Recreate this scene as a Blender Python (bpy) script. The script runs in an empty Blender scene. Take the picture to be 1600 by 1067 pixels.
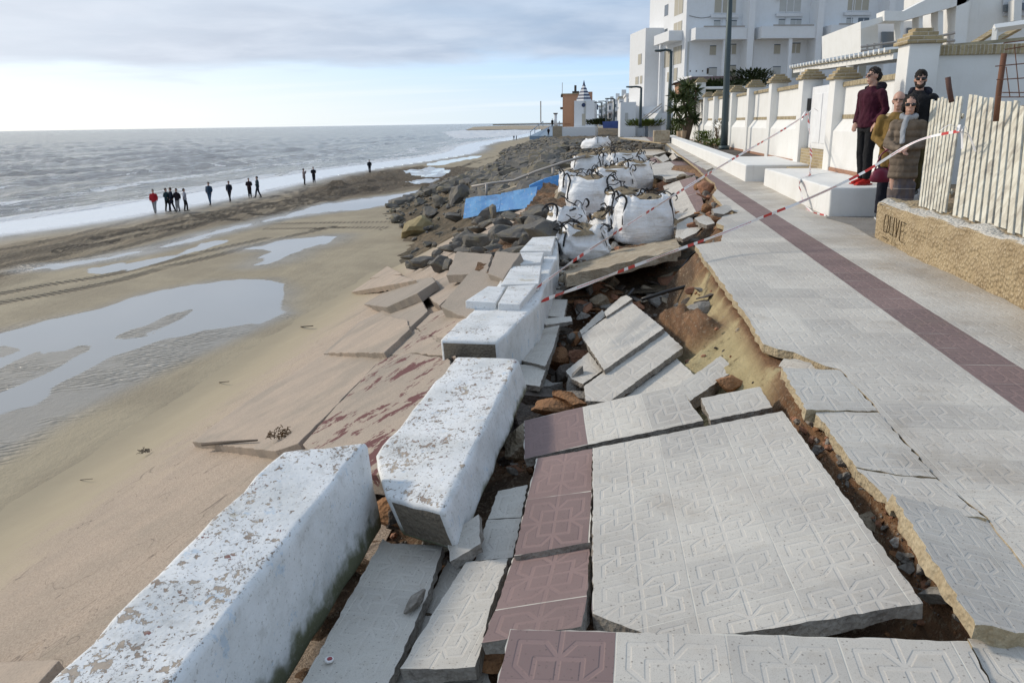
import bpy, bmesh, math, random
import numpy as np
from mathutils import Vector, Matrix, noise
random.seed(7)
# ------------------------------------------------------------------ camera, world, sun, exposure
F_PX, CX, CY, H, SL = 1230.0, 800.0, 533.5, 1.6, 0.0175
PITCH, ROLL, YAW = math.atan((533.5-192.7)/F_PX), -0.0155, math.radians(6.6)
sc = bpy.context.scene; COL = sc.collection
cam = bpy.data.cameras.new('camera'); camo = bpy.data.objects.new('camera', cam); COL.objects.link(camo)
RM = Matrix.Rotation(YAW,3,'Z') @ Matrix.Rotation(math.pi/2-PITCH,3,'X') @ Matrix.Rotation(ROLL,3,'Z')
camo.matrix_world = Matrix.Translation((0,0,H)) @ RM.to_4x4()
cam.sensor_width = 36; cam.lens = F_PX/1600*36; cam.clip_start = .05; cam.clip_end = 60000
sc.camera = camo
SUN_AZ, SUN_EL = math.radians(-72), math.radians(29)     # azimuth from +Y, negative = towards the sea
world = bpy.data.worlds.new('World'); sc.world = world; world.use_nodes = True
sun = bpy.data.lights.new('sun','SUN'); suno = bpy.data.objects.new('sun', sun); COL.objects.link(suno)
sun.energy = 2.5; sun.angle = math.radians(7.0); sun.color = (1,.90,.76)
sd = Vector((math.sin(SUN_AZ)*math.cos(SUN_EL), math.cos(SUN_AZ)*math.cos(SUN_EL), math.sin(SUN_EL)))
suno.rotation_euler = sd.to_track_quat('Z','Y').to_euler()
sc.view_settings.view_transform = 'Standard'; sc.view_settings.look = 'None'
sc.view_settings.exposure = 0.05; sc.view_settings.gamma = 1

# ------------------------------------------------------------------ node helper
class NT:
    def __init__(s, tree): s.t = tree; s.n = tree.nodes; s.l = tree.links
    def new(s, typ, **kw):
        n = s.n.new(typ)
        for k, v in kw.items(): setattr(n, k, v)
        return n
    def set(s, sock, v):
        if v is None: return
        if isinstance(v, bpy.types.NodeSocket): s.l.new(v, sock)
        else:
            if isinstance(v,(tuple,list)) and len(v)==3 and sock.type=='RGBA': v = (*v,1)
            sock.default_value = v
    def math(s, op, a, b=None, c=None, clamp=False):
        n = s.new('ShaderNodeMath', operation=op, use_clamp=clamp)
        s.set(n.inputs[0], a); s.set(n.inputs[1], b)
        if c is not None: s.set(n.inputs[2], c)
        return n.outputs[0]
    def vmath(s, op, a, b=None):
        n = s.new('ShaderNodeVectorMath', operation=op); s.set(n.inputs[0], a); s.set(n.inputs[1], b)
        return n.outputs[0]
    def noise(s, scale, detail=4, vec=None, rough=.55, dist=0, dim=None):
        n = s.new('ShaderNodeTexNoise'); s.set(n.inputs['Scale'], scale); n.inputs['Detail'].default_value = detail
        n.inputs['Roughness'].default_value = rough; n.inputs['Distortion'].default_value = dist
        if vec is not None: s.l.new(vec, n.inputs['Vector'])
        return n.outputs['Fac']
    def vor(s, scale, vec=None, feature='F1', out='Distance'):
        n = s.new('ShaderNodeTexVoronoi', feature=feature); n.inputs['Scale'].default_value = scale
        if vec is not None: s.l.new(vec, n.inputs['Vector'])
        return n.outputs[out]
    def ramp(s, fac, a, b, lo=0., hi=1.):
        n = s.new('ShaderNodeMapRange'); n.interpolation_type='SMOOTHSTEP'
        s.set(n.inputs[0], fac); s.set(n.inputs[1], a); s.set(n.inputs[2], b); s.set(n.inputs[3], lo); s.set(n.inputs[4], hi)
        return n.outputs[0]
    def mix(s, fac, a, b, mode='MIX'):
        n = s.new('ShaderNodeMix', data_type='RGBA', blend_type=mode)
        s.set(n.inputs[0], fac); s.set(n.inputs[6], a); s.set(n.inputs[7], b)
        return n.outputs[2]
    def coord(s, which='Object'):
        return s.new('ShaderNodeTexCoord').outputs[which]
    def geo(s, which='Position'):
        return s.new('ShaderNodeNewGeometry').outputs[which]
    def scale(s, vec, sc_, rot=(0,0,0)):
        n = s.new('ShaderNodeMapping'); s.l.new(vec, n.inputs[0]); n.inputs['Scale'].default_value = sc_; n.inputs['Rotation'].default_value = rot
        return n.outputs[0]
    def sep(s, v):
        n = s.new('ShaderNodeSeparateXYZ'); s.l.new(v, n.inputs[0]); return n.outputs
    def attr(s, name):
        return s.new('ShaderNodeAttribute', attribute_name=name).outputs['Fac']
    def bump(s, h, strength=.5, dist=.01, normal=None):
        n = s.new('ShaderNodeBump'); s.set(n.inputs['Strength'], strength); s.set(n.inputs['Distance'], dist); s.set(n.inputs['Height'], h)
        if normal is not None: s.l.new(normal, n.inputs['Normal'])
        return n.outputs[0]
    def rnd(s): return s.new('ShaderNodeObjectInfo').outputs['Random']
MATS = {}
def mat(name, fn, *a, **k):
    if name in MATS: return MATS[name]
    m = bpy.data.materials.new(name); m.use_nodes = True
    t = NT(m.node_tree); t.n.clear()
    o = t.new('ShaderNodeOutputMaterial'); p = t.new('ShaderNodeBsdfPrincipled'); t.l.new(p.outputs[0], o.inputs[0])
    fn(t, p, *a, **k); MATS[name] = m
    return m
def put(t, p, col=None, rough=None, normal=None, metal=None, spec=None, **kw):
    t.set(p.inputs['Base Color'], col); t.set(p.inputs['Roughness'], rough)
    if normal is not None: t.l.new(normal, p.inputs['Normal'])
    t.set(p.inputs['Metallic'], metal); t.set(p.inputs['Specular IOR Level'], spec)

# ------------------------------------------------------------------ world: Nishita sky under a drifting cloud deck
def build_world():
    t = NT(world.node_tree); t.n.clear()
    out = t.new('ShaderNodeOutputWorld'); bg = t.new('ShaderNodeBackground'); t.l.new(bg.outputs[0], out.inputs[0])
    sky = t.new('ShaderNodeTexSky', sky_type='NISHITA', sun_disc=False)
    sky.sun_elevation = SUN_EL; sky.sun_rotation = SUN_AZ; sky.altitude = 0; sky.air_density = 1.0; sky.dust_density = 1.5; sky.ozone_density = 1.5
    g = t.coord('Generated'); x, y, z = t.sep(g)
    zc = t.math('MAXIMUM', z, 0.0)
    # project the direction on a flat cloud layer so that clouds flatten towards the horizon
    den = t.math('ADD', zc, 0.10)
    cv = t.new('ShaderNodeCombineXYZ'); t.l.new(t.math('DIVIDE', x, den), cv.inputs[0]); t.l.new(t.math('DIVIDE', y, den), cv.inputs[1])
    n1 = t.noise(0.55, 5, cv.outputs[0], .5, .4); n2 = t.noise(1.7, 5, cv.outputs[0], .55, .2)
    n = t.math('ADD', t.math('MULTIPLY', n1, .75), t.math('MULTIPLY', n2, .25))
    # the deck covers the upper sky; its lower border slopes a little and is ragged
    border = t.math('ADD', zc, t.math('MULTIPLY', t.math('SUBTRACT', n, .5), .085))
    border = t.math('SUBTRACT', border, t.math('MULTIPLY', x, .02))
    deck = t.ramp(border, .066, .088)
    thin = t.ramp(n, .30, .62, .72, 1.)
    cover = t.math('MULTIPLY', deck, thin)
    az = t.math('ADD', t.math('MULTIPLY', x, sd.x), t.math('MULTIPLY', y, sd.y))
    glow = t.ramp(az, .15, .95)
    dk = t.mix(t.ramp(n2, .25, .78), (3.0,3.9,5.3), (4.9,5.8,7.1))
    cloud = t.mix(t.math('MULTIPLY', glow, .6), dk, (8.6,8.6,8.8))
    streak = t.ramp(t.noise(1.2, 4, t.scale(cv.outputs[0],(.35,1.6,1)), .5), .45, .75, 0, .35)
    low = t.mix(t.ramp(zc, 0, .075), t.mix(glow, (6.4,7.9,9.2), (10.5,10.4,9.6)), t.mix(glow,(4.6,6.9,9.8),(8.6,9.4,10.)))
    base = t.mix(.85, sky.outputs[0], low)
    base = t.mix(streak, base, (8.2,8.6,9.2))
    col = t.mix(cover, base, cloud)
    t.l.new(col, bg.inputs[0]); bg.inputs[1].default_value = .115
build_world()

# ------------------------------------------------------------------ picture <-> place
CP = Vector((0,0,H))
def ray(px, py): return RM @ Vector(((px-CX)/F_PX, -(py-CY)/F_PX, -1))
def P(px, py, z): d = ray(px,py); return CP + d*((z-H)/d.z)
def G(px, py, h=0.): d = ray(px,py); return CP + d*((h-H)/(d.z-SL*d.y))
def PY(px, py, Y): d = ray(px,py); return CP + d*(Y/d.y)
def PX(px, py, X): d = ray(px,py); return CP + d*(X/d.x)
def PN(px, py, p0, n): d = ray(px,py); return CP + d*((p0-CP).dot(n)/d.dot(n))
AP0 = Vector((-1.5,0,-.42)); APN = Vector((-.52,0,1)).normalized()
def A(px, py, off=0.): return PN(px, py, AP0+APN*off, APN)        # on the sloping sea-wall apron
ZB = -4.4

# ------------------------------------------------------------------ object helpers
def tag(o, label=None, cat=None, group=None, kind=None):
    if label: o['label'] = label
    if cat: o['category'] = cat
    if group: o['group'] = group
    if kind: o['kind'] = kind
    return o
def link(name, me, m=None, parent=None, smooth=False):
    o = bpy.data.objects.new(name, me); COL.objects.link(o)
    if m is not None:
        for mm in (m if isinstance(m,(list,tuple)) else [m]): me.materials.append(mm)
    if parent is not None: o.parent = parent
    if smooth:
        for p in me.polygons: p.use_smooth = True
    return o
def obj(name, bm, m=None, parent=None, smooth=False, bevel=0):
    me = bpy.data.meshes.new(name); bm.to_mesh(me); bm.free()
    o = link(name, me, m, parent, smooth)
    if bevel:
        b = o.modifiers.new('bevel','BEVEL'); b.width = bevel; b.segments = 2; b.limit_method = 'ANGLE'
    return o
def empty(name, loc=(0,0,0), rz=0., label=None, cat=None, group=None):
    o = bpy.data.objects.new(name, None); COL.objects.link(o); o.location = loc; o.rotation_euler = (0,0,rz)
    o.empty_display_size = .2
    return tag(o, label, cat, group)
def bx(bm, x0, y0, z0, x1, y1, z1, mi=0, M=None):
    vs = [bm.verts.new(Vector(v)) for v in ((x0,y0,z0),(x1,y0,z0),(x1,y1,z0),(x0,y1,z0),(x0,y0,z1),(x1,y0,z1),(x1,y1,z1),(x0,y1,z1))]
    if M is not None:
        for v in vs: v.co = M @ v.co
    for f in ((0,3,2,1),(4,5,6,7),(0,1,5,4),(1,2,6,5),(2,3,7,6),(3,0,4,7)):
        bm.faces.new([vs[i] for i in f]).material_index = mi
    return vs
def box(name, a, b, m, parent=None, bevel=0, M=None):
    bm = bmesh.new(); bx(bm, *a, *b, M=M); return obj(name, bm, m, parent, bevel=bevel)
def tube(bm, pts, rad, n=8, mi=0, cap=True):
    pts = [Vector(p) for p in pts]; rings = []
    up = Vector((0,0,1)); prev = None
    for i, p in enumerate(pts):
        d = (pts[min(i+1,len(pts)-1)] - pts[max(i-1,0)]).normalized()
        if prev is None:
            a = d.cross(up)
            if a.length < .1: a = d.cross(Vector((0,1,0)))
        else: a = prev - d*prev.dot(d)
        a.normalize(); prev = a; b = d.cross(a)
        r = rad[i] if isinstance(rad,list) else rad
        ra, rb = r if isinstance(r,(list,tuple)) else (r,r)
        rings.append([bm.verts.new(p + a*math.cos(2*math.pi*k/n)*ra + b*math.sin(2*math.pi*k/n)*rb) for k in range(n)])
    for i in range(len(rings)-1):
        for k in range(n):
            bm.faces.new((rings[i][k], rings[i][(k+1)%n], rings[i+1][(k+1)%n], rings[i+1][k])).material_index = mi
    if cap:
        bm.faces.new(rings[0][::-1]).material_index = mi; bm.faces.new(rings[-1]).material_index = mi
def prism(bm, pts, z0, z1, mi=0):
    lo = [bm.verts.new((p[0],p[1],z0)) for p in pts]; hi = [bm.verts.new((p[0],p[1],z1)) for p in pts]; n=len(pts)
    bm.faces.new(hi).material_index = mi; bm.faces.new(lo[::-1]).material_index = mi
    for i in range(n): bm.faces.new((lo[i],lo[(i+1)%n],hi[(i+1)%n],hi[i])).material_index = mi
def fixn(bm): bmesh.ops.recalc_face_normals(bm, faces=bm.faces[:])
def catmull(pts, n=8):
    pts=[Vector(p) for p in pts]; out=[]; N=len(pts)
    for i in range(N-1):
        p0,p1,p2,p3 = pts[max(i-1,0)],pts[i],pts[i+1],pts[min(i+2,N-1)]
        for k in range(n):
            t=k/n; out.append(.5*((2*p1)+(p2-p0)*t+(2*p0-5*p1+4*p2-p3)*t*t+(3*p1-p0-3*p2+p3)*t**3))
    out.append(pts[-1]); return out
def flat_mat(name, col, rough=.7, metal=0., nz=.12, scale=6., bs=.15, bd=.01):
    def f(t,p):
        c = t.coord('Object'); n = t.noise(scale, 5, c); n2 = t.noise(scale*9, 3, c)
        v = t.math('ADD', t.math('MULTIPLY', t.math('SUBTRACT', n,.5), nz*2), 1.)
        v = t.math('ADD', v, t.math('MULTIPLY', t.math('SUBTRACT', n2,.5), nz))
        hsv = t.new('ShaderNodeHueSaturation'); hsv.inputs['Color'].default_value=(*col,1); t.l.new(v, hsv.inputs['Value'])
        put(t,p,hsv.outputs[0],rough,t.bump(t.math('ADD',n,n2),bs,bd),metal)
    return mat(name, f)
# ------------------------------------------------------------------ materials of the setting
BL = .36                                                  # one relief block = two tiles
def seg(t, u, v, x0, y0, x1, y1):                         # distance to a segment in the folded block
    dx, dy = x1-x0, y1-y0; L2 = dx*dx+dy*dy
    pu = t.math('SUBTRACT', u, x0); pv = t.math('SUBTRACT', v, y0)
    h = t.math('DIVIDE', t.math('ADD', t.math('MULTIPLY', pu, dx), t.math('MULTIPLY', pv, dy)), L2, clamp=True)
    eu = t.math('SUBTRACT', pu, t.math('MULTIPLY', h, dx)); ev = t.math('SUBTRACT', pv, t.math('MULTIPLY', h, dy))
    return t.math('SQRT', t.math('ADD', t.math('MULTIPLY', eu, eu), t.math('MULTIPLY', ev, ev)))
def m_paving(t, p, grain=1.0):
    uv = t.coord('UV'); x, y, _ = t.sep(uv); pos = t.geo()
    wob = t.math('MULTIPLY', t.math('SUBTRACT', t.noise(3., 2, uv), .5), .006)
    def fold(c):
        f = t.math('FRACT', t.math('DIVIDE', t.math('ADD', c, wob), BL)); return t.math('ABSOLUTE', t.math('MULTIPLY', t.math('SUBTRACT', f, .5), 2.))
    u, v = fold(x), fold(y)
    d = t.math('MINIMUM', u, v)
    for s in ((.43,0,.43,.43),(0,.43,.43,.43),(0,.43,.28,.75),(.28,.75,.76,.75),(.76,.75,.76,.28),(.76,.28,.43,0)):
        d = t.math('MINIMUM', d, seg(t,u,v,*s))
    wear = t.ramp(t.noise(2.3, 3, pos), .3, .7, .45, 1.)
    groove = t.math('MULTIPLY', t.ramp(d, .028, .06, 1., 0.), wear)
    joint = t.math('MAXIMUM', t.ramp(t.math('SUBTRACT',1.,u), .008, .02, 1., 0.), t.ramp(t.math('SUBTRACT',1.,v), .008, .02, 1., 0.))
    nb = t.noise(150, 3, pos, .8); blot = t.noise(1.3, 5, pos, .6); fine = t.noise(14, 4, pos, .7)
    white = t.mix(t.ramp(blot,.3,.75), (.57,.54,.485), (.44,.41,.37))
    white = t.mix(t.ramp(fine,.45,.8,0,.35), white, (.40,.34,.27))
    br = t.mix(t.ramp(blot,.3,.75), (.225,.158,.150), (.175,.120,.115))
    isb = t.math('MULTIPLY', t.math('GREATER_THAN', x, 0.), t.math('LESS_THAN', x, BL))
    c = t.mix(isb, white, br)
    cell = t.new('ShaderNodeTexWhiteNoise', noise_dimensions='2D')
    fl = t.new('ShaderNodeVectorMath', operation='FLOOR'); t.l.new(t.scale(uv,(1/BL,1/BL,1)), fl.inputs[0]); t.l.new(fl.outputs[0], cell.inputs['Vector'])
    c = t.mix(1., c, t.mix(cell.outputs['Value'], (.88,.88,.88), (1.08,1.07,1.05)), 'MULTIPLY')
    pits = t.ramp(t.vor(52, pos), .10, .26, 1., 0.); pm = t.math('MULTIPLY', pits, t.ramp(nb,.44,.54))
    c = t.mix(t.ramp(t.noise(260,2,pos,.8),.5,.72,0,.45), c, (.20,.18,.16))
    c = t.mix(t.math('MULTIPLY', pm, .75), c, (.10,.08,.07))
    c = t.mix(t.math('MULTIPLY', groove, .30), c, t.mix(isb,(.62,.58,.52),(.34,.23,.21)))
    c = t.mix(t.math('MULTIPLY', joint, t.ramp(t.noise(5,2,pos),.35,.65,.1,.9)), c, (.60,.57,.50))
    px_ = t.sep(pos)[0]; dust = t.math('MULTIPLY', t.ramp(t.math('ADD', px_, t.math('MULTIPLY', t.math('SUBTRACT', blot, .5), 1.6)), 2.55, 3.35), t.ramp(t.noise(2.2,5,pos,.7),.35,.6,.10,.5)); c = t.mix(dust, c, (.36,.29,.20))
    stain = t.ramp(t.noise(.9, 6, pos, .65), .56, .68); c = t.mix(t.math('MULTIPLY',stain,.35), c, (.24,.19,.14))
    h = t.math('SUBTRACT', t.math('ADD', t.math('MULTIPLY', nb,.10), t.math('MULTIPLY',fine,.15)), t.math('MULTIPLY', groove, 1.0))
    h = t.math('SUBTRACT', h, t.math('MULTIPLY', joint, .4))
    put(t, p, c, .82, t.bump(h, .55, .0045), spec=.3)
PAVE = mat('relief_paving', m_paving)
def m_conc(t, p, a, b, sc_=8, wet=0., bs=.8):
    pos = t.geo(); n = t.noise(sc_, 6, pos, .65); v = t.vor(45, pos); n3 = t.noise(90, 3, pos)
    c = t.mix(t.ramp(n,.3,.7), a, b); c = t.mix(t.ramp(v,.1,.3,.5,0.), c, tuple(min(1,k*1.7) for k in b))
    c = t.mix(t.ramp(n3,.5,.75,0,.5), c, tuple(k*.4 for k in a))
    put(t, p, c, .9-wet, t.bump(t.math('ADD', t.math('MULTIPLY',n,.8), t.math('ADD', t.math('MULTIPLY',v,.5), t.math('MULTIPLY',n3,.2))), bs, .02), spec=.3)
EDGE = mat('broken_screed', m_conc, (.30,.27,.23), (.19,.165,.14), 14)
EDGEY = mat('sandy_mortar_edge', m_conc, (.46,.38,.25), (.33,.255,.155), 14)
CLAY = mat('orange_clay', m_conc, (.33,.17,.08), (.21,.11,.055), 9)
BRICKY = mat('brick_rubble', m_conc, (.38,.19,.11), (.27,.14,.09), 12)
GREYC = mat('grey_concrete_rubble', m_conc, (.30,.28,.25), (.20,.185,.165), 8)
TANC = mat('tan_concrete_rubble', m_conc, (.42,.36,.27), (.28,.22,.15), 8)
DARKC = mat('dark_damp_concrete', m_conc, (.12,.10,.085), (.07,.058,.048), 8)
def m_peel(t, p, amount=.5, red=True):
    uv = t.coord('UV'); pos = t.geo(); nrm = t.geo('Normal'); up = t.sep(nrm)[2]
    st = t.scale(pos, (1,.75,1.2))
    n = t.noise(26, 6, st, .62, .35); big = t.noise(3.6, 5, pos, .65)
    th = t.math('ADD', .62-.0*amount, t.math('MULTIPLY', t.math('SUBTRACT', .5, big), .34))
    topm = t.ramp(up, .55, .9)
    th = t.math('SUBTRACT', t.math('ADD', th, .16), t.math('MULTIPLY', topm, .14+amount*.046))
    peel = t.math('MAXIMUM', t.ramp(n, th, t.math('ADD', th, .025)), t.math('MULTIPLY', t.ramp(t.noise(70, 4, st, .6), t.math('ADD',th,.03), t.math('ADD',th,.06)), topm))
    under = t.mix(t.ramp(t.noise(6,4,pos),.42,.6), (.40,.33,.26), (.27,.21,.165))
    if red: under = t.mix(t.ramp(t.noise(4.5,3,t.vmath('ADD',pos,(3,1,7))),.54,.66), under, (.22,.09,.08))
    w = t.mix(t.ramp(t.noise(3,5,pos,.6),.35,.75), (.72,.72,.71), (.56,.56,.54))
    blue = t.math('MULTIPLY', t.ramp(t.noise(9,5,t.vmath('ADD',pos,(9,4,2)),.7),.60,.66), .45); w = t.mix(blue, w, (.34,.47,.60))
    z = t.attr('low'); moss = t.math('MULTIPLY', t.ramp(t.math('ADD', z, t.math('MULTIPLY',t.noise(11,5,pos),.5)), .90, 1.12), .92)
    w = t.mix(moss, w, (.085,.09,.03)); sp = t.ramp(t.noise(60,3,pos,.7),.58,.68,0,.6); w = t.mix(sp,w,(.30,.28,.24)); st2=t.ramp(t.noise(7,6,pos,.7),.54,.72,0,.45); w = t.mix(st2,w,(.40,.385,.35))
    ck = t.math('MULTIPLY', t.ramp(t.math('ABSOLUTE',t.math('SUBTRACT',t.noise(11,5,st,.6,.6),.5)),0,.010,1.,0.), t.ramp(big,.48,.6)); w = t.mix(t.math('MULTIPLY',ck,t.math('MULTIPLY',topm,.8)), w, (.16,.13,.11))
    tan = t.math('MULTIPLY', t.ramp(t.noise(3.1,6,t.vmath('ADD',pos,(2,8,1)),.68),.62,.66), topm); w = t.mix(t.math('MULTIPLY',tan,.8), w, (.45,.40,.30))
    c = t.mix(peel, w, under)
    h = t.math('SUBTRACT', t.math('ADD', t.math('MULTIPLY', t.noise(5,6,pos,.6), .8), t.math('MULTIPLY', t.noise(40,4,pos,.6), .12)), t.math('MULTIPLY', peel, .35))
    put(t, p, c, .72, t.bump(h, .9, .014), spec=.35)
PEEL = mat('peeling_whitewash', m_peel, 1.0, True)
PEEL2 = mat('peeling_whitewash_sound', m_peel, .1, False)
def m_white(t, p, col=(.80,.795,.77), grime=.25, brick=False):
    pos = t.geo(); n = t.noise(2.2,5,pos,.6); f = t.noise(35,4,pos,.6)
    drip = t.noise(3, 4, t.scale(pos,(2.5,2.5,.18)), .6)
    c = t.mix(t.ramp(n,.35,.8,0,grime), col, (.55,.53,.47)); c = t.mix(t.ramp(drip,.56,.8,0,grime), c, (.42,.40,.36))
    put(t, p, c, .75, t.bump(t.math('ADD', t.math('MULTIPLY',f,.35), t.noise(9,3,pos)), .35, .012), spec=.3)
WHITE = mat('white_render', m_white, (.74,.735,.71))
WHITEF = mat('white_facade', m_white, (.70,.71,.72), .18)
def m_apron(t, p):
    pos = t.geo(); x,y,z = t.sep(pos)
    n = t.noise(1.1,6,pos,.65); f = t.noise(70,4,pos,.75); g = t.noise(7,5,pos,.7)
    c = t.mix(t.ramp(n,.3,.7), (.50,.395,.305), (.42,.34,.265)); c = t.mix(t.ramp(f,.42,.66,0,.75), c, (.17,.13,.10)); c = t.mix(t.ramp(t.noise(26,4,pos,.7),.52,.7,0,.5), c, (.50,.42,.34))
    crk = t.ramp(t.math('ABSOLUTE', t.math('SUBTRACT', t.noise(.7,3,pos,.5,.5), .5)), .0, .0035, .6, 0.); c = t.mix(crk, c, (.08,.06,.05))
    c = t.mix(t.ramp(g,.6,.72,0,.25), c, (.50,.33,.17))
    wetc = t.ramp(t.noise(.6,4,t.vmath('ADD',pos,(5,5,0))),.55,.7,0,.5); c = t.mix(wetc, c, (.27,.235,.185))
    sandm = t.ramp(t.math('ADD', z, t.math('MULTIPLY', t.math('SUBTRACT',n,.5), 2.6)), -3.9, -2.3, 1., 0.)
    c = t.mix(sandm, c, t.mix(n,(.355,.30,.205),(.29,.24,.165)))
    put(t, p, c, .88, t.bump(t.math('ADD', t.math('MULTIPLY',f,.7), t.math('MULTIPLY',g,1.)), 1., t.math('MULTIPLY', t.math('SUBTRACT',1.15,sandm), .016)), spec=.3)
APR = mat('slope_concrete', m_apron)
def m_slopeslab(t, p, red=0.):
    pos = t.geo(); n = t.noise(1.7,6,pos,.65); f = t.noise(60,4,pos,.75); r = t.rnd()
    c = t.mix(t.ramp(n,.3,.7), (.44,.345,.265), (.35,.285,.225)); c = t.mix(t.math('MULTIPLY',r,.75), c, (.27,.24,.205)); c = t.mix(t.ramp(t.noise(.9,5,t.vmath('ADD',pos,(3,3,0)),.6),.5,.62,0,.5), c, (.25,.22,.18))
    c = t.mix(t.ramp(f,.45,.7,0,.55), c, (.17,.14,.115))
    if red:
        rm = t.noise(2.6,8,t.scale(pos,(1,1,1)),.74,.2); c = t.mix(t.ramp(rm,.615-.075*red,.63-.075*red), c, (.125,.05,.048))
    put(t, p, c, .88, t.bump(t.math('ADD', t.math('MULTIPLY',f,.4), t.noise(7,5,pos)), .8, .016), spec=.3)
SSLAB = mat('slope_slab_concrete', m_slopeslab); SRED = mat('slope_slab_red_paint', m_slopeslab, 1.); SRED2 = mat('slope_slab_traces_red', m_slopeslab, .6)
def m_rock(t, p, a, b, c3, lich=.5):
    pos = t.coord('Object'); r = t.rnd(); q = t.vmath('ADD', pos, None)
    cmb = t.new('ShaderNodeCombineXYZ'); t.l.new(t.math('MULTIPLY',r,37.),cmb.inputs[0]); t.l.new(t.math('MULTIPLY',r,91.),cmb.inputs[1]); q = t.vmath('ADD', pos, cmb.outputs[0])
    n = t.noise(2.2,6,q,.65); l = t.noise(1.3,4,q,.6,.6); f = t.noise(22,4,q,.7)
    c = t.mix(t.ramp(n,.3,.7), a, b); c = t.mix(t.math('MULTIPLY', t.ramp(l,.5,.66), lich), c, c3)
    c = t.mix(t.ramp(r,.0,1.,0,.45), c, b); c = t.mix(t.ramp(f,.5,.8,0,.5), c, tuple(k*.4 for k in a))
    put(t, p, c, .8, t.bump(t.math('ADD', n, t.math('MULTIPLY',f,.3)), .9, .06), spec=.3)
ROCK = mat('dark_slate_rock', m_rock, (.095,.092,.09), (.17,.155,.135), (.24,.20,.12), .75)
ROCK2 = mat('grey_rock', m_rock, (.18,.165,.14), (.115,.105,.09), (.22,.18,.10), .75)
ROCKY = mat('yellow_rock', m_rock, (.36,.29,.15), (.24,.19,.10), (.42,.35,.19), .8)
def m_ground(t, p):
    pos = t.geo(); x,y,z = t.sep(pos); n = t.noise(2.6,6,pos,.65); n2 = t.noise(1.3,4,t.vmath('ADD',pos,(7,3,1)),.6); f = t.noise(28,5,pos,.7)
    sand = t.mix(t.ramp(n,.35,.65), (.52,.43,.24), (.43,.35,.19)); sand = t.mix(t.ramp(t.noise(7,5,t.scale(pos,(1,1,.5)),.75),.55,.66,0,.75), sand, (.14,.11,.055))
    clay = t.mix(t.ramp(n,.35,.65), (.30,.165,.085), (.16,.085,.045))
    b = t.attr('bank'); dark = t.mix(n2,(.10,.065,.042),(.17,.115,.075))
    k = t.ramp(t.math('ADD', b, t.math('MULTIPLY', t.math('SUBTRACT',n2,.5), .9)), .3, .55)
    c = t.mix(t.attr('sand'), t.mix(t.ramp(n2,.4,.6), dark, clay), sand)
    c = t.mix(t.math('MULTIPLY',t.attr('rim'),t.ramp(n,.35,.5)), c, clay)
    lay = t.noise(3.0,4,t.scale(pos,(.6,.6,14)),.6); ns = t.math('SUBTRACT', 1., t.math('MULTIPLY', t.attr('sand'), .8)); c = t.mix(t.math('MULTIPLY', ns, t.ramp(lay,.52,.62,0,.5)), c, (.12,.08,.05)); c = t.mix(t.math('MULTIPLY', ns, t.ramp(t.noise(34,4,pos,.7),.52,.66,0,.55)), c, (.42,.34,.24))
    put(t, p, c, .9, t.bump(t.math('ADD', n, t.math('ADD', t.math('MULTIPLY',f,.5), t.math('MULTIPLY', t.noise(90,4,pos,.7), .25))), 1., .05), spec=.2)
GROUND = mat('collapsed_fill', m_ground)
def m_slope(t, p):
    pos = t.geo(); n = t.noise(.5,6,pos,.65); m_ = t.noise(3.,6,pos,.7); f = t.noise(14,4,pos,.7)
    c = t.mix(t.ramp(n,.35,.65), (.21,.16,.105), (.115,.095,.065)); c = t.mix(t.ramp(m_,.5,.62,0,.7), c, (.065,.058,.048)); c = t.mix(t.ramp(f,.55,.75,0,.5), c, (.27,.23,.17))
    put(t, p, c, .9, t.bump(t.math('ADD', m_, t.math('MULTIPLY',f,.3)), 1., .25), spec=.2)
SLOPE = mat('muddy_slope', m_slope)
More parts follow.
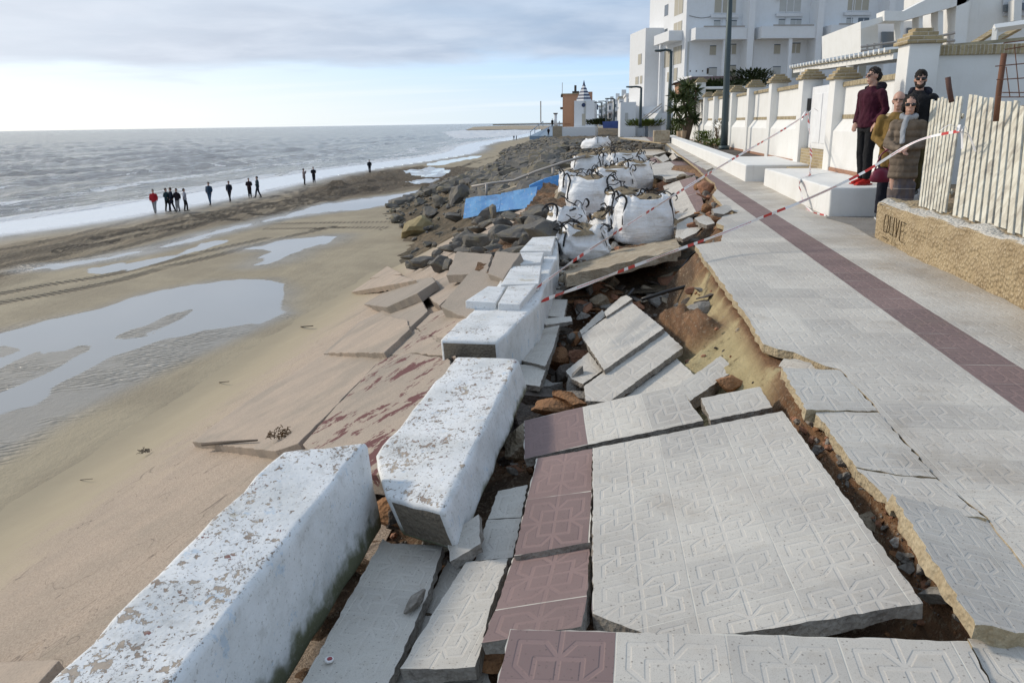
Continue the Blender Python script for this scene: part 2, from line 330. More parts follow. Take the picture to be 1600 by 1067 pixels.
def m_beach(t, p):
    pos = t.geo(); w = t.attr('water'); d = t.attr('damp'); k = t.attr('track'); fo = t.attr('foam'); wd = t.attr('weed'); pt = t.attr('print')
    al = t.scale(pos, (1,.16,1), (0,0,math.radians(-4)))          # streaks along the shore
    n = t.noise(.35,6,pos,.6); s = t.noise(1.1,6,al,.65); f = t.noise(3.2,5,pos,.7); g = t.noise(9,4,pos,.7)
    c = t.mix(t.ramp(n,.35,.65), (.36,.30,.205), (.29,.24,.165)); c = t.mix(t.ramp(s,.45,.7,0,.4), c, (.25,.205,.14))
    trk = t.math('MULTIPLY', k, t.ramp(s,.36,.54)); c = t.mix(t.math('MULTIPLY',k,.35), c, (.235,.18,.12)); c = t.mix(t.math('MULTIPLY',trk,.55), c, (.115,.085,.052))
    c = t.mix(t.math('MULTIPLY', wd, t.ramp(f,.36,.5)), c, (.085,.062,.038))
    ft = t.math('MULTIPLY', t.ramp(t.vor(1.6,t.scale(pos,(1,.7,1))),.06,.12,1.,0.), t.ramp(t.noise(.22,2,pos),.5,.6)); c = t.mix(t.math('MULTIPLY',ft,.45), c, (.15,.12,.08)); db = t.ramp(t.noise(4.5,4,al,.75),.70,.74,0,.8); c = t.mix(db, c, (.09,.07,.045))
    bars = t.ramp(t.math('SINE', t.math('ADD', t.math('MULTIPLY', t.attr('along'), 24.), t.math('MULTIPLY', t.noise(1.5,2,pos), 3.))), -.3, .5); tread = t.math('MULTIPLY', pt, t.math('MULTIPLY', t.math('ADD', .40, t.math('MULTIPLY', bars, .60)), t.ramp(t.noise(.5,4,pos),.33,.5,.35,1.)))
    rip = t.new('ShaderNodeTexWave'); rip.inputs['Scale'].default_value = 1.6; rip.inputs['Distortion'].default_value = 9.; rip.inputs['Detail'].default_value = 3.; rip.inputs['Detail Scale'].default_value=1.2; t.l.new(t.scale(pos,(.6,1.6,1),(0,0,.5)), rip.inputs['Vector']); rpl = t.math('MULTIPLY', t.math('MULTIPLY', rip.outputs['Fac'], d), t.ramp(t.noise(.45,3,pos),.42,.6)); c = t.mix(t.math('MULTIPLY',tread,.95), c, (.075,.058,.038))
    c = t.mix(t.math('MULTIPLY',d,.75), c, (.195,.17,.135))
    ww = t.ramp(t.math('ADD', w, t.math('SUBTRACT', t.math('MULTIPLY', t.math('SUBTRACT', t.noise(.9,5,t.scale(pos,(1,.4,1)),.6), .5), .6), t.math('MULTIPLY', rpl, .10))), .35, .60)
    c = t.mix(ww, c, (.27,.27,.26))  # pale pool colour stands in for the bright sky reflected there
    c = t.mix(fo, c, (.62,.63,.64))
    ro = t.mix(ww, t.mix(d, (.88,)*3, (.28,)*3), (.035,)*3); ro = t.mix(fo, ro, (.5,)*3)
    hb = t.math('ADD', t.math('MULTIPLY', s, t.math('ADD', t.math('MULTIPLY',k,2.2),.5)), t.math('MULTIPLY', f, t.math('ADD', t.math('ADD',.25,k), t.math('MULTIPLY',wd,2.))))
    hb = t.math('SUBTRACT', t.math('ADD', t.math('ADD', hb, t.math('MULTIPLY', rpl, .8)), t.math('MULTIPLY',g,.2)), t.math('MULTIPLY',tread,1.2))
    st = t.math('MULTIPLY', t.math('SUBTRACT',1.,ww), t.math('SUBTRACT',1.,t.math('MULTIPLY',d,.45)))
    put(t, p, c, ro, t.bump(hb, st, .10), spec=t.mix(d,(.35,)*3,(.7,)*3))
BEACH = mat('beach_sand', m_beach)
def m_sea(t, p):
    pos = t.geo(); fo = t.attr('foam'); dist = t.attr('far')
    al = t.scale(pos, (1,.35,1), (0,0,math.radians(-8)))
    n = t.noise(.9,6,al,.62); m_ = t.noise(.16,5,al,.6); f = t.noise(3.5,4,pos,.6); x = t.noise(.05,4,t.scale(pos,(1,.3,1)),.6)
    lace = t.noise(.38,8,al,.72,.5)
    th = t.math('SUBTRACT', .80, t.math('MULTIPLY', fo, .52)); fm = t.ramp(lace, th, t.math('ADD', th, .05)); ws = t.attr('wash_sheen'); ws = t.ramp(t.math('ADD', ws, t.math('MULTIPLY', t.math('SUBTRACT', t.noise(.25,5,al,.6), .5), .7)), .35, .6); fm = t.math('MAXIMUM', fm, ws)  # smooth white band paints the bright sheen of wet sand into the colour
    c = t.mix(t.ramp(m_,.35,.65), (.10,.10,.095), (.23,.22,.195)); c = t.mix(fm, c, (.66,.68,.70))
    h = t.math('ADD', t.math('MULTIPLY', n, 1.7), t.math('ADD', t.math('MULTIPLY', m_, 2.6), t.math('MULTIPLY', f, .12)))
    h = t.math('ADD', h, t.math('MULTIPLY', x, 3.))
    nb = t.bump(h, t.math('SUBTRACT', 1., t.math('MULTIPLY', ws, .93)), .85)
    put(t, p, c, t.mix(ws, t.mix(fm,(.13,)*3,(.6,)*3), (.22,)*3), nb, spec=.5)
SEA = mat('grey_sea_water', m_sea)
# ------------------------------------------------------------------ numpy helpers for masks
def sdpoly(X, Y, poly):                                    # signed distance, negative inside
    p = np.array([(v[0],v[1]) for v in poly]); d = np.full(X.shape, 1e9); ins = np.zeros(X.shape, bool)
    n = len(p)
    for i in range(n):
        a, b = p[i], p[(i+1)%n]; e = b-a; L = max((e*e).sum(),1e-9)
        t = np.clip(((X-a[0])*e[0]+(Y-a[1])*e[1])/L, 0, 1)
        d = np.minimum(d, np.hypot(X-a[0]-t*e[0], Y-a[1]-t*e[1]))
        c = ((a[1]>Y)!=(b[1]>Y)) & (X < (b[0]-a[0])*(Y-a[1])/((b[1]-a[1]) if abs(b[1]-a[1])>1e-9 else 1e-9)+a[0]); ins ^= c
    return np.where(ins, -d, d)
def sdline(X, Y, line):
    p = np.array([(v[0],v[1]) for v in line]); d = np.full(X.shape, 1e9)
    for i in range(len(p)-1):
        a, b = p[i], p[i+1]; e = b-a; L = max((e*e).sum(),1e-9); t = np.clip(((X-a[0])*e[0]+(Y-a[1])*e[1])/L,0,1)
        d = np.minimum(d, np.hypot(X-a[0]-t*e[0], Y-a[1]-t*e[1]))
    return d
def ss(a, b, x): t = np.clip((x-a)/(b-a),0,1); return t*t*(3-2*t)
def vnoise(X, Y, s, seed=0, oct=3):
    out = np.zeros(X.shape); fl = out.ravel(); xs = X.ravel(); ys = Y.ravel()
    for i in range(fl.size): fl[i] = noise.fractal(Vector((xs[i]*s, ys[i]*s, seed*7.3)), .6, 2.1, oct, noise_basis='PERLIN_ORIGINAL')
    return fl.reshape(X.shape)
def gridmesh(name, X, Y, Z, m, mask=None, attrs={}, smooth=True):
    r, c = X.shape; me = bpy.data.meshes.new(name)
    idx = np.arange(r*c).reshape(r,c)
    q = np.stack([idx[:-1,:-1], idx[:-1,1:], idx[1:,1:], idx[1:,:-1]], -1).reshape(-1,4)
    if mask is not None:
        mk = mask.ravel(); q = q[mk[q].all(1)]
    v = np.stack([X.ravel(),Y.ravel(),Z.ravel()],1)
    a,b,c_ = v[q[0][0]],v[q[0][1]],v[q[0][2]]
    if np.cross(b-a,c_-a)[2] < 0: q = q[:,::-1]
    used = np.unique(q); rm = -np.ones(r*c,int); rm[used] = np.arange(used.size)
    me.vertices.add(used.size); me.vertices.foreach_set('co', v[used].astype(np.float32).ravel())
    me.loops.add(q.size); me.loops.foreach_set('vertex_index', rm[q].astype(np.int32).ravel())
    me.polygons.add(len(q)); me.polygons.foreach_set('loop_start', np.arange(0,q.size,4,dtype=np.int32))
    me.update(calc_edges=True)
    for k, arr in attrs.items():
        at = me.attributes.new(k,'FLOAT','POINT'); at.data.foreach_set('value', arr.ravel()[used].astype(np.float32))
    return link(name, me, m, smooth=smooth)
def pixgrid(xs, ys, z):
    PXg, PYg = np.meshgrid(xs, ys); Rn = np.array(RM); dx = (PXg-CX)/F_PX; dy = -(PYg-CY)/F_PX
    d0 = Rn[0,0]*dx+Rn[0,1]*dy-Rn[0,2]; d1 = Rn[1,0]*dx+Rn[1,1]*dy-Rn[1,2]; d2 = Rn[2,0]*dx+Rn[2,1]*dy-Rn[2,2]
    t = (z-H)/d2; return d0*t, d1*t
def B(*pp): return [P(x,y,ZB) for x,y in pp]
def closed(pts,n=5):
    q=[pts[-1]]+list(pts)+[pts[0],pts[1]]; c=catmull(q,n); return c[n:-n-1] if len(c)>2*n else c

# ------------------------------------------------------------------ beach (finer near, coarser far: rows follow the distance)
SHORE = B((-700,478),(-300,418),(0,368),(100,355),(200,340),(300,322),(400,303),(450,291),(520,275),(600,262),(680,250),(738,240),(754,233),(752,229),(776,222),(797,219),(830,212),(850,206),(840,203),(870,199))
def build_beach_sea():
    ys = [1100 - i*4 for i in range(0,150)]; y = ys[-1]
    while y > 222: y -= 2.0; ys.append(y)
    while y > 196.6: y -= .7; ys.append(y)
    xs = np.arange(-700, 1104, 5.0)
    # rows are lines of equal depression: follow the horizon's tilt
    Rn = np.array(RM)
    PXg, PYg = np.meshgrid(xs, np.array(ys)); PYg = PYg - (PXg-800)*.0155
    dx = (PXg-CX)/F_PX; dy = -(PYg-CY)/F_PX
    d0 = Rn[0,0]*dx+Rn[0,1]*dy-Rn[0,2]; d1 = Rn[1,0]*dx+Rn[1,1]*dy-Rn[1,2]; d2 = Rn[2,0]*dx+Rn[2,1]*dy-Rn[2,2]
    t = (ZB-H)/d2; X = d0*t; Y = d1*t
    land = SHORE + [Vector((60,3000,0)), Vector((60,-60,0)), Vector((-30,-60,0))]
    sd = sdpoly(X, Y, land)                                # <0 on land
    pools = [B((-300,590),(-100,545),(0,520),(100,497),(170,483),(240,458),(330,441),(420,438),(445,455),(436,478),(439,490),(400,505),(325,517),(225,545),(162,566),(100,600),(60,630),(0,648),(-200,740),(-320,800)),
      B((40,421),(150,405),(260,382),(330,362),(400,347),(470,330),(520,317),(600,307),(680,297),(694,301),(680,312),(640,314),(560,326),(480,336),(420,346),(350,363),(300,375),(240,392),(170,406),(80,419)),
      B((385,388),(450,375),(530,368),(515,378),(470,390),(440,407),(400,415),(425,398),(440,391),(392,391)),
      B((510,327),(540,315),(600,307),(660,297),(692,300),(680,312),(620,318),(560,328)),
      B((634,267),(690,263),(702,270),(690,276),(660,276),(640,272)), B((640,283),(672,280),(690,284),(650,287)),
      B((668,256),(720,247),(748,243),(752,246),(722,251),(692,258),(676,259)),
      B((140,420),(260,400),(330,378),(350,380),(270,405),(160,428))]
    isl = [B((-150,560),(-60,540),(10,548),(-40,562),(-120,590)),B((200,528),(215,514),(250,504),(290,488),(285,500),(250,517),(222,529)), B((-20,600),(0,575),(60,552),(132,544),(105,566),(70,585),(0,615)), B((-200,640),(-100,600),(-20,580),(-60,620),(-180,680))]
    w = np.zeros(X.shape)
    wob = vnoise(X*1.2,Y*.3,.7,9,3)
    for i,q in enumerate(pools):
        s = sdpoly(X,Y,closed(q)) + wob*(.35 if i==0 else .6); soft = (.35 if i==0 else .5); w = np.maximum(w, 1-ss(-soft, soft, s))
    for q in isl:
        s = sdpoly(X,Y,closed(q)) + wob*.5 + vnoise(X,Y*.4,2.2,6,2)*.25; w = np.minimum(w, ss(-.30,.30,s))
    wetz = sdpoly(X,Y,B((-300,700),(0,600),(162,540),(325,505),(436,478),(447,490),(344,536),(250,575),(162,617),(65,666),(0,705),(-200,800)))
    damp = np.maximum((1-ss(-.2,.9,wetz)), 1-ss(0,5.,-sd))
    damp = np.maximum(damp, 1-ss(0,1.8, sdpoly(X,Y,pools[1]))*1.0)
    damp = np.maximum(damp, .6*(1-ss(0,1.2, sdpoly(X,Y,pools[0]))))
    damp = np.maximum(damp, .7*(1-ss(0,2., sdpoly(X,Y,pools[2]))))
    damp = np.maximum(damp, .95*(1-ss(-.3,.5, sdpoly(X,Y,closed(pools[0])))))
    tr = 1-ss(-1.5,1.5, sdpoly(X,Y,B((-200,455),(0,383),(200,350),(300,331),(420,311),(520,287),(640,262),(730,268),(690,290),(600,303),(500,320),(420,340),(300,362),(150,396),(0,445),(-200,500))))
    stripes = [((-60,490),(0,474),(90,458),(180,440),(260,418),(330,402),(400,384),(470,366),(520,355)),((-40,468),(60,448),(160,432),(240,414),(330,392),(420,372)),
               ((420,349),(500,348),(610,346)),((420,357),(500,357),(608,356)),((30,418),(120,404),(220,388),(300,370)),((290,330),(350,345),(420,338),(440,322),(400,318),(350,330)),((480,290),(470,310),(500,325),(560,318)),((450,315),(520,302),(600,292)),((150,372),(240,356),(330,338),(430,318),(520,296)),((90,392),(200,372),(300,352),(360,336)),((380,300),(420,296),(460,304),(450,318),(400,326),(370,316)),((520,290),(545,298),(520,312),(490,308))]
    stripes += [[(x_,y_+o_) for x_,y_ in ((-80,470),(60,440),(180,412),(300,378),(400,348),(500,322),(580,306))] for o_ in (-34,-46,-60,-22)]
    stripes += [[(x_,y_+o_) for x_,y_ in ((-60,425),(80,394),(200,366),(320,344),(430,326),(540,300),(620,282))] for o_ in (-2,-9,5)]
    stripes += [((440,345),(470,325),(450,310),(400,308),(370,320),(395,334),(450,332),(500,312),(560,296)),((500,330),(530,310),(560,300),(600,296)),((470,300),(500,292),(560,286),(640,276)),((700,268),(740,256),(800,250),(830,243)),((720,262),(745,252),(770,246))]
    pr = np.zeros(X.shape); al_ = np.zeros(X.shape); bd = np.full(X.shape,1e9)
    for s_ in stripes:
        cl_ = catmull(B(*s_),6); d = np.full(X.shape,1e9); L0 = 0.
        for a,b in zip(cl_[:-1],cl_[1:]):
            ex,ey = b.x-a.x,b.y-a.y; L2 = ex*ex+ey*ey
            if L2 < 1e-9: continue
            tt = np.clip(((X-a.x)*ex+(Y-a.y)*ey)/L2,0,1); dd = np.hypot(X-a.x-tt*ex,Y-a.y-tt*ey); m_ = dd<np.minimum(d,bd); al_ = np.where(m_, L0+tt*math.sqrt(L2), al_); d = np.minimum(d,dd); L0 += math.sqrt(L2)
        bd = np.minimum(bd,d); pr = np.maximum(pr, 1-ss(.22,.42,d))
    wd = 1-ss(-1.5,1.5, sdpoly(X,Y,B((470,302),(520,282),(560,270),(640,262),(750,262),(830,268),(820,290),(700,296),(640,292),(600,303),(540,306))))
    fo = (1-ss(0.,1.1,-sd))*.9
    Zr = ZB + .05*vnoise(X*.25, Y*.08, 1., 3, 3)*ss(60,25,Y)*0 + .35*np.clip(wd,0,1)*np.maximum(vnoise(X,Y,.5,5,4),-.1)*1.0 + .10*tr*vnoise(X,Y,.5,2,3) - .05*ss(.3,.8,w)*0
    mask = sd < 1.0
    o = gridmesh('beach', X, Y, Zr, BEACH, mask, dict(water=w,damp=damp,track=np.clip(tr,0,1),foam=np.clip(fo,0,1),weed=np.clip(wd,0,1),print=np.clip(pr,0,1), along=al_))
    tag(o, kind='structure')
    # sea
    yy = []; y = 520.
    while y > 240: yy.append(y); y -= 1.6
    while y > 197.6: yy.append(y); y -= .8
    k = np.array(yy); far = [196.2, 194.8, 193.9, 193.4, 193.1, 192.95, 192.85]
    k = np.concatenate([k, far]); xs = np.concatenate([np.arange(-900, 960, 4.0), [1000,1100,1250,1500]])
    PXg, PYg = np.meshgrid(xs, k); PYg = PYg - (PXg-800)*.0155
    dx = (PXg-CX)/F_PX; dy = -(PYg-CY)/F_PX
    d0 = Rn[0,0]*dx+Rn[0,1]*dy-Rn[0,2]; d1 = Rn[1,0]*dx+Rn[1,1]*dy-Rn[1,2]; d2 = Rn[2,0]*dx+Rn[2,1]*dy-Rn[2,2]
    d2 = np.minimum(d2, -.00012)
    zs = ZB-.03; t = (zs-H)/d2; X = d0*t; Y = d1*t; sd = sdpoly(X,Y,land); D = np.hypot(X,Y)
    a = ss(2,45,sd); wl = np.zeros(X.shape)
    sdw = sd + 6*vnoise(X,Y,.03,4,2)
    for lam, amp, ph in ((17.,.20,0),(9.,.10,1.3),(5.2,.06,2.)):
        ang = sdw/lam*2*math.pi + ph + 1.4*vnoise(X,Y,.05,int(lam),2); crest = np.sin(ang)
        wl += amp*(np.sign(crest)*np.abs(crest)**1.5)*(.5+.9*np.clip(vnoise(X,Y,.045,int(lam)+5,2)+.3,0,1.4))
    wl += .10*vnoise(X,Y,.35,8,3)
    fade = ss(1500,250,D); Zs = zs + wl*1.7*a*fade
    # breakers: foam near the shoreline and patches on the crests behind
    crest = np.sin(sdw/15.*2*math.pi)
    f = np.maximum(1-ss(4,17,sd)*.75, 0); f = np.where(sd<17, np.maximum(f,.35), f)
    br = ss(.55,.95,crest)*ss(75,18,sd)*.62; f = np.where(sd>=8, np.maximum(np.where(sd<17,f,0)*1.0, br), f); f = np.maximum(f, .34*ss(45,20,sd)*ss(10,20,sd))
    f = np.where(sd<7, .5, f)
    Lw = ss(60,200,Y)*ss(-120,-20,X); f = np.maximum(f, .45*Lw*ss(110,30,sd))
    f = np.maximum(f, .95*(1-ss(0,14,sdpoly(X,Y,[P(x_,y_,ZB) for x_,y_ in ((700,206),(800,200),(850,199),(850,206),(790,212),(730,216))]))))
    o = gridmesh('sea', X, Y, Zs, SEA, sd > -.6, dict(foam=np.clip(f,0,1.3), far=ss(200,2000,D), wash_sheen=1-ss(5.,9.,sd)))
    tag(o, kind='structure')
build_beach_sea()

# ------------------------------------------------------------------ sloping sea-wall apron, and the hillside behind it
def toe(Y): return -9.4 - 6.5*float(ss(34.,60.,np.array(Y))) - 6*float(ss(120.,190.,np.array(Y)))
def edgeX(Y): return float(np.interp(Y,[0,6,12,20,30,60,120,165,200],[-1.45,-1.25,-.95,-1.3,-1.6,-2.,-4.5,-11,-13]))

def build_apron():
    xs = np.linspace(-12.,-1.1,80); ys = np.linspace(-3,32,130); X,Y = np.meshgrid(xs,ys)
    Z = -.42+.52*(X+1.5) - .05*1.15
    Z = Z - .012*(1+vnoise(X,Y,.8,1,3)); K = .16; Z = K*np.log(np.exp(np.clip(Z-(ZB+.0),-8,8)/K)+1.0)+ZB; Z = Z - .16*ss(-9.2,-11.8,X) + .02*vnoise(X,Y,.5,6,3)
    Z = np.where(X>-1.5, -.5, Z)
    tag(gridmesh('seawall_slope', X, Y, Z, APR, None), kind='structure')
build_apron()
def build_hillside():
    ys = np.concatenate([np.linspace(9.5,60,110), np.linspace(62,420,130)]); us = np.linspace(-1,1,60)
    X = np.zeros((len(ys),len(us))); Y = np.zeros_like(X); Z = np.zeros_like(X)
    for i,y in enumerate(ys):
        for j,u in enumerate(us):
            e, t_ = edgeX(y), toe(y)
            x = (t_-2.5)+(e-t_+2.5)*(u+1)*1.25 if u < -.2 else e+(u+.2)/1.2*(8. if y<40 else 8.+min(14,(y-40)*.5))
            X[i,j]=x; Y[i,j]=y; Z[i,j]=slope_h(x,y)
    N = vnoise(X,Y,.6,4,4); Z = Z + N*.28*ss(16,30,Y)*ss(4,1,X) - .12
    Z = np.where(Y<32, np.where(X<-1.6, Z-.6, Z), Z)
    tag(gridmesh('muddy_hillside', X, Y, Z, SLOPE, None), kind='structure')
def slope_h(x, y):
    e, t_ = edgeX(y), toe(y); top = -.42 + .010*min(30,max(0,y-14)) - .012*min(120,max(0,y-60))
    if y < 30 and x <= e: return -.42+.52*(x+1.5) if x > -9.4 else -4.5
    if x > e: return top + min(max(0,(x-e)),3.)*.08
    if x < t_: return -4.5
    k = (x-t_)/(e-t_); return -4.5 + (top+4.5)*k
build_hillside()

# ------------------------------------------------------------------ intact promenade and what lies under the broken part
EDGE_PX = [(1041,224),(1057,238),(1089,262),(1106,279),(1116,286),(1120,296),(1113,305),(1131,322),(1153,333),(1131,337),(1119,349),(1131,353),(1127,377),(1107,380),(1086,383),(1100,405),(1130,443),(1158,482),(1176,510),(1192,537),(1214,545),(1240,550),(1262,560),(1290,572),(1312,577),(1341,607),(1372,642),(1418,694),(1463,745),(1500,776),(1543,808),(1600,884),(1760,1090)]
def jag(pts, amp, step, seed=0, close=False):
    out = []; r = random.Random(seed); n = len(pts); rng = range(n if close else n-1)
    for i in rng:
        a, b = Vector(pts[i]), Vector(pts[(i+1)%n]); L = (b-a).length; k = max(1,int(L/step)); out.append(a)
        e = (b-a).normalized()
        for j in range(1,k):
            q = a.lerp(b,j/k); nrm = Vector((-e.y,e.x,0)); out.append(q + nrm*r.uniform(-amp,amp))
    if not close: out.append(Vector(pts[-1]))
    return out
def uvset(me, fn):
    uv = me.uv_layers.new(name='uv')
    for p in me.polygons:
        for li in p.loop_indices: uv.data[li].uv = fn(me.vertices[me.loops[li].vertex_index].co)
edge3 = [G(x,y) for x,y in EDGE_PX]
def build_promenade():
    pts = jag(edge3, .012, .09, 3) + [Vector((3.4,-.6,0)), Vector((3.4,44,0)), Vector((.9,44,0))]
    bm = bmesh.new(); n = len(pts)
    top = [bm.verts.new((p.x,p.y,SL*p.y)) for p in pts]; lo = [bm.verts.new((p.x,p.y,SL*p.y-.06)) for p in pts]
    bm.faces.new(top)
    for i in range(n): bm.faces.new((lo[i],lo[(i+1)%n],top[(i+1)%n],top[i])).material_index = 1
    fixn(bm); o = obj('promenade_paving', bm, [PAVE, EDGEY]); tag(o, kind='structure')
    uvset(o.data, lambda c: (c.x-2.25, c.y))
build_promenade()
BANK_PX = EDGE_PX[2:17] + [(1192,537),(1222,568),(1262,640),(1338,728),(1394,780),(1524,976),(1580,1080)]
bank3 = [G(x,y) for x,y in BANK_PX]
def build_fill():
    xs = np.arange(-1.75,3.3,.045); ys = np.arange(.9,24.,.055); X,Y = np.meshgrid(xs,ys)
    poly = [Vector((b.x,b.y,0)) for b in bank3]; poly = [Vector((1.2,28,0))]+poly+[Vector((5,1,0)),Vector((5,28,0))]
    sd = sdpoly(X,Y,poly)
    dep = np.interp(Y,[0,2.4,3.2,4.2,5,6.2,7,8.7,9.1,9.6,10.4,14],[.56,.56,.50,.46,.62,.75,.95,1.15,.95,.55,.50,.55])
    dep = dep - .06*ss(.2,-.9,X)*ss(4.5,3.,Y)
    wid = np.interp(Y,[0,4,5,6,8,9,10],[.60,.55,.60,.95,.8,.5,.4])
    n = vnoise(X,Y,1.7,2,4); n2 = vnoise(X,Y,7.,3,3)
    k = np.clip(sd/wid,0,1.4)**.85; k = np.where(Y<4.6, np.clip(k*.92+.16*ss(0,.05,sd),0,1.4), k)
    Z = SL*Y - .075 - (dep)*np.clip(k,0,1) + (n*.10 + n2*.02)*ss(0,.25,sd)
    Z = np.where(sd<=0, SL*Y-.085, Z)
    # an orange clay ridge running along the foot of the sand bank
    ridge = [P(1008,476,-.45),P(1040,505,-.42),(P(1075,540,-.40)),P(1100,562,-.38)]
    rd = sdline(X,Y,ridge); rb = np.exp(-(rd/.16)**2); Z = Z + .30*rb*ss(0,.3,sd)
    sand = ss(4.6,5.3,Y)*ss(1.1,.75,np.clip(sd/wid,0,2))*ss(9.2,8.0,Y)
    sand = np.clip(sand*(1-rb*1.2),0,1); rim = np.maximum(np.exp(-(np.clip(sd,0,9)/.045)**2), np.clip(rb*1.2,0,1))
    o = gridmesh('collapsed_ground', X, Y, Z, GROUND, None, dict(bank=np.clip(k,0,1), sand=sand, rim=rim)); tag(o, kind='structure')
    return X,Y,Z
FX,FY,FZ = build_fill()
def fillz(x, y):
    j = int(np.clip((x-FX[0,0])/.045,0,FX.shape[1]-1)); i = int(np.clip((y-FY[0,0])/.055,0,FX.shape[0]-1)); return float(FZ[i,j])
def on_fill(px, py, z0=-.5):
    z = z0
    for _ in range(6):
        q = P(px,py,z); z = .5*z + .5*fillz(q.x,q.y)
    return P(px,py,z)
# grey concrete patch and the ground between bench, terrace and wall
def flat_sheet(name, pts, m, uvf=None, zoff=.004, kind='structure', thick=0):
    bm = bmesh.new(); f = bm.faces.new([bm.verts.new((p[0],p[1],SL*p[1]+zoff)) for p in pts])
    fixn(bm)
    if f.normal.z < 0: f.normal_flip()
    o = obj(name, bm, m); tag(o, kind=kind)
    if uvf: uvset(o.data, uvf)
    return o
CONC = mat('grey_path_concrete', m_conc, (.27,.25,.225), (.21,.195,.175), 3., 0, .4)
flat_sheet('concrete_path', [G(1291,341),(3.3,12.1),(4.6,12.1),(4.6,9.9),(3.4,9.9),G(1362,371),G(1330,352)], CONC)
flat_sheet('concrete_verge', [(3.36,-1),(9,-1),(9,10),(6,40),(3.36,44)], CONC, zoff=-.02)
# ------------------------------------------------------------------ broken paving slabs
def slab(label, pl, nuv, outline=None, u0=10.8, v0=0., th=.05, mats=None, group=None, name='paving_slab', cat='paving slab', jagamp=.0045, seed=0, jstep=.03, crumb=.35):
    """pl: three (px,py,z) = corner, corner along u, corner along v; outline: pixels on that plane"""
    p0, p1, p2 = [P(*q) for q in pl[:3]]; e1, e2 = p1-p0, p2-p0; n = e1.cross(e2).normalized()
    if n.z < 0: n = -n
    if outline is None: poly = [p0, p1, p1+e2, p2]
    else: poly = [PN(x,y,p0,n) for x,y in outline]
    r = random.Random(seed+len(label)); c = sum(poly,Vector())/len(poly); top = []
    for i in range(len(poly)):
        a, b = poly[i], poly[(i+1)%len(poly)]; L = (b-a).length; k = max(1,int(L/jstep)); e = (b-a).normalized(); s = n.cross(e)
        top.append(a)
        for j in range(1,k): top.append(a.lerp(b,j/k)+s*r.uniform(-jagamp,jagamp))
    bm = bmesh.new(); T = [bm.verts.new(q-c) for q in top]; Lw = [bm.verts.new(q-c-n*th*(1.02+.45*noise.noise(q*9))+noise.noise_vector(q*11)*th*crumb*.9) for q in top]
    m_ = len(T); bm.faces.new(T); bm.faces.new(Lw[::-1]).material_index = 1
    for i in range(m_): bm.faces.new((Lw[i],Lw[(i+1)%m_],T[(i+1)%m_],T[i])).material_index = 1
    fixn(bm); o = obj(name, bm, mats or [PAVE, EDGE]); o.location = c; tag(o, label, cat, group)
    A11,A12,A22 = e1.dot(e1), e1.dot(e2), e2.dot(e2); det = A11*A22-A12*A12
    def f(co):
        q = co+c-p0; x1,x2 = q.dot(e1), q.dot(e2); a = (x1*A22-x2*A12)/det; b = (x2*A11-x1*A12)/det
        return (u0+a*nuv[0]*.18, v0+b*nuv[1]*.18)
    uvset(o.data, f); return o
W = 'white relief paving slab'
slab('wide foreground slab with an oxblood end block, nearest the camera', [(797,982,.03),(1512,1001,.045),(776,1067,.02)], (8.3,1.05), [(797,982),(967,987),(1240,993),(1512,1001),(1546,1067),(1640,1260),(720,1290)], u0=0, v0=0, mats=[PAVE,EDGE])
slab('sliver of white paving slab in the bottom right corner', [(1512,997,.03),(1640,1006,.03),(1556,1067,.02)], (1.8,.95), [(1512,997),(1640,1006),(1800,1200),(1640,1260),(1548,1067)], mats=[PAVE,EDGEY])
slab('largest tilted white slab in the foreground, twelve blocks wide with a crack', [(926,700,-.06),(1222,642,.03),(926,955,-.05)], (6.,9.), [(926,700),(1060,674),(1222,642),(1300,747),(1442,942),(1180,985),(1114,992),(1008,990),(926,958)], u0=.36, th=.055)
slab('upper oxblood slab beside the largest white slab', [(840,714,-.20),(928,700,-.10),(801,868,-.17)], (1.96,4.), [(838,716),(926,701),(922,847),(803,868)], u0=0)
slab('lower oxblood slab tucked behind the foreground slab', [(802,871,-.20),(922,850,-.10),(752,1004,-.14)], (1.74,3.), [(802,871),(922,850),(919,912),(908,978),(752,1004),(778,940)], u0=0)
slab('raised slab with oxblood left end lying across the two slabs below', [(819,657,-.20),(1059,602,-.02),(819,717,-.25)], (5.3,2.), [(819,657),(899,638),(1059,602),(1099,657),(922,694),(819,717)], u0=0, th=.055)
slab('small white slab right of the raised slab', [(1095,622,-.03),(1187,604,0.),(1110,655,-.05)], (2.,1.1), [(1095,622),(1187,604),(1207,636),(1110,656)], u0=10.8)
# the heap of thrown slabs in the hole
S3 = [(908,524,-0.33),(984,470,-0.26),(944,578,-0.24)]
HG = 'thrown slabs in the collapsed hole'
slab('square white slab on top of the tilted heap in the hole', S3, (3.,3.), [(908,524),(984,470),(1037,513),(944,578)], group=HG, th=.045)
slab('long white slab below the square one, corner pointing at the sand bank', [(913,603,-0.30),(1037,515,-0.20),(951,628,-0.28)], (4.5,1.3), [(913,603),(944,580.5),(1037,515.5),(1067,543),(951,628),(915,626)], group=HG, th=.045)
slab('small white slab left of the square slab, leaning low', [(884,580,-0.40),(921,549,-0.36),(911,602,-0.38)], (1.6,1.), [(884,580),(920,550),(941,579),(911,600),(893,592)], group=HG, th=.04)
slab('narrow white strip at the top of the heap', [(944,489,-0.28),(978,462,-0.24),(948,496,-0.27)], (1.9,.5), [(944,487),(970,464),(979,461),(988,467),(947,495)], group=HG, th=.04)
slab('long thin slab on edge left of the square slab', [(907,517,-0.30),(941,485,-0.26),(911,524,-0.33)], (1.9,.4), [(906,517),(941,484),(948,493),(909,523)], group=HG, th=.05)
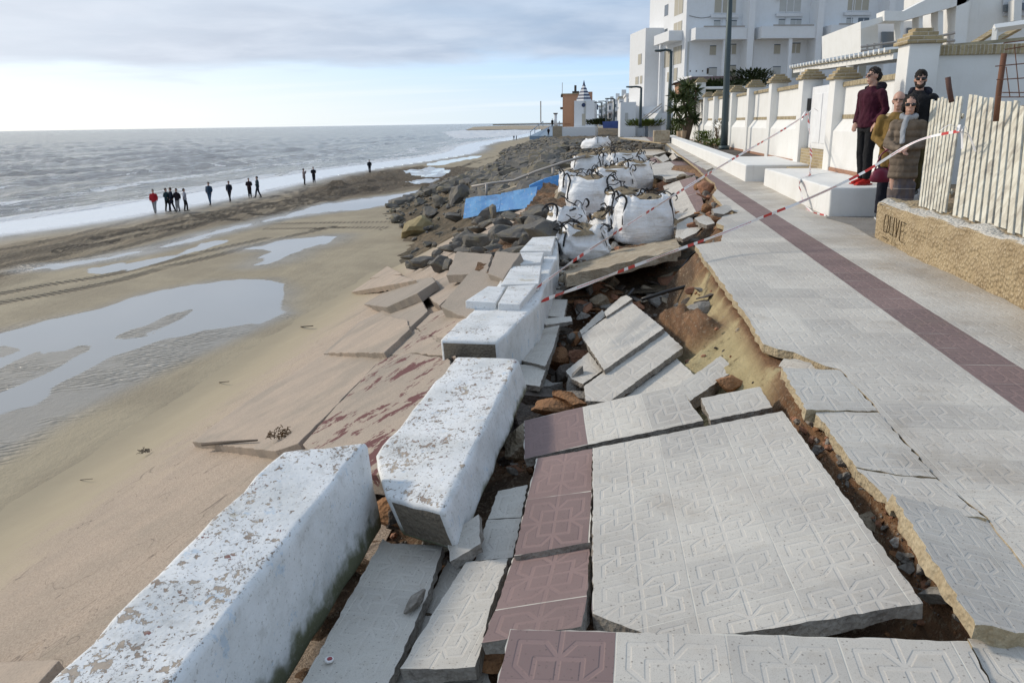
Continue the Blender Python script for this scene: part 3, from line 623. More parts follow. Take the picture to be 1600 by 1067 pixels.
slab('white slab half hidden under the raised slab', [(965,628,-0.33),(1055,558,-0.26),(1010,660,-0.28)], (3.4,1.4), [(950,640),(1055,558),(1088,588),(1064,610),(1010,660),(960,650)], group=HG, th=.045)
slab('thick white slab with a tan broken end at the foot of the sand bank', [(1058,603,-0.20),(1125,556,-0.14),(1078,626,-0.22)], (2.,1.), [(1058,602),(1088,583),(1125,556),(1151,576),(1078,626)], group=HG, th=.075)
# left strip beside the parapet
LG = 'slabs sunk beside the parapet'
slab('long white slab with a bottle cap on it, against the first parapet block', [(612,846,-.33),(692,852,-.30),(470,1070,-.30)], (1.9,5.3), [(598,841),(612,849),(650,850),(692,852),(668,930),(606,1070),(545,1210),(380,1210),(470,1070)], group=LG)
slab('small loose white slab tilted up on the gap', [(699,835,-.22),(748,803,-.16),(703,878,-.24)], (1.,1.), [(699,835),(748,803),(751,849),(703,877)], group=LG, th=.045)
slab('upper small square slab left of the oxblood slab', [(778,767,-.27),(824,758,-.24),(762,811,-.27)], (1.1,1.), [(778,767),(824,757),(814,808),(762,811)], group=LG)
slab('lower small square slab left of the oxblood slab', [(761,812,-.27),(814,808,-.24),(741,877,-.27)], (1.2,1.2), [(761,812),(814,809),(801,870),(741,877)], group=LG)
slab('narrow slab fallen into the gap beside the cracked slab', [(699,876,-.36),(723,889,-.34),(662,954,-.37)], (.7,1.9), [(699,876),(724,889),(685,961),(661,955)], group=LG)
slab('cracked white slab with its thick edge to the camera', [(728,878,-.25),(794,872,-.22),(625,1043,-.24)], (1.6,4.), [(728,878),(794,872),(770,940),(742,1041),(680,1045),(625,1044),(690,935)], group=LG, th=.05)
slab('white slab under the cracked one', [(659,960,-.36),(690,962,-.35),(600,1067,-.36)], (.8,1.6), [(655,960),(695,962),(690,1100),(590,1100)], group=LG)
slab('white slab under the bottom edge of the foreground gap', [(640,1062,-.35),(760,1050,-.33),(620,1110,-.36)], (2,1.), [(640,1060),(762,1050),(780,1130),(620,1140)], group=LG)
slab('long white slab running beside the second parapet block', [(836,511,-.42),(874,508,-.38),(801,560,-.42)], (1.8,2.6), [(836,510),(874,508),(864,545),(852,572),(801,560)], group=LG)
slab('short white slab at the end of the second parapet block', [(808,570,-.42),(854,572,-.40),(806,598,-.42)], (1.5,1.), [(810,569),(854,573),(843,604),(806,598)], group=LG)
slab('white slab beside the third parapet length', [(853,468,-.42),(887,468,-.40),(844,493,-.42)], (1.8,1.6), [(853,467),(887,468),(881,496),(844,493)], group=LG)
slab('thin white slab lying loose across the strip', [(850,498,-.36),(893,494,-.34),(851,507,-.37)], (1.6,.4), [(848,498),(892,494),(894,502),(852,508)], group=LG, th=.04)
for i,(x,y,w_,h_) in enumerate([(868,443,34,16),(872,428,30,12),(872,415,28,10),(868,457,24,9),(880,400,24,9)]):
    lab = ['flat slab piece between parapet and black hole','slab piece above it by the tape','slab piece below the broken slab corner','splinter slab piece against the parapet','slab piece at the foot of the slumped bag'][i]
    slab('white '+lab, [(x-w_/2,y-h_/2,-.40),(x+w_/2,y-h_/2,-.38),(x-w_/2-3,y+h_/2,-.40)], (1.7,1.2), [(x-w_/2+2,y-h_/2),(x+w_/2,y-h_/2+1),(x+w_/2-4,y+h_/2),(x-w_/2-4,y+h_/2-1)], group=LG, th=.045, seed=i)
# right: slabs broken off the edge of the sound paving
RG = 'slabs snapped off the sound paving'; MY=[PAVE,EDGEY]
slab('uppermost snapped grey slab beside the hole', [(1221,574,.13),(1312,577,.085),(1260,641,.12)], (2.2,2.2), [(1221,574),(1312,578),(1372,642),(1260,640)], group=RG, mats=MY, jagamp=.008)
slab('second snapped slab, below the uppermost one', [(1273,641,.10),(1372,645,.078),(1338,729,.09)], (2.2,3.), [(1272,641),(1320,643),(1372,644),(1418,696),(1463,746),(1400,741),(1338,729)], group=RG, mats=MY, jagamp=.008)
slab('third snapped slab, wedge shaped', [(1338,731,.085),(1463,748,.070),(1394,790,.08)], (2.4,1.6), [(1338,731),(1400,743),(1463,748),(1500,778),(1543,810),(1470,800),(1394,789)], group=RG, mats=MY, jagamp=.008)
slab('big shadowed slab tilting down to the right with a yellow broken edge', [(1394,771,.13),(1543,809,.045),(1524,976,.11)], (2.9,5.2), [(1394,771),(1470,791),(1543,809),(1600,878),(1740,1040),(1600,988),(1524,976),(1454,868)], group=RG, mats=MY, th=.06, jagamp=.01)
slab('pale crumbling corner slab at the top of the rubble gap', [(1229,563,.05),(1290,575,.06),(1199,597,-.10)], (1.6,1.2), [(1225,560),(1250,562),(1288,574),(1262,600),(1234,628),(1199,597)], group=RG, mats=MY, th=.05)
# far broken promenade
FG = 'broken promenade sheets beyond the bags'
slab('steeply tipped slab with oxblood stripe beside the big white bag', [(1036,291,-.02),(1086,276,.28),(1056,344,-.32)], (4.2,4.), [(1036,291),(1064,281),(1086,276),(1095,303),(1101,326),(1080,336),(1056,345),(1046,316)], u0=-.40, group=FG, th=.06, crumb=.2)
slab('broad flat sheet crossed by the oxblood stripe', [(1003,260,.18),(1068,250,.30),(1013,276,.14)], (7,5.), [(1003,260),(1050,252),(1066,250),(1090,269),(1089,272),(1060,277),(1040,281),(1034,275),(1013,274)], u0=-.85, group=FG, th=.08)
slab('sheet of paving farthest up the broken promenade', [(995,234,.15),(1025,229,.30),(997,243,.12)], (5,5), [(995,234),(1022,229),(1040,238),(1020,243),(997,243)], u0=-1.6, group=FG, th=.1)
slab('tipped sheet with stripe corner between two flat sheets', [(1000,258,.10),(1026,246,.35),(1012,262,.05)], (5,3), [(1000,257),(1024,244),(1034,247),(1036,255),(1016,259)], u0=-.5, group=FG, th=.08)
slab('small square slab tipped up on the far sheets', [(1026,246,.36),(1040,241,.42),(1036,254,.25)], (2,2), [(1027,247),(1039,241),(1046,249),(1036,254)], group=FG, th=.06)
slab('grey slab propped against the far planter kerb', [(1046,243,.35),(1054,240,.5),(1050,250,.28)], (2,2), [(1045,246),(1052,239),(1057,247),(1049,252)], group=FG, th=.06)
slab('pale slab lying on the sound paving edge', [(1113,327,.30),(1144,320,.30),(1117,334,.26)], (3,1), [(1113,327),(1133,320),(1141,321),(1144,328),(1131,335),(1116,333)], group=FG, th=.05)
slab('flat white piece at the foot of the tipped slab', [(1062,349,-.05),(1100,328,.05),(1060,372,-.12)], (3,2), [(1058,350),(1076,340),(1082,341),(1084,350),(1062,373),(1055,371)], group=FG, th=.05)
slab('blue grey slab piece resting on the small rubble heap', [(1088,340,.16),(1112,336,.18),(1100,350,.12)], (2,1), [(1085,341),(1099,336),(1110,340),(1117,349),(1104,352),(1092,348)], group=FG, th=.06)
slab('grey triangular piece in the small rubble heap', [(1066,360,.0),(1090,352,.05),(1062,372,-.05)], (2,1), [(1060,370),(1072,357),(1098,354),(1088,364),(1066,374)], group=FG, th=.05)
slab('thin flat piece with yellow moss on the far paving', [(1098,262,.40),(1112,258,.42),(1101,266,.40)], (1,1), [(1097,262),(1108,259),(1114,262),(1104,266)], group=FG, th=.05)
slab('thin flat piece left of the planter on the far paving', [(1078,252,.42),(1092,248,.44),(1081,255,.42)], (1,1), [(1077,252),(1086,249),(1092,252),(1084,255)], group=FG, th=.05)
# the great broken concrete bed on edge in front of the bags
def bed():
    t = [P(881,421,-.40),P(905,405,-.42),P(955,392,-.42),P(1004,380,-.40),P(1050,370,-.34),P(1064,384,.02),P(1058,390,.06),P(1000,404,.0),P(940,421,-.06),P(884,432,-.12)]
    c = sum(t,Vector())/len(t); bm = bmesh.new(); r = random.Random(2)
    T = [bm.verts.new(q-c) for q in t]; Lw = [bm.verts.new(q-c-Vector((0,0,.13+r.uniform(-.02,.02)))) for q in t]
    bm.faces.new(T); bm.faces.new(Lw[::-1])
    for i in range(len(t)): bm.faces.new((Lw[i],Lw[(i+1)%len(t)],T[(i+1)%len(t)],T[i]))
    fixn(bm); bmesh.ops.triangulate(bm, faces=bm.faces[:]); bmesh.ops.subdivide_edges(bm, edges=bm.edges[:], cuts=4, use_grid_fill=True)
    for v in bm.verts: v.co += v.normal*0 + noise.noise_vector(v.co*5)*.035 + noise.noise_vector(v.co*16)*.012
    o = obj('concrete_bed', bm, TANC, smooth=False); o.location = c; return tag(o, 'thick broken concrete bed bridging the black hole in front of the bags', 'concrete slab')
bed()

# ------------------------------------------------------------------ whitewashed parapet, broken into blocks
ENDC = mat('block_core', m_conc, (.21,.175,.13),(.12,.10,.078), 6)
def blockmesh(name, top, hgt, m, label, group=None, cut=.09, amp=.012, lean=(0,0), bev=.03, endmat=None, chips=0):
    T = [P(*q) for q in top]; c = sum(T,Vector())/len(T); bm = bmesh.new()
    t = [bm.verts.new(q-c) for q in T]; l = [bm.verts.new(q-c+Vector((lean[0],lean[1],-hgt))) for q in T]; n = len(t)
    bm.faces.new(t); bm.faces.new(l[::-1])
    for i in range(n):
        f = bm.faces.new((l[i],l[(i+1)%n],t[(i+1)%n],t[i]))
        if endmat and i in endmat: f.material_index = 1
    fixn(bm)
    bmesh.ops.bevel(bm, geom=[e for e in bm.edges if e.calc_face_angle(0)>.4], offset=bev, segments=4, profile=.55, affect='EDGES')
    bmesh.ops.triangulate(bm, faces=[f for f in bm.faces if len(f.verts)>4])
    for _ in range(6):
        es = [e for e in bm.edges if e.calc_length() > cut*1.6]
        if not es: break
        bmesh.ops.subdivide_edges(bm, edges=es, cuts=1); bmesh.ops.triangulate(bm, faces=[f for f in bm.faces if len(f.verts)>3])
    bm.normal_update(); r = random.Random(len(label))
    for v in bm.verts:
        k = noise.fractal(v.co*3.2+c, .6, 2, 4)*amp + noise.noise(v.co*13)*amp*.35
        v.co += v.normal*k
    zz = [v.co.z for v in bm.verts]; top_z = max(zz)
    me = bpy.data.meshes.new(name); bm.to_mesh(me); bm.free()
    o = link(name, me, [m]+([ENDC] if endmat else []), smooth=True); o.location = c
    at = me.attributes.new('low','FLOAT','POINT')
    # how far down the side a point is: 1 at the foot
    ax = c
    def topat(co):
        nrm = (T[1]-T[0]).cross(T[-1]-T[0]); nrm = nrm if nrm.z>0 else -nrm; q = co+c
        return T[0].z - ((q.x-T[0].x)*nrm.x + (q.y-T[0].y)*nrm.y)/nrm.z
    at.data.foreach_set('value', [max(0,min(1.2,(topat(v.co)-(v.co.z+c.z))/hgt)) for v in me.vertices])
    return tag(o, label, 'parapet block', group)
PG = 'blocks of the broken parapet'
blockmesh('parapet_block', [(440,703,.15),(574,688,.13),(600,745,.10),(264,1067,.07),(90,1290,.05),(-150,1330,.07),(58,1067,.12)] if 0 else [(440,703,.15),(574,688,.13),(150,1220,.05),(-160,1290,.08)], .47, PEEL, 'nearest parapet block, its top flaking to oxblood paint, moss along its foot', PG, lean=(.05,0))
blockmesh('parapet_block', [(585,712,-.05),(712,556,.0),(810,561,.02),(692,797,-.02),(600,776,-.06)], .24, PEEL, 'second parapet block, knocked askew, with speckled flaking top', PG, lean=(.06,.05), endmat=(3,4))
blockmesh('parapet_block', [(686,530,-.08),(752,472,-.05),(843,472,-.04),(779,533,-.07)], .52, PEEL2, 'third parapet block, with a bare dark broken end facing the camera', PG, lean=(.03,0), endmat=(3,))
blockmesh('parapet_block', [(750,474,-.055),(810,406,-.05),(868,404,-.04),(842,473,-.055)], .50, PEEL2, 'whitewashed middle length of the parapet under loose capping slabs', PG, lean=(.03,0))
blockmesh('parapet_block', [(812,405,-.04),(838,371,-.10),(872,368,-.10),(871,405,-.04)], .50, PEEL2, 'far end block of the parapet beside the slumped bag', PG, lean=(.03,0))
def cap(pts, label):
    T = [P(*q) for q in pts]; c = sum(T,Vector())/len(T); bm = bmesh.new(); n=len(T)
    t = [bm.verts.new(q-c) for q in T]; l = [bm.verts.new(q-c-Vector((0,0,.075))) for q in T]
    bm.faces.new(t); bm.faces.new(l[::-1])
    for i in range(n): bm.faces.new((l[i],l[(i+1)%n],t[(i+1)%n],t[i]))
    fixn(bm); o = obj('capping_slab', bm, PEEL2, bevel=.008); o.location = c; tag(o, label, 'capping slab', 'loose whitewashed capping slabs')
cap([(727,470,.02),(762,447,.03),(790,448,.02),(775,473,.01)], 'left half of the split nearest capping slab')
cap([(778,474,.015),(794,447,.03),(838,444,.03),(812,476,.01)], 'right half of the split nearest capping slab')
cap([(782,445,.03),(800,416,.04),(846,415,.04),(842,443,.03)], 'capping slab second from the near end, with a chipped corner')
cap([(795,414,.03),(808,395,.04),(850,394,.04),(845,410,.03)], 'capping slab over the open joint, third from the near end')
cap([(812,392,.03),(832,371,.02),(868,369,.02),(862,392,.03)], 'farthest capping slab on the parapet')

# ------------------------------------------------------------------ broken slabs of the apron
def aslab(label, outline, o0=.02, tilt=(0,0), m=None, th=.14, seed=0):
    pts = [A(x,y,o0) for x,y in outline]; c = sum(pts,Vector())/len(pts)
    n = (APN + Vector((tilt[0],tilt[1],0))).normalized(); pts = [PN(x,y,c,n) for x,y in outline]
    r = random.Random(seed+len(label)); top=[]
    for i in range(len(pts)):
        a,b = pts[i],pts[(i+1)%len(pts)]; k = max(1,int((b-a).length/.12)); e=(b-a).normalized(); s=n.cross(e); top.append(a)
        for j in range(1,k): top.append(a.lerp(b,j/k)+s*r.uniform(-.012,.012))
    bm=bmesh.new(); T=[bm.verts.new(q-c) for q in top]; L=[bm.verts.new(q-c-n*th*r.uniform(.85,1.15)) for q in top]; k=len(T)
    bm.faces.new(T); bm.faces.new(L[::-1])
    for i in range(k): bm.faces.new((L[i],L[(i+1)%k],T[(i+1)%k],T[i]))
    fixn(bm); o=obj('slope_slab',bm,m or SSLAB,bevel=.006); o.location=c
    tag(o,label,'concrete slab','cracked slabs of the sea wall slope'); return o
aslab('slope slab with large patches of flaking red paint', [(473,694),(520,640),(598,558),(640,552),(700,560),(720,600),(650,690),(600,740),(540,740)], .035, m=SRED)
aslab('bare slope slab between the red patches and the third parapet block', [(600,556),(648,514),(700,530),(712,558),(645,551)], .035, m=SRED2)
aslab('slope slab with faded red traces beside the third parapet block', [(650,512),(672,490),(690,484),(735,492),(740,530),(700,545)], .035, m=SRED2)
aslab('tan slope slab with a red lower edge, tipped up against the parapet', [(688,478),(739,420),(760,426),(790,433),(735,500),(705,486)], .16, (.10,-.10))
aslab('large pinkish slope slab tipped up below the dark boulders', [(697,430),(714,393),(769,397),(757,438),(740,428)], .22, (.16,-.1))
aslab('narrow pinkish slope slab next to the parapet capping', [(762,428),(775,393),(813,395),(786,436)], .24, (.1,-.1))
aslab('grey slope slab with a rough broken corner in the middle of the slope', [(648,459),(672,441),(700,432),(722,436),(714,452),(686,478),(672,466)], .07, (.03,0))
aslab('pale lit slope slab lifted beside the long crack', [(560,474),(610,444),(676,433),(680,440),(652,458),(604,480)], .10, (-.03,.02))
aslab('slope slab at the lower end by the boulders', [(528,449),(585,430),(625,430),(650,438),(600,447),(535,459)], .08, (-.02,0))
aslab('long low slope slab along the sand', [(580,418),(600,413),(628,428),(570,436),(552,436)], .10, (0,0))
aslab('broad slope slab left of the crack in the middle of the slope', [(505,552),(560,504),(604,482),(655,461),(668,486),(640,512),(596,552)], .06, (-.02,.0))
aslab('broad pale slope slab left of the red one', [(300,690),(380,630),(505,554),(597,553),(596,560),(520,638),(466,692),(430,704)], .028)
aslab('small slope slab cut off by the bottom left corner', [(-260,1046),(-90,1036),(92,1031),(60,1066),(20,1130),(-260,1200)], .035, th=.09)
aslab('grey smoother slope slab with straight sides in the middle', [(512,551),(560,508),(600,492),(636,500),(640,514),(600,551)], .09, (-.015,0), th=.12)
aslab('small wedge of slope slab between the tipped slab and the parapet', [(735,500),(762,470),(790,440),(800,440),(770,476),(742,505)], .10, (.05,0), th=.12)
def strip(name, a, b, w, m, label, cat, h=.03, zoff=0.):
    d = (b-a); L=d.length; e=d.normalized(); s=Vector((-e.y,e.x,0)).normalized(); bm=bmesh.new()
    tube(bm,[a+Vector((0,0,h/2+zoff)),a.lerp(b,.35)+s*.02+Vector((0,0,h/2+zoff)),b+Vector((0,0,h/2+zoff))],[w,w*.8,w*.4],6)
    return tag(obj(name,bm,m,smooth=True),label,cat)
STICK = flat_mat('driftwood', (.075,.055,.04), .9)
strip('stick',A(317,696,.045),A(402,690,.045),.022,STICK,'dark stick lying above the nearest parapet block','stick')
strip('stick',A(297,602,.045),A(358,597,.045),.02,STICK,'dark stick on the pinkish middle of the slope','stick')
strip('stick',A(433,514,.045),A(489,510,.045),.035,STICK,'dark stick high on the slope towards the boulders','stick')
strip('stick',A(63,757,.01),A(145,749,.01),.012,STICK,'thin straight twig near the left edge of the slope','stick')
WEED = flat_mat('dry_seaweed', (.16,.085,.03), .95, nz=.5, scale=30, bs=1., bd=.02)
def tuft(label, c, r_, h, m=WEED, n=90, seed=0, cat='seaweed', name='seaweed_clump'):
    r = random.Random(seed); bm=bmesh.new()
    for _ in range(n):
        a=r.uniform(0,6.28); q=Vector((math.cos(a),math.sin(a),0))*r_*math.sqrt(r.random()); q.z=r.uniform(0,h); d=Vector((r.uniform(-1,1),r.uniform(-1,1),r.uniform(-.3,.4)))*r_*.5
        tube(bm,[q,q+d*.5+Vector((0,0,.2*h)),q+d],[.004,.004,.002] if r_<.3 else [.02,.02,.008],3)
    o=obj(name,bm,m); o.location=c; return tag(o,label,cat)
tuft('orange brown clump of seaweed next to the crack above the nearest block', A(438,682,.045), .10,.05, seed=1)
tuft('dark clump of seaweed in the middle of the near slope', A(226,706,.01), .10,.03, STICK, seed=2)

# ------------------------------------------------------------------ rubble in the holes
def rockmesh(seed, sub=3, cuts=15, flat=1.):
    r = random.Random(seed); bm=bmesh.new(); bmesh.ops.create_icosphere(bm, subdivisions=sub, radius=1)
    pl=[(Vector((r.gauss(0,1),r.gauss(0,1),r.gauss(0,1))).normalized(), r.uniform(.48,.78)) for _ in range(cuts)]
    for v in bm.verts:
        for n,d in pl:
            k=v.co.dot(n)
            if k>d: v.co -= n*(k-d)
        v.co += v.co.normalized()*noise.fractal(v.co*1.6+Vector((seed,0,0)),.6,2,4)*.07
        v.co.z*=flat
    me=bpy.data.meshes.new('rock'); bm.to_mesh(me); bm.free(); return me
def shardmesh(seed, th=.16):
    r=random.Random(seed); bm=bmesh.new(); n=r.randint(4,6); pts=[]
    for i in range(n):
        a=6.283*(i+r.uniform(-.3,.3))/n; k=r.uniform(.6,1.1); pts.append(Vector((math.cos(a)*k,math.sin(a)*k*.75,0)))
    q=[]
    for i in range(n):
        a,b=pts[i],pts[(i+1)%n]; q+= [a, a.lerp(b,.5)+Vector((r.uniform(-.06,.06),r.uniform(-.06,.06),0))]
    prism(bm,q,-th/2,th/2); fixn(bm)
    for v in bm.verts: v.co += noise.noise_vector(v.co*3+Vector((seed,0,0)))*.06
    me=bpy.data.meshes.new('shard'); bm.to_mesh(me); bm.free(); return me
RK=[rockmesh(i+20) for i in range(8)]; SH=[shardmesh(i+50) for i in range(8)]
_mc={}
def chunk(me, m, loc, s, rot, name, label, cat, group=None):
    key=(me.name,m.name)
    if key not in _mc:
        c=me.copy(); c.materials.clear(); c.materials.append(m); _mc[key]=c
    o=bpy.data.objects.new(name,_mc[key]); COL.objects.link(o); o.location=loc; o.scale=s if isinstance(s,tuple) else (s,s,s); o.rotation_euler=rot
    return tag(o,label,cat,group)
rr=random.Random(11)

def on_fill(px, py, z0=-.5):
    z = z0
    for _ in range(6):
        q = P(px,py,z); z = .5*z + .5*fillz(q.x,q.y)
    return P(px,py,z)
# singled-out pieces: (px,py,z, kind, material, size(x,y,z), rot, label)
spec=[(918,458,-.62,'R',TANC,(.09,.07,.26),(.2,.1,.3),'tall yellowish stone standing upright before the black hole'),
 (933,462,-.62,'R',BRICKY,(.085,.07,.22),(.1,.3,.9),'brick red stone standing beside the tall yellowish one'),
 (945,468,-.60,'S',GREYC,(.07,.16,.4),(1.3,.2,.2),'narrow grey splinter standing beside the red stone'),
 (1037,424,-.50,'S',TANC,(.22,.2,.6),(.5,-.4,.2),'pale wedge of concrete bed sticking out of the black hole'),
 (1030,450,-.48,'S',TANC,(.36,.10,.5),(.6,-.5,.95),'long narrow tan slab piece leaning right of the black hole'),
 (1052,440,-.45,'S',CLAY,(.28,.17,.8),(.7,-.5,.8),'orange stained slab piece leaning against the sand bank'),
 (1035,470,-.55,'R',BRICKY,(.22,.15,.14),(.2,.3,.6),'brick red lump under the black pipe'),
 (1002,466,-.52,'S',BRICKY,(.13,.08,.4),(.6,.3,.4),'reddish shard at the upper end of the slab heap'),
 (905,556,-.62,'R',BRICKY,(.16,.11,.09),(.1,.3,.2),'flat brick red stone left of the slab heap'),
 (898,530,-.62,'R',CLAY,(.13,.10,.08),(.3,.1,.7),'orange lump between parapet strip and slab heap'),
 (893,527,-.52,'R',GREYC,(.05,.07,.10),(.5,.1,.2),'small pinkish grey pebble shaped chunk above the red stones'),
 (868,560,-.66,'R',CLAY,(.13,.22,.16),(.1,.1,.3),'orange clay lump below the short white slab'),
 (900,604,-.48,'S',GREYC,(.10,.24,.6),(1.2,.3,.25),'rough shard standing on edge at the left of the slab heap'),
 (880,585,-.58,'R',DARKC,(.11,.20,.14),(.1,.1,-.3),'dark brown lump beside the standing shard'),
 (845,608,-.55,'S',GREYC,(.20,.08,.9),(.2,0,.1),'flat brownish slab piece above the clay heap'),
 (838,622,-.52,'S',DARKC,(.28,.12,.5),(.15,.1,.15),'dark slab piece lying level over the clay heap'),
 (915,625,-.40,'S',EDGE,(.26,.07,.5),(.5,.05,-.3),'thin long stone strip across the top of the raised slab'),
 (862,636,-.40,'R',CLAY,(.20,.13,.10),(.1,.1,.2),'broad orange clay lump above the raised slab'),
 (890,628,-.36,'S',CLAY,(.20,.07,.7),(.6,.1,-.5),'pointed clay stained piece beside the clay lump'),
 (790,665,-.55,'S',DARKC,(.09,.24,.7),(1.2,-.5,-.2),'dark slab standing against the second parapet block'),
 (812,690,-.50,'R',TANC,(.12,.26,.15),(.1,.1,-.3),'long sandy lump beside the oxblood slab'),
 (822,650,-.50,'S',DARKC,(.16,.2,.5),(.5,.3,.1),'brown tilted piece between parapet and raised slab'),
 (650,806,-.32,'R',CLAY,(.24,.12,.13),(.1,.1,.2),'orange clay mound under the broken end of the second parapet block'),
 (690,838,-.42,'R',TANC,(.14,.10,.07),(.1,.1,.5),'tan earth lump between the second block and the loose slab'),
 (647,940,-.25,'R',EDGE,(.030,.085,.05),(.2,.6,-.2),'slim pinkish stone fragment lying on the long white slab'),
 (1160,545,-.5,'R',TANC,(.05,.05,.03),(0,0,0),'small yellow stone at the foot of the sand bank'),
 (1140,600,-.18,'R',CLAY,(.13,.12,.07),(0,.2,0),'orange lump under the thick white slab'),
 (1290,745,-.22,'R',mat('white_mortar',m_conc,(.66,.63,.58),(.5,.47,.42),10),(.055,.03,.02),(0,.2,.2),'white mortar flake in the upper rubble gap'),
 (1405,852,-.16,'R',mat('white_mortar',m_conc,(.66,.63,.58),(.5,.47,.42),10),(.065,.028,.022),(0,.1,.15),'bright white mortar lump in the middle of the rubble gap'),
 (1375,820,-.24,'R',TANC,(.12,.12,.05),(0,0,.2),'pale sandy lump behind the white mortar lump'),
 (1452,885,-.20,'R',GREYC,(.035,.05,.05),(0,.4,.3),'grey angular stone against the big shadowed slab'),
 (1470,905,-.24,'R',GREYC,(.04,.035,.03),(.3,.4,.3),'small grey stone just below the angular one'),
 (1465,960,-.22,'S',GREYC,(.05,.045,.7),(1.,.1,.3),'round edged grey flake standing at the foot of the gap'),
 (1455,935,-.22,'R',GREYC,(.035,.045,.035),(0,.4,.3),'pyramid shaped grey stone near the foot of the gap'),
 (1440,940,-.26,'R',GREYC,(.03,.03,.025),(.1,.4,.3),'little grey stone left of the pyramid shaped one'),
 (1500,965,-.22,'R',EDGE,(.03,.05,.07),(.1,.1,.1),'brown stone wedged under the tip of the shadowed slab'),
 (960,968,-.25,'R',DARKC,(.10,.03,.03),(.1,.1,-.3),'dark blue grey lump in the slit below the largest slab'),
 (770,1030,-.30,'R',CLAY,(.12,.07,.06),(.1,.1,.3),'orange lump in the gap left of the foreground slab'),
 (640,815,-.34,'R',CLAY,(.14,.09,.07),(.1,.1,.1),'sandy lump under the end of the second parapet block'),
 (620,810,-.30,'R',DARKC,(.09,.06,.07),(.1,.3,.1),'dark stone in the joint between the first two parapet blocks'),
 (1084,296,-.1,'R',TANC,(.5,.2,.35),(.2,.1,.3),'mossy yellow block of bedding behind the big white bag'),
 (1110,345,.02,'R',CLAY,(.16,.12,.12),(.2,.1,.3),'orange block under the sound paving edge'),
 (1122,358,.05,'R',CLAY,(.12,.1,.1),(.2,.1,.3),'rust coloured lump at the notch in the paving'),
 (1085,352,.05,'R',BRICKY,(.13,.09,.08),(.2,.1,.3),'red brown stone in the small rubble heap'),
 (886,305,-.3,'R',TANC,(.55,.4,.5),(.2,.1,.3),'big square concrete lump at the upper end of the blue ramp'),
 (875,330,-.6,'R',TANC,(.4,.4,.5),(.1,.2,.6),'tan concrete lump below the square one by the bags'),
]
for (x,y,z,k,m,s,rot,lab) in spec:
    if k is None: continue
    me = (RK if k=='R' else SH)[rr.randrange(8)]
    q_ = P(x,y,z) if x<1280 else on_fill(x,y)+Vector((0,0,s[2]*(.5 if k=='R' else .12)))
    chunk(me, m, q_, s, rot, 'rubble_stone' if k=='R' else 'rubble_shard', lab, 'rubble')
QUEUE=[]
# small repeated rubble strewn in the gaps
def strew(n, reg, mats, s0, s1, label, group, dz=.0, seed=0):
    r=random.Random(seed); k=0
    while k<n:
        x=r.uniform(reg[0],reg[2]); y=r.uniform(reg[1],reg[3]); q=on_fill(x,y)
        if sdpoly(np.array([q.x]),np.array([q.y]),[Vector((1.2,28,0))]+bank3+[Vector((5,1,0)),Vector((5,28,0))])[0]<.03: k+=.2; continue
        s=r.uniform(s0,s1)*(q-CP).length/3; me=(RK+SH)[r.randrange(16)]
        QUEUE.append((s/(q-CP).length, me, mats[r.randrange(len(mats))], (q.x,q.y,q.z+s*.3+dz), (s,s*r.uniform(.5,.9),s*r.uniform(.4,.7)), (r.uniform(-.4,.4),r.uniform(-.4,.4),r.uniform(0,6)), label, group)); k+=1
def strew_path(n, la, lb, mats, s0, s1, label, group, seed=0, lift=.35):
    r=random.Random(seed)
    def at(l,t):
        f=t*(len(l)-1); i=min(int(f),len(l)-2); f-=i; return (l[i][0]*(1-f)+l[i+1][0]*f, l[i][1]*(1-f)+l[i+1][1]*f)
    for _ in range(n):
        t=r.random(); s=r.random(); a,b=at(la,t),at(lb,t); q=on_fill(a[0]*(1-s)+b[0]*s, a[1]*(1-s)+b[1]*s,-.2); k=(s0+(s1-s0)*r.random()**2.2)
        QUEUE.append((k/(q-CP).length, (RK+SH)[r.randrange(16)], mats[r.randrange(len(mats))], (q.x,q.y,q.z+k*lift), (k,k*r.uniform(.55,.95),k*r.uniform(.45,.8)), (r.uniform(-.5,.5),r.uniform(-.5,.5),r.uniform(0,6)), label, group))
strew_path(150,[(1228,642),(1300,742),(1375,850),(1442,945),(1400,975)],[(1262,645),(1335,735),(1394,795),(1455,880),(1510,975)],[GREYC,CLAY,BRICKY,DARKC,EDGE,BRICKY,GREYC],.008,.05,'small stone among the orange fill in the long gap at right','rubble in the long gap',seed=1)
strew_path(40,[(1140,990),(1300,985),(1420,965)],[(1200,997),(1340,998),(1500,990)],[GREYC,CLAY,BRICKY,DARKC],.008,.03,'stone in the slit in front of the foreground slab','rubble in the front slit',seed=21)
strew(60,(845,455,925,640),[BRICKY,CLAY,GREYC,DARKC,EDGE],.018,.055,'loose stone in the trench beside the parapet strip','rubble in the trench',seed=2)
strew(60,(905,440,1110,500),[BRICKY,TANC,GREYC,DARKC,CLAY],.018,.065,'loose stone on the floor of the black hole','rubble in the black hole',seed=3)
strew(40,(590,800,760,900),[BRICKY,CLAY,GREYC,DARKC,EDGE],.008,.022,'loose stone in the gap between the first two parapet blocks','rubble between the blocks',seed=8)
strew(30,(730,860,800,1060),[BRICKY,CLAY,GREYC,DARKC],.008,.02,'loose stone under the lower oxblood slab','rubble under the oxblood slab',seed=9)
strew(50,(770,600,880,740),[BRICKY,CLAY,DARKC,EDGE],.014,.045,'loose stone in the clay heap by the second block','rubble in the clay heap',seed=4)
strew(26,(850,395,895,470),[GREYC,EDGE,DARKC,TANC],.012,.03,'loose splinter on the strip beside the parapet','splinters on the strip',dz=.10,seed=5)
strew(30,(1040,330,1130,400),[GREYC,CLAY,BRICKY,EDGE],.012,.035,'loose stone in the small heap at the paving notch','rubble at the notch',seed=6)
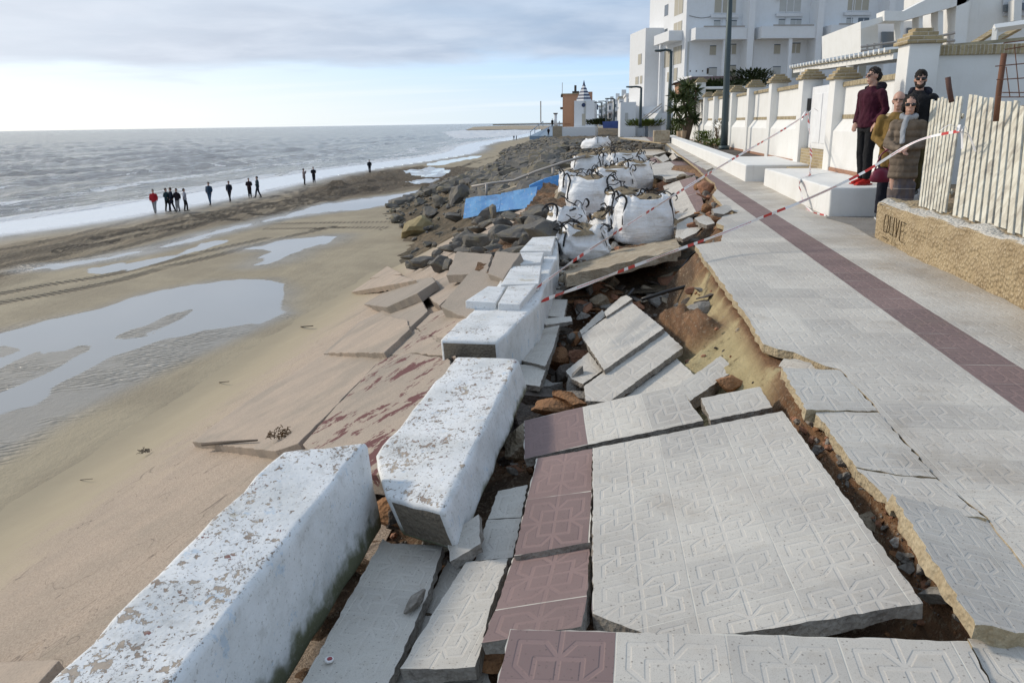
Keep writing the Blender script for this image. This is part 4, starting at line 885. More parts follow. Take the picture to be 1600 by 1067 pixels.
strew(40,(1040,440,1230,610),[CLAY,TANC,BRICKY,DARKC],.006,.018,'small clod on the yellow sand bank under the paving edge','clods on the sand bank',seed=12)
strew(50,(1040,262,1130,345),[CLAY,BRICKY,TANC,GREYC,EDGE],.02,.06,'stone of the crumbled bedding behind the tipped slab','rubble behind the tipped slab',seed=13)
strew(60,(860,385,1060,425),[GREYC,BRICKY,TANC,DARKC,EDGE],.012,.035,'stone on the ground between the bags and the concrete bed','rubble round the bags',seed=14)
QUEUE.sort(key=lambda q:-q[0])
for (_,me,m,loc,sc3,rot,lab,grp) in QUEUE[:250]: chunk(me,m,loc,sc3,rot,'rubble_piece',lab,'rubble',grp)
def merged(items, name, mats):
    V=[];Fc=[];MI=[];off=0
    for (me,M,mi) in items:
        V += [M@v.co for v in me.vertices]; Fc += [[off+k for k in p.vertices] for p in me.polygons]; MI += [mi]*len(me.polygons); off+=len(me.vertices)
    me=bpy.data.meshes.new(name); me.from_pydata(V,[],Fc); me.polygons.foreach_set('material_index',MI); me.update(); return link(name,me,mats)
gm=[]; gi=[]; LOW=[rockmesh(i+40,1,5) for i in range(4)]
from mathutils import Euler
r=random.Random(77)
def grit(q,k,m):
    if m not in gm: gm.append(m)
    gi.append((LOW[r.randrange(4)], Matrix.Translation(q)@Euler((r.uniform(-1,1),r.uniform(-1,1),r.uniform(0,6))).to_matrix().to_4x4()@Matrix.Diagonal((k,k*.8,k*.6,1)), gm.index(m)))
for (_,me,m,loc,sc3,rot,lab,grp) in QUEUE[250:]: grit(loc,sc3[0],m)
la=[(1228,642),(1300,742),(1375,850),(1442,945),(1400,975)]; lb=[(1262,645),(1335,735),(1394,795),(1455,880),(1510,975)]
for _ in range(900):
    t_=r.random()*3.999; i=int(t_); f=t_-i; s_=r.random(); ax=la[i][0]*(1-f)+la[i+1][0]*f; ay=la[i][1]*(1-f)+la[i+1][1]*f; bx_=lb[i][0]*(1-f)+lb[i+1][0]*f; by=lb[i][1]*(1-f)+lb[i+1][1]*f
    q=on_fill(ax*(1-s_)+bx_*s_,ay*(1-s_)+by*s_,-.2); grit((q.x,q.y,q.z+.002),r.uniform(.002,.008),[CLAY,BRICKY,GREYC,DARKC,EDGE,TANC][r.randrange(6)])
for reg,n_,k0,k1 in (((845,455,925,640),500,.004,.014),((905,440,1110,500),400,.005,.016),((770,600,880,740),500,.003,.010),((600,790,760,900),500,.002,.007),((1040,262,1130,400),400,.008,.03),((860,385,1060,430),400,.006,.02),((1060,450,1220,600),250,.002,.008),((440,860,620,1060),300,.002,.006)):
    for _ in range(n_):
        q=on_fill(r.uniform(reg[0],reg[2]),r.uniform(reg[1],reg[3])); grit((q.x,q.y,q.z+.002),r.uniform(k0,k1),[CLAY,BRICKY,GREYC,DARKC,EDGE,TANC][r.randrange(6)])
tag(merged(gi,'rubble_grit',gm),'fine crumbled grit and clods over the collapsed ground','grit',kind='stuff')
# pipe, cable and a bottle cap
BLK = flat_mat('black_plastic',(.018,.018,.018),.45,nz=.05)
bm=bmesh.new(); tube(bm,[P(1003,468,-.36),P(1040,456,-.30),P(1075,447,-.24),P(1116,434,-.16)],.022,8); tag(obj('pipe',bm,BLK,smooth=True),'black pipe sticking out of the sand bank across the hole','pipe')
bm=bmesh.new(); tube(bm,catmull([P(1040,452,-.40),P(1058,428,-.30),P(1076,404,-.18),P(1088,392,-.05)],6),.012,6); tag(obj('cable',bm,BLK,smooth=True),'thin dark cable hanging from the paving corner into the hole','cable')
bm=bmesh.new(); tube(bm,[P(975,470,-.40),P(990,452,-.30)],.02,8); tag(obj('pipe',bm,BLK,smooth=True),'short black pipe stub at the top of the slab heap','pipe')
capm=flat_mat('crushed_can_white',(.72,.70,.68),.4); capr=flat_mat('crushed_can_red',(.30,.04,.05),.4)
t=empty('bottle_cap',P(515,1036,-.30)+Vector((0,0,.012)),0,'small white and red bottle cap lying on the long white slab','bottle cap')
bm=bmesh.new(); tube(bm,[(0,0,0),(0,0,.008)],.017,14); obj('rim',bm,capm,t,bevel=.002)
bm=bmesh.new(); tube(bm,[(.002,0,.0085),(.002,0,.0105)],[.010,.009],12); obj('seal',bm,capr,t)
# ------------------------------------------------------------------ riprap boulders
def on_slope(px, py, dz=0.):
    q = P(px,py,-2.5)
    lo, hi = 8.0, 260.0; d = ray(px,py)                    # march the ray down to the hillside
    t = lo/d.y; prev = t
    while t*d.y < hi:
        q = CP + d*t
        if q.z <= slope_h(q.x,q.y)+dz: return q
        prev = t; t *= 1.01
    return q
def pj(p):
    v=RM.transposed()@(Vector(p)-CP); return CX+F_PX*v.x/-v.z, CY-F_PX*v.y/-v.z
BG='boulders heaped on the sea wall slope'
near=[ # px, py, size, flatten, material, label
 (653,362,1.35,1.0,ROCKY,'big yellow sandstone boulder on the sand below the slope'),
 (622,345,.62,.9,ROCK2,'pale grey boulder at the left edge of the heap on the sand'),(614,326,.62,.8,ROCK2,'smaller grey boulder behind the leftmost one'),
 (672,338,.95,.8,ROCK,'dark boulder just behind the yellow one'),(688,322,.8,.9,ROCK2,'round grey boulder above the yellow one'),
 (655,318,.7,.7,ROCK2,'grey boulder between the leftmost pair and the dark ones'),(700,300,.9,.9,ROCK,'dark boulder left of the foot of the blue ramp'),
 (722,312,1.25,1.2,ROCK,'largest dark boulder against the blue ramp'),(712,345,.6,.8,ROCK,'dark boulder at the edge of the slope under the ramp'),
 (636,402,.42,.55,ROCK,'dark boulder at the lower tip of the heap'),(662,408,.55,.8,ROCK,'squat boulder second from the lower tip of the heap'),
 (688,412,.45,.9,ROCK,'boulder standing against the pinkish slab'),(668,382,.5,.5,ROCK2,'flat lit slab-like boulder along the slope edge'),
 (700,388,.5,.6,ROCK,'long dark boulder above the pinkish slab'),(692,365,.55,.45,ROCK2,'flat boulder near the slope edge'),
 (722,372,.6,.5,ROCK,'dark boulder in the middle of the heap'),(733,392,.45,.5,ROCK,'low boulder right above the pinkish slabs'),
 (742,358,.55,.5,ROCK2,'rounded lighter boulder under the blue ramp'),(757,378,.62,.9,ROCK2,'tall lit boulder standing in the middle of the heap'),
 (775,390,.4,.5,ROCK,'low flat boulder by the narrow pinkish slab'),(785,372,.62,.7,ROCK,'dark boulder near the parapet end'),
 (812,368,.7,.7,ROCK,'dark blue grey boulder left of the parapet end'),(758,350,.5,.5,ROCK,'dark boulder under the crack of the blue ramp'),
 (785,350,.62,.55,ROCK,'big dark boulder under the middle of the blue ramp'),(805,340,.5,.5,ROCK2,'grey slab-like boulder below the blue ramp'),
 (826,346,.6,.6,ROCK,'brownish boulder between ramp and bags'),(845,332,.55,.7,ROCK,'boulder with a yellowish top by the bags'),
 (850,360,.6,.6,ROCK,'boulder at the foot of the leftmost bag'),(836,328,.4,.5,ROCK,'dark boulder touching the underside of the ramp'),
 (712,352,.45,.5,ROCK2,'small lit boulder on the slope edge'),(735,340,.5,.5,ROCK,'low boulder in line with the ramp foot'),
 (800,395,.45,.5,ROCK,'flat brown boulder beside the far capping slab'),(770,400,.4,.4,ROCK2,'thin brown boulder over the narrow pinkish slab')]
for i,(x,y,s,fl,m,lab) in enumerate(near):
    q = P(x,y,-4.1) if x<700 and y<366 and y>296 and i<9 else A(x,y,.12)
    if i<9 : q = on_slope(x,y)+Vector((0,0,.15))
    r=random.Random(i); k=s*(.92 if i>=9 else 1.25)
    chunk(RK[i%8], m, q, (k*.8,k*.62,k*fl*.6), (r.uniform(-.3,.3),r.uniform(-.3,.3),r.uniform(-.4,.9) if i>=9 else r.uniform(0,6)), 'boulder', lab, 'boulder', BG)
    if i>=9 and y>350:
        for _ in range(3):
            q2=A(x+r.uniform(-22,22),y+r.uniform(-12,12),.05); k2=k*r.uniform(.35,.6); chunk(RK[r.randrange(8)], m, q2, (k2,k2*.7,k2*.7), (r.uniform(-.6,.6),r.uniform(-.6,.6),r.uniform(0,6)), 'boulder', 'small boulder wedged among the big dark ones beside the far parapet', 'boulder', 'small boulders wedged among the big ones')
r=random.Random(5); RL=[rockmesh(i+70,2,9) for i in range(8)]; n=0
cand=[]
for i in range(2600):
    y = 26*math.exp(r.random()*math.log(190/26.)); e,t_=edgeX(y),toe(y); x=r.uniform(t_-.6, e-.8)
    if y<34: x=r.uniform(-4.,-1.9)
    u_=r.random(); a_,b_=pj((x,y,slope_h(x,y)))
    if 560<a_<742 and 290<b_<420 and y<60: continue
    if x<toe(y)+.4 and y<60: continue
    cand.append((y,x,u_))
cand.sort()
for (y,x,u) in cand[:262]:
    s=.40+.50*u*u; z=slope_h(x,y)
    chunk(RL[r.randrange(8)], ROCK if r.random()<.38 else (ROCK2 if r.random()<.68 else TANC), (x,y,z+.12), (s,s*r.uniform(.6,1),s*r.uniform(.5,.85)), (r.uniform(-.6,.6),r.uniform(-.6,.6),r.uniform(0,6)), 'boulder', ('grey boulder in the long riprap bank between the beach and the bags' if y<75 else 'far boulder in the riprap bank leading to the striped tower'),'boulder','riprap bank boulders' if y<75 else 'far riprap bank boulders')
RS=[rockmesh(i+90,1,6) for i in range(6)]
items=[]
for (y,x,u) in cand[262:]:
    s=.42+.55*u*u; items.append((RS[r.randrange(6)], Matrix.Translation((x,y,slope_h(x,y)+.15))@Matrix.Rotation(r.uniform(0,6),4,'Z')@Matrix.Rotation(r.uniform(-.6,.6),4,'X')@Matrix.Diagonal((s,s*.8,s*.7,1)), 0 if r.random()<.45 else 1))
for i in range(900):
    y=r.uniform(40,90); x=toe(y)+r.random()*(-2.5-toe(y)); s=r.uniform(.08,.22); z=slope_h(x,y) if x>toe(y) else -4.4
    items.append((RS[r.randrange(6)], Matrix.Translation((x,y,z+.05))@Matrix.Rotation(r.uniform(0,6),4,'Z')@Matrix.Diagonal((s,s*.8,s*.7,1)), 0 if r.random()<.6 else 1))
for i in range(1500):
    y=r.uniform(26,110); x=r.uniform(edgeX(y)-1.5, 2.6 if y<44 else 9); s=r.uniform(.06,.30)*(1 if y<60 else 1.6)
    if x>SL*0+.6 and y<40 and r.random()<.7: continue
    items.append((RS[r.randrange(6)], Matrix.Translation((x,y,slope_h(x,y)+.02))@Matrix.Rotation(r.uniform(0,6),4,'Z')@Matrix.Diagonal((s,s*.8,s*.6,1)), 0 if r.random()<.5 else 1))
tag(merged(items,'riprap',[ROCK,ROCK2]),'far riprap and small stones covering the slope below the houses','riprap',kind='stuff')

# ------------------------------------------------------------------ big white sand bags
def m_bag(t,p):
    pos=t.coord('Object'); x,y,z=t.sep(pos); n=t.noise(3.,5,t.scale(pos,(1,1,.45)),.6,.6); f=t.noise(9,4,t.scale(pos,(.4,.4,2.4)),.6)
    c=t.mix(t.ramp(n,.3,.75),(.86,.86,.86),(.74,.735,.73)); c=t.mix(t.ramp(t.noise(2.2,5,pos,.65),.55,.75,0,.55),c,(.40,.35,.28))
    put(t,p,c,.5,t.bump(t.math('ADD',n,t.math('MULTIPLY',f,.45)),.9,.05),spec=.35)
BAG=mat('woven_bag_white',m_bag); BSAND=mat('bag_sand',m_conc,(.30,.235,.15),(.20,.155,.10),9); STRAP=flat_mat('black_webbing',(.02,.02,.022),.7)
def bag(label, px, py, z, w, h, slump=0., rz=0., lean=(0,0), seed=0, sandtop=.0, loops=4):
    c=P(px,py,z); r=random.Random(seed*13+5)
    t=empty('big_bag',c,rz,label,'big bag','white sand filled big bags'); bm=bmesh.new(); rings=[]; N=44; L=16; h*=.9; slump=min(.8,slump+.15)
    def prof(a,k):                                             # superellipse plan, bulging profile
        e=.55; ca,sa=math.cos(a),math.sin(a); q=(abs(ca)**(2/ (2/e))+0); sx=math.copysign(abs(ca)**e,ca); sy=math.copysign(abs(sa)**e,sa)
        bul=1+.13*math.sin(math.pi*min(1,k*1.05))-slump*.25*k; rr_=w/2*bul*(1+.045*noise.noise(Vector((ca*1.6,sa*1.6,k*2+seed))))
        return Vector((sx*rr_+lean[0]*k*h, sy*rr_+lean[1]*k*h, k*h*(1-slump*.3*(sa*.5+.5)*k)))
    for i in range(L+1):
        k=i/L; rings.append([bm.verts.new(prof(2*math.pi*j/N,k)+noise.noise_vector(Vector((j*.35,k*5,seed)))*.03+noise.noise_vector(Vector((j*.9,k*2.2,seed+4)))*.022+noise.noise_vector(Vector((math.cos(6.28*j/N)*2,math.sin(6.28*j/N)*2,k*2.5+seed)))*.055) for j in range(N)])
    for j in range(N):
        rim=.05*noise.noise(Vector((j*.5,seed,2)))+.06*abs(math.sin(2*2*math.pi*j/N/1.0))
        rings[-1][j].co.z+=rim
    cc=Vector((lean[0]*h,lean[1]*h,h*(1-slump*.15)))
    inner=[bm.verts.new(v.co.lerp(cc,.10)-Vector((0,0,.03))) for v in rings[-1]]; inn2=[bm.verts.new(v.co.lerp(cc,.16)-Vector((0,0,.12))) for v in rings[-1]]
    allr=rings+[inner,inn2]
    for a,b in zip(allr[:-1],allr[1:]):
        for j in range(N): bm.faces.new((a[j],a[(j+1)%N],b[(j+1)%N],b[j]))
    bm.faces.new(rings[0][::-1]); ob=obj('bag_body',bm,BAG,t,smooth=True)
    # sand heap inside
    bm=bmesh.new(); R=[]
    for i in range(7):
        k=i/6; R.append([bm.verts.new(Vector((cc.x+math.cos(2*math.pi*j/20)*w*.50*(1-k*k)*(1.0), cc.y+math.sin(2*math.pi*j/20)*w*.50*(1-k*k), cc.z-.05+sandtop+.13*k+.05*noise.noise(Vector((j*.7,k*3,seed)))))) for j in range(20)])
    for a,b in zip(R[:-1],R[1:]):
        for j in range(20): bm.faces.new((a[j],a[(j+1)%20],b[(j+1)%20],b[j]))
    obj('sand_fill',bm,BSAND,t,smooth=True)
    # corner webbing with lifting loops
    for q in range(loops):
        a=math.pi/4+q*math.pi/2; pts=[]
        for kk in (.45,.6,.8,.95,1.0): pts.append(prof(a,kk)*1.0+Vector((math.cos(a),math.sin(a),0))*.012)
        tip=pts[-1]; out=Vector((math.cos(a+r.uniform(-.9,.9)),math.sin(a+r.uniform(-.9,.9)),0)); hh=r.uniform(.05,.22)
        o2=Vector((-math.sin(a),math.cos(a),0))*(1 if q%2 else -1); pts+= [tip+out*.03+Vector((0,0,.05)), tip+out*.07+o2*.04+Vector((0,0,hh*.6+.03)), tip+out*.10+o2*.11+Vector((0,0,hh*.5)), tip+out*.06+o2*.17+Vector((0,0,hh*.1)), prof(a,.96)+o2*.17+out*.01]
        bm=bmesh.new(); tube(bm,catmull(pts,4),(.018,.006),6); obj('strap',bm,STRAP,t,smooth=True)
    for q in range(7):
        a=r.uniform(0,6.28); rad=w*.38; c0=Vector((cc.x+math.cos(a)*rad*r.uniform(.5,1.1),cc.y+math.sin(a)*rad*r.uniform(.5,1.1),cc.z+.03+sandtop)); pts=[c0]
        for z_ in range(4): pts.append(pts[-1]+Vector((r.uniform(-.12,.12),r.uniform(-.12,.12),r.uniform(-.05,.09))))
        bm=bmesh.new(); tube(bm,catmull(pts,4),(.016,.006),5); obj('loose_strap',bm,STRAP,t,smooth=True)
    return t
bag('biggest upright white bag beside the tipped slab',1003,376,-.36,.88,.80,0,.15,(.02,0),1,.0)
bag('slumped white bag in front with its mouth open towards the camera',914,400,-.36,.72,.50,.7,.1,(-.12,-.12),2,.02)
bag('collapsed bag squeezed between the slumped bag and the parapet',886,375,-.36,.62,.66,.5,.4,(-.06,.0),3,-.05)
bag('half empty bag between the slumped bag and the upright one',953,368,-.34,.62,.42,.6,.9,(0,.1),4,.04)
bag('tall bag standing left above the front three bags',926,333,-.30,.98,.82,.1,-.15,(-.04,0),5,.02)
bag('bag behind the upright one with folded loops',975,337,-.30,.85,.55,.3,.3,(0,0),6,.05)
bag('leftmost bag of the second row by the ramp',898,309,-.3,.75,.72,.2,.2,(-.05,0),7,.0)
bag('wide bag in the middle of the second row',958,303,-.26,1.1,.72,.3,0,(0,0),8,.06)
bag('bag with long black straps at the right of the second row',988,297,-.22,.9,.80,.2,.5,(0,0),9,.04)
bag('bag in the third row, left',916,276,-.2,1.0,.75,.3,.1,(0,0),10,.08)
bag('bag in the third row, middle',944,270,-.16,1.0,.75,.3,.7,(0,0),11,.08)
bag('bag in the third row, right',972,272,-.12,1.0,.75,.2,.3,(0,0),12,.06)
bag('farthest bag on the left',937,257,-.2,1.1,.5,.5,.2,(0,0),13,.1)
bag('farthest bag in the middle, heaped with sand',962,255,-.15,1.2,.55,.5,.5,(0,0),14,.1)
bag('farthest bag on the right by the broken paving',986,257,-.12,1.1,.5,.4,.2,(0,0),15,.08)
bag('single torn white bag lying among the far boulders',930,232,.0,1.5,.75,.6,.9,(.2,0),16,-.3)
bag('low white bag half buried behind the farthest bags',948,245,-.1,1.2,.4,.6,.4,(0,0),17,.1)

# ------------------------------------------------------------------ blue ramp and its handrail
def m_blue(t,p):
    pos=t.geo(); n=t.noise(2.5,6,pos,.65); f=t.noise(9,6,pos,.7)
    c=t.mix(t.ramp(n,.3,.7),(.08,.25,.55),(.12,.33,.62)); c=t.mix(t.ramp(f,.60,.66),c,(.36,.40,.44)); c=t.mix(t.ramp(t.noise(1.2,5,t.scale(pos,(1,1,3))),.58,.7,0,.7),c,(.06,.17,.38))
    put(t,p,c,.6,t.bump(t.math('ADD',n,f),.5,.02),spec=.35)
BLUE=mat('blue_paint',m_blue)
def wallseg(bm, a, b, h0, h1, th=.22, tilt=0.):
    d=(b-a); n_=Vector((-d.y,d.x,0)).normalized(); s=n_*th; vs=[a-Vector((0,0,h0))-n_*tilt,b-Vector((0,0,h1))-n_*tilt,b,a]
    f=[bm.verts.new(v) for v in vs]; g=[bm.verts.new(v+s) for v in vs]
    for q in ((0,1,2,3),): bm.faces.new([f[i] for i in q])
    bm.faces.new(g[::-1])
    for i in range(4): bm.faces.new((f[i],g[i],g[(i+1)%4],f[(i+1)%4]))
def wseg(name,a,b,h0,h1,label,th=.22,m=None):
    bm=bmesh.new(); wallseg(bm,a,b,h0,h1,.34,.10); fixn(bm); bmesh.ops.subdivide_edges(bm,edges=bm.edges[:],cuts=5,use_grid_fill=True)
    for v in bm.verts: v.co+=noise.noise_vector(v.co*1.2)*.05+noise.noise_vector(v.co*5)*.012
    return tag(obj(name,bm,m or BLUE),label,'ramp wall','pieces of the blue ramp wall')
za,zb_=-1.45,-.65
wseg('blue_wall',PY(727,310,27),PY(783,303,25.6),.66,.58,'lower end piece of the blue ramp wall among the dark boulders')
wseg('blue_wall',PY(783,301,25.5),PY(840,291,24.3),.62,.62,'middle piece of the blue ramp wall with a jagged crack at each end')
wseg('blue_wall',PY(828,290,25.5),PY(850,282,25.6),.55,.45,'short blue piece shoved up behind the middle piece')
wseg('blue_wall',PY(850,281,25.2),PY(880,271,25.2),.36,.38,'upper blue piece nearest the bags')
wseg('blue_wall',PY(843,303,24.2),PY(886,285,24.2),.42,.36,'lower blue piece under the ramp crust next to the square concrete lump')
bm=bmesh.new(); prism(bm,[(0,0),(1.6,.3),(3.0,1.6),(2.2,2.2),(.3,1.2)],-.1,.1); o=obj('ramp_slab',bm,TANC,bevel=.02); o.location=PY(775,306,28.5); o.rotation_euler=(0.1,-.28,-.35); tag(o,'sandy slab of the ramp floor behind the blue wall','ramp floor')
RAIL=flat_mat('weathered_grey_metal',(.36,.33,.30),.6,.3)
t=empty('handrail',PY(800,300,27),0,'bent grey handrail over the blue ramp','handrail'); o_=t.location.copy()
bm=bmesh.new(); tube(bm,[PY(737,292,27.6)-o_,PY(770,286,27.6)-o_,PY(803,282,27.4)-o_,PY(838,268,27.2)-o_,PY(880,254,27)-o_,PY(915,244,27)-o_],.045,8); obj('rail',bm,RAIL,t,smooth=True)
for x,y0,y1 in ((760,288,310),(825,276,298),(864,262,290),(902,249,268)):
    bm=bmesh.new(); tube(bm,[PY(x,y0,27.4)-o_,PY(x,y1,27.4)-o_],.045,8); obj('post',bm,RAIL,t,smooth=True)

# ------------------------------------------------------------------ bench, planter, steps, low wall, garden wall
def zprom(y): return SL*y
def rough_box(name,label,cat,pts,z0,z1,m,bev=.03,amp=.012,group=None,parent=None,seg_=.18):
    bm=bmesh.new(); prism(bm,pts,z0,z1); fixn(bm)
    bmesh.ops.bevel(bm,geom=[e for e in bm.edges if e.calc_face_angle(0)>.4],offset=bev,segments=3,profile=.6,affect='EDGES')
    bmesh.ops.triangulate(bm,faces=[f for f in bm.faces if len(f.verts)>4])
    for _ in range(6):
        es=[e for e in bm.edges if e.calc_length()>seg_*1.6]
        if not es: break
        bmesh.ops.subdivide_edges(bm,edges=es,cuts=1); bmesh.ops.triangulate(bm,faces=[f for f in bm.faces if len(f.verts)>3])
    bm.normal_update()
    for v in bm.verts: v.co+=v.normal*noise.fractal(v.co*2.5,.6,2,4)*amp
    o=obj(name,bm,m,parent,smooth=True)
    return tag(o,label,cat,group) if label else o
SLOT=.63
rough_box('white_bench','long white masonry bench the man in maroon stands on','bench',[(3.30,12.05),(4.42,12.05),(4.42,16.95),(3.30,16.95)],.1,SLOT,WHITE)
t=empty('planter',(3.7,28,0),0,'long low white planter wall with the lamp posts and plants','planter')
for nm,pts,z0,z1 in (('kerb',[(3.06-3.7,17.75-28),(4.40-3.7,17.75-28),(4.40-3.7,21-28),(3.42-3.7,21-28),(3.40-3.7,40-28),(3.00-3.7,40-28)],.2,.92),):
    bm=bmesh.new(); prism(bm,pts,z0,z1)
    for v in bm.verts:
        if v.co.z>.5: v.co.z=.66+(v.co.y+28-17.75)*.012
    fixn(bm); obj('kerb',bm,WHITE,t,bevel=.03)
bm=bmesh.new(); prism(bm,[(3.43-3.7,21-28),(4.40-3.7,21-28),(4.40-3.7,40-28),(3.41-3.7,40-28)],.2,.64)
obj('soil',bm,DARKC,t)
def m_brick(t,p,a=(.42,.33,.18),b=(.30,.23,.13),sx=1.,vert=False):
    pos=t.geo(); br=t.new('ShaderNodeTexBrick'); x,y,z=t.sep(pos); cb=t.new('ShaderNodeCombineXYZ')
    t.l.new(t.math('ADD',x,y),cb.inputs[0]); t.l.new(z,cb.inputs[1]); t.l.new(cb.outputs[0],br.inputs['Vector'])
    br.inputs['Scale'].default_value=1; br.inputs['Brick Width'].default_value=.055 if vert else .25; br.inputs['Row Height'].default_value=.3 if vert else .06; br.inputs['Mortar Size'].default_value=.006
    br.inputs['Color1'].default_value=(*a,1); br.inputs['Color2'].default_value=(*b,1); br.inputs['Mortar'].default_value=(.45,.40,.32,1)
    n=t.noise(20,5,pos,.7); c=t.mix(t.ramp(n,.45,.75,0,.6),br.outputs[0],tuple(k*.45 for k in b))
    put(t,p,c,.9,t.bump(t.math('ADD',t.math('MULTIPLY',br.outputs['Fac'],-1.),n),.6,.012))
BRK=mat('sandy_brick',m_brick); BRKV=mat('brick_on_edge',m_brick,(.42,.34,.20),(.22,.17,.09),1.,True)
t=empty('entrance_steps',(3.8,17.35,0),0,'sand coloured brick steps between bench and planter','steps')
for nm,a,b in (('step',(-.30,-.38,.2),(.62,.38,.44)),('step',(.10,-.38,.2),(.62,.38,.62)),('step',(.62,-1.4,.2),(1.0,.9,.78)),('step',(1.0,-1.0,.2),(1.3,.35,.98))):
    box(nm,a,b,BRK,t,bevel=.012)
# garden wall: thick foot with a sloped shoulder, recessed panels, pillars with stepped brick caps
t=empty('garden_wall',(4.4,20,0),0,'white garden wall with brown brick bands and stepped brick pillar caps','garden wall'); WX=-4.4; WY=-20
def wallprof(y0,y1,zt,x0=4.34,gapname='wall_panel'):
    bm=bmesh.new(); pr=[(x0,.3),(x0+.34,.3),(x0+.34,zt),(x0+.15,zt),(x0+.15,1.58),(x0,1.36)]
    lo=[bm.verts.new((x+WX,y0+WY,z)) for x,z in pr]; hi=[bm.verts.new((x+WX,y1+WY,z)) for x,z in pr]; n=len(pr)
    bm.faces.new(lo); bm.faces.new(hi[::-1])
    for i in range(n): bm.faces.new((lo[i],hi[i],hi[(i+1)%n],lo[(i+1)%n]))
    fixn(bm); obj(gapname,bm,WHITE,t)
    box('coping',(x0+.10+WX,y0+WY,zt),(x0+.39+WX,y1+WY,zt+.085),BRKV,t,bevel=.01)
    box('brick_band',(x0+.138+WX,y0+.02+WY,1.585),(x0+.16+WX,y1-.02+WY,1.66),BRKV,t)
    box('tile_skirting',(x0-.02+WX,y0+WY,.60),(x0+WX-.0015,y1+WY,.70),CLAY if 0 else mat('terracotta_skirting',m_conc,(.40,.22,.14),(.33,.19,.13),10),t)
def pillar(y,w,zt,x0=4.30,d=.42,foot=.3):
    box('pillar',(x0+WX,y+WY,foot),(x0+d+WX,y+w+WY,zt),WHITE,t,bevel=.012)
    z=zt; o=.055
    for k in range(4):
        pc=box('pillar_cap',(x0-o+WX,y-o+WY,z),(x0+d+o+WX,y+w+o+WY,z+.052),BRK,t,bevel=.008); z+=.0535; o-=.052 if k else .035
wallprof(12.9,16.05,2.16);
wallprof(18.45,60,2.20) if 0 else None
PIL=[(12.42,.46,2.60),(16.05,.40,2.30),(18.55,.42,2.42)]
for y,w,z in PIL: pillar(y,w,z)
wallprof(18.97,21.9,2.28); yy=[21.9,25.2,28.4,29.9,32.8,36.,39.2,42.5]
hh=[2.50,2.52,2.50,2.56,2.50,2.55,3.3,3.3]
for i,y in enumerate(yy):
    pillar(y,.36,hh[i],4.30)
    if i<len(yy)-1: wallprof(y+.36,yy[i+1],2.32+.02*i)
box('wall_panel',(4.34+WX,42.86+WY,.3),(4.7+WX,52+WY,2.7),WHITE,t)
DOORW=flat_mat('white_door_paint',(.74,.745,.75),.5)
gt=box('gate',(4.50+WX,16.47+WY,.98),(4.56+WX,18.53+WY,2.25),DOORW,t,bevel=.005)
tag(box('gate_panel',(4.485+WX,16.9+WY,1.1),(4.50+WX,17.5+WY,2.1),DOORW,gt,bevel=.004)); tag(box('gate_panel',(4.485+WX,17.6+WY,1.1),(4.50+WX,18.2+WY,2.1),DOORW,gt,bevel=.004))
box('threshold',(4.36+WX,16.47+WY,.3),(4.70+WX,18.53+WY,.975),BRK,t)
ic=box('intercom',(4.42+WX,18.535+WY,1.75),(4.54+WX,18.548+WY,2.02),BLK,t,bevel=.004)
# front wall running inland from the big pillar
t=empty('front_wall',(8,12.9,0),0,'shaded white wall running inland behind the group, brown brick coping','garden wall')
box('wall_panel',(4.76-8,0.0,.2),(14-8,.3,2.46),WHITE,t); box('coping',(4.76-8,-.05,2.46),(14-8,.35,2.60),BRKV,t,bevel=.01)
# terrace and low wall with scratched letters
def m_aggr(t,p):
    pos=t.geo(); v=t.vor(26,pos); n=t.noise(3,5,pos,.6); f=t.noise(60,3,pos,.7); up=t.sep(t.geo('Normal'))[2]
    c=t.mix(t.ramp(n,.3,.7),(.44,.34,.20),(.33,.245,.14)); c=t.mix(t.ramp(v,.0,.5,.75,0.),c,(.60,.49,.33)); c=t.mix(t.ramp(f,.5,.75,0,.6),c,(.20,.14,.07))
    x=t.sep(pos)[0]; y=t.sep(pos)[1]
    lip=t.ramp(t.math('ADD',x,t.math('MULTIPLY',t.math('SUBTRACT',t.noise(5,4,pos),.5),.12)),3.48,3.56,1.,0.); c=t.mix(t.math('MULTIPLY',t.ramp(up,.5,.8),t.math('MULTIPLY',lip,.8)),c,(.62,.60,.55))
    put(t,p,c,.92,t.bump(t.math('ADD',t.math('MULTIPLY',v,-1.),t.math('MULTIPLY',f,.4)),.9,.03))
AGG=mat('exposed_aggregate',m_aggr)
lw=rough_box('low_wall','ochre rough aggregate low wall with scratched letters','low wall',[(3.33,1.5),(4.1,1.5),(4.1,10.05),(3.60,10.45),(3.34,10.15)],.0,.62,AGG,.05,.035,seg_=.09)
SCR=flat_mat('dark_scratched_letters',(.10,.065,.03),.95)
def scratch(strokes,py0):
    bm=bmesh.new()
    for s in strokes:
        pts=[Vector((3.318,py0[0]+u*-1*.0 - u,0.0+v)) for u,v in s]
        tube(bm,[Vector((3.312,q.y,q.z)) for q in pts],(.006,.006),5)
    o=obj('scratched_letters',bm,SCR,lw); return o
O=[[(.02,.30),(.0,.40),(.03,.50),(.11,.50),(.14,.41),(.11,.31),(.03,.30)],[(.0,.24),(.12,.23)]]
Lt=[[(.19,.50),(.19,.31),(.26,.30)]]; It=[[(.32,.50),(.32,.29)]]; Vt=[[(.38,.50),(.43,.29),(.48,.49)]]; Et=[[(.54,.48),(.54,.27),(.63,.26)],[(.54,.38),(.61,.38)],[(.54,.48),(.63,.48)]]
scratch(O+Lt+It+Vt+Et,(9.75,0))
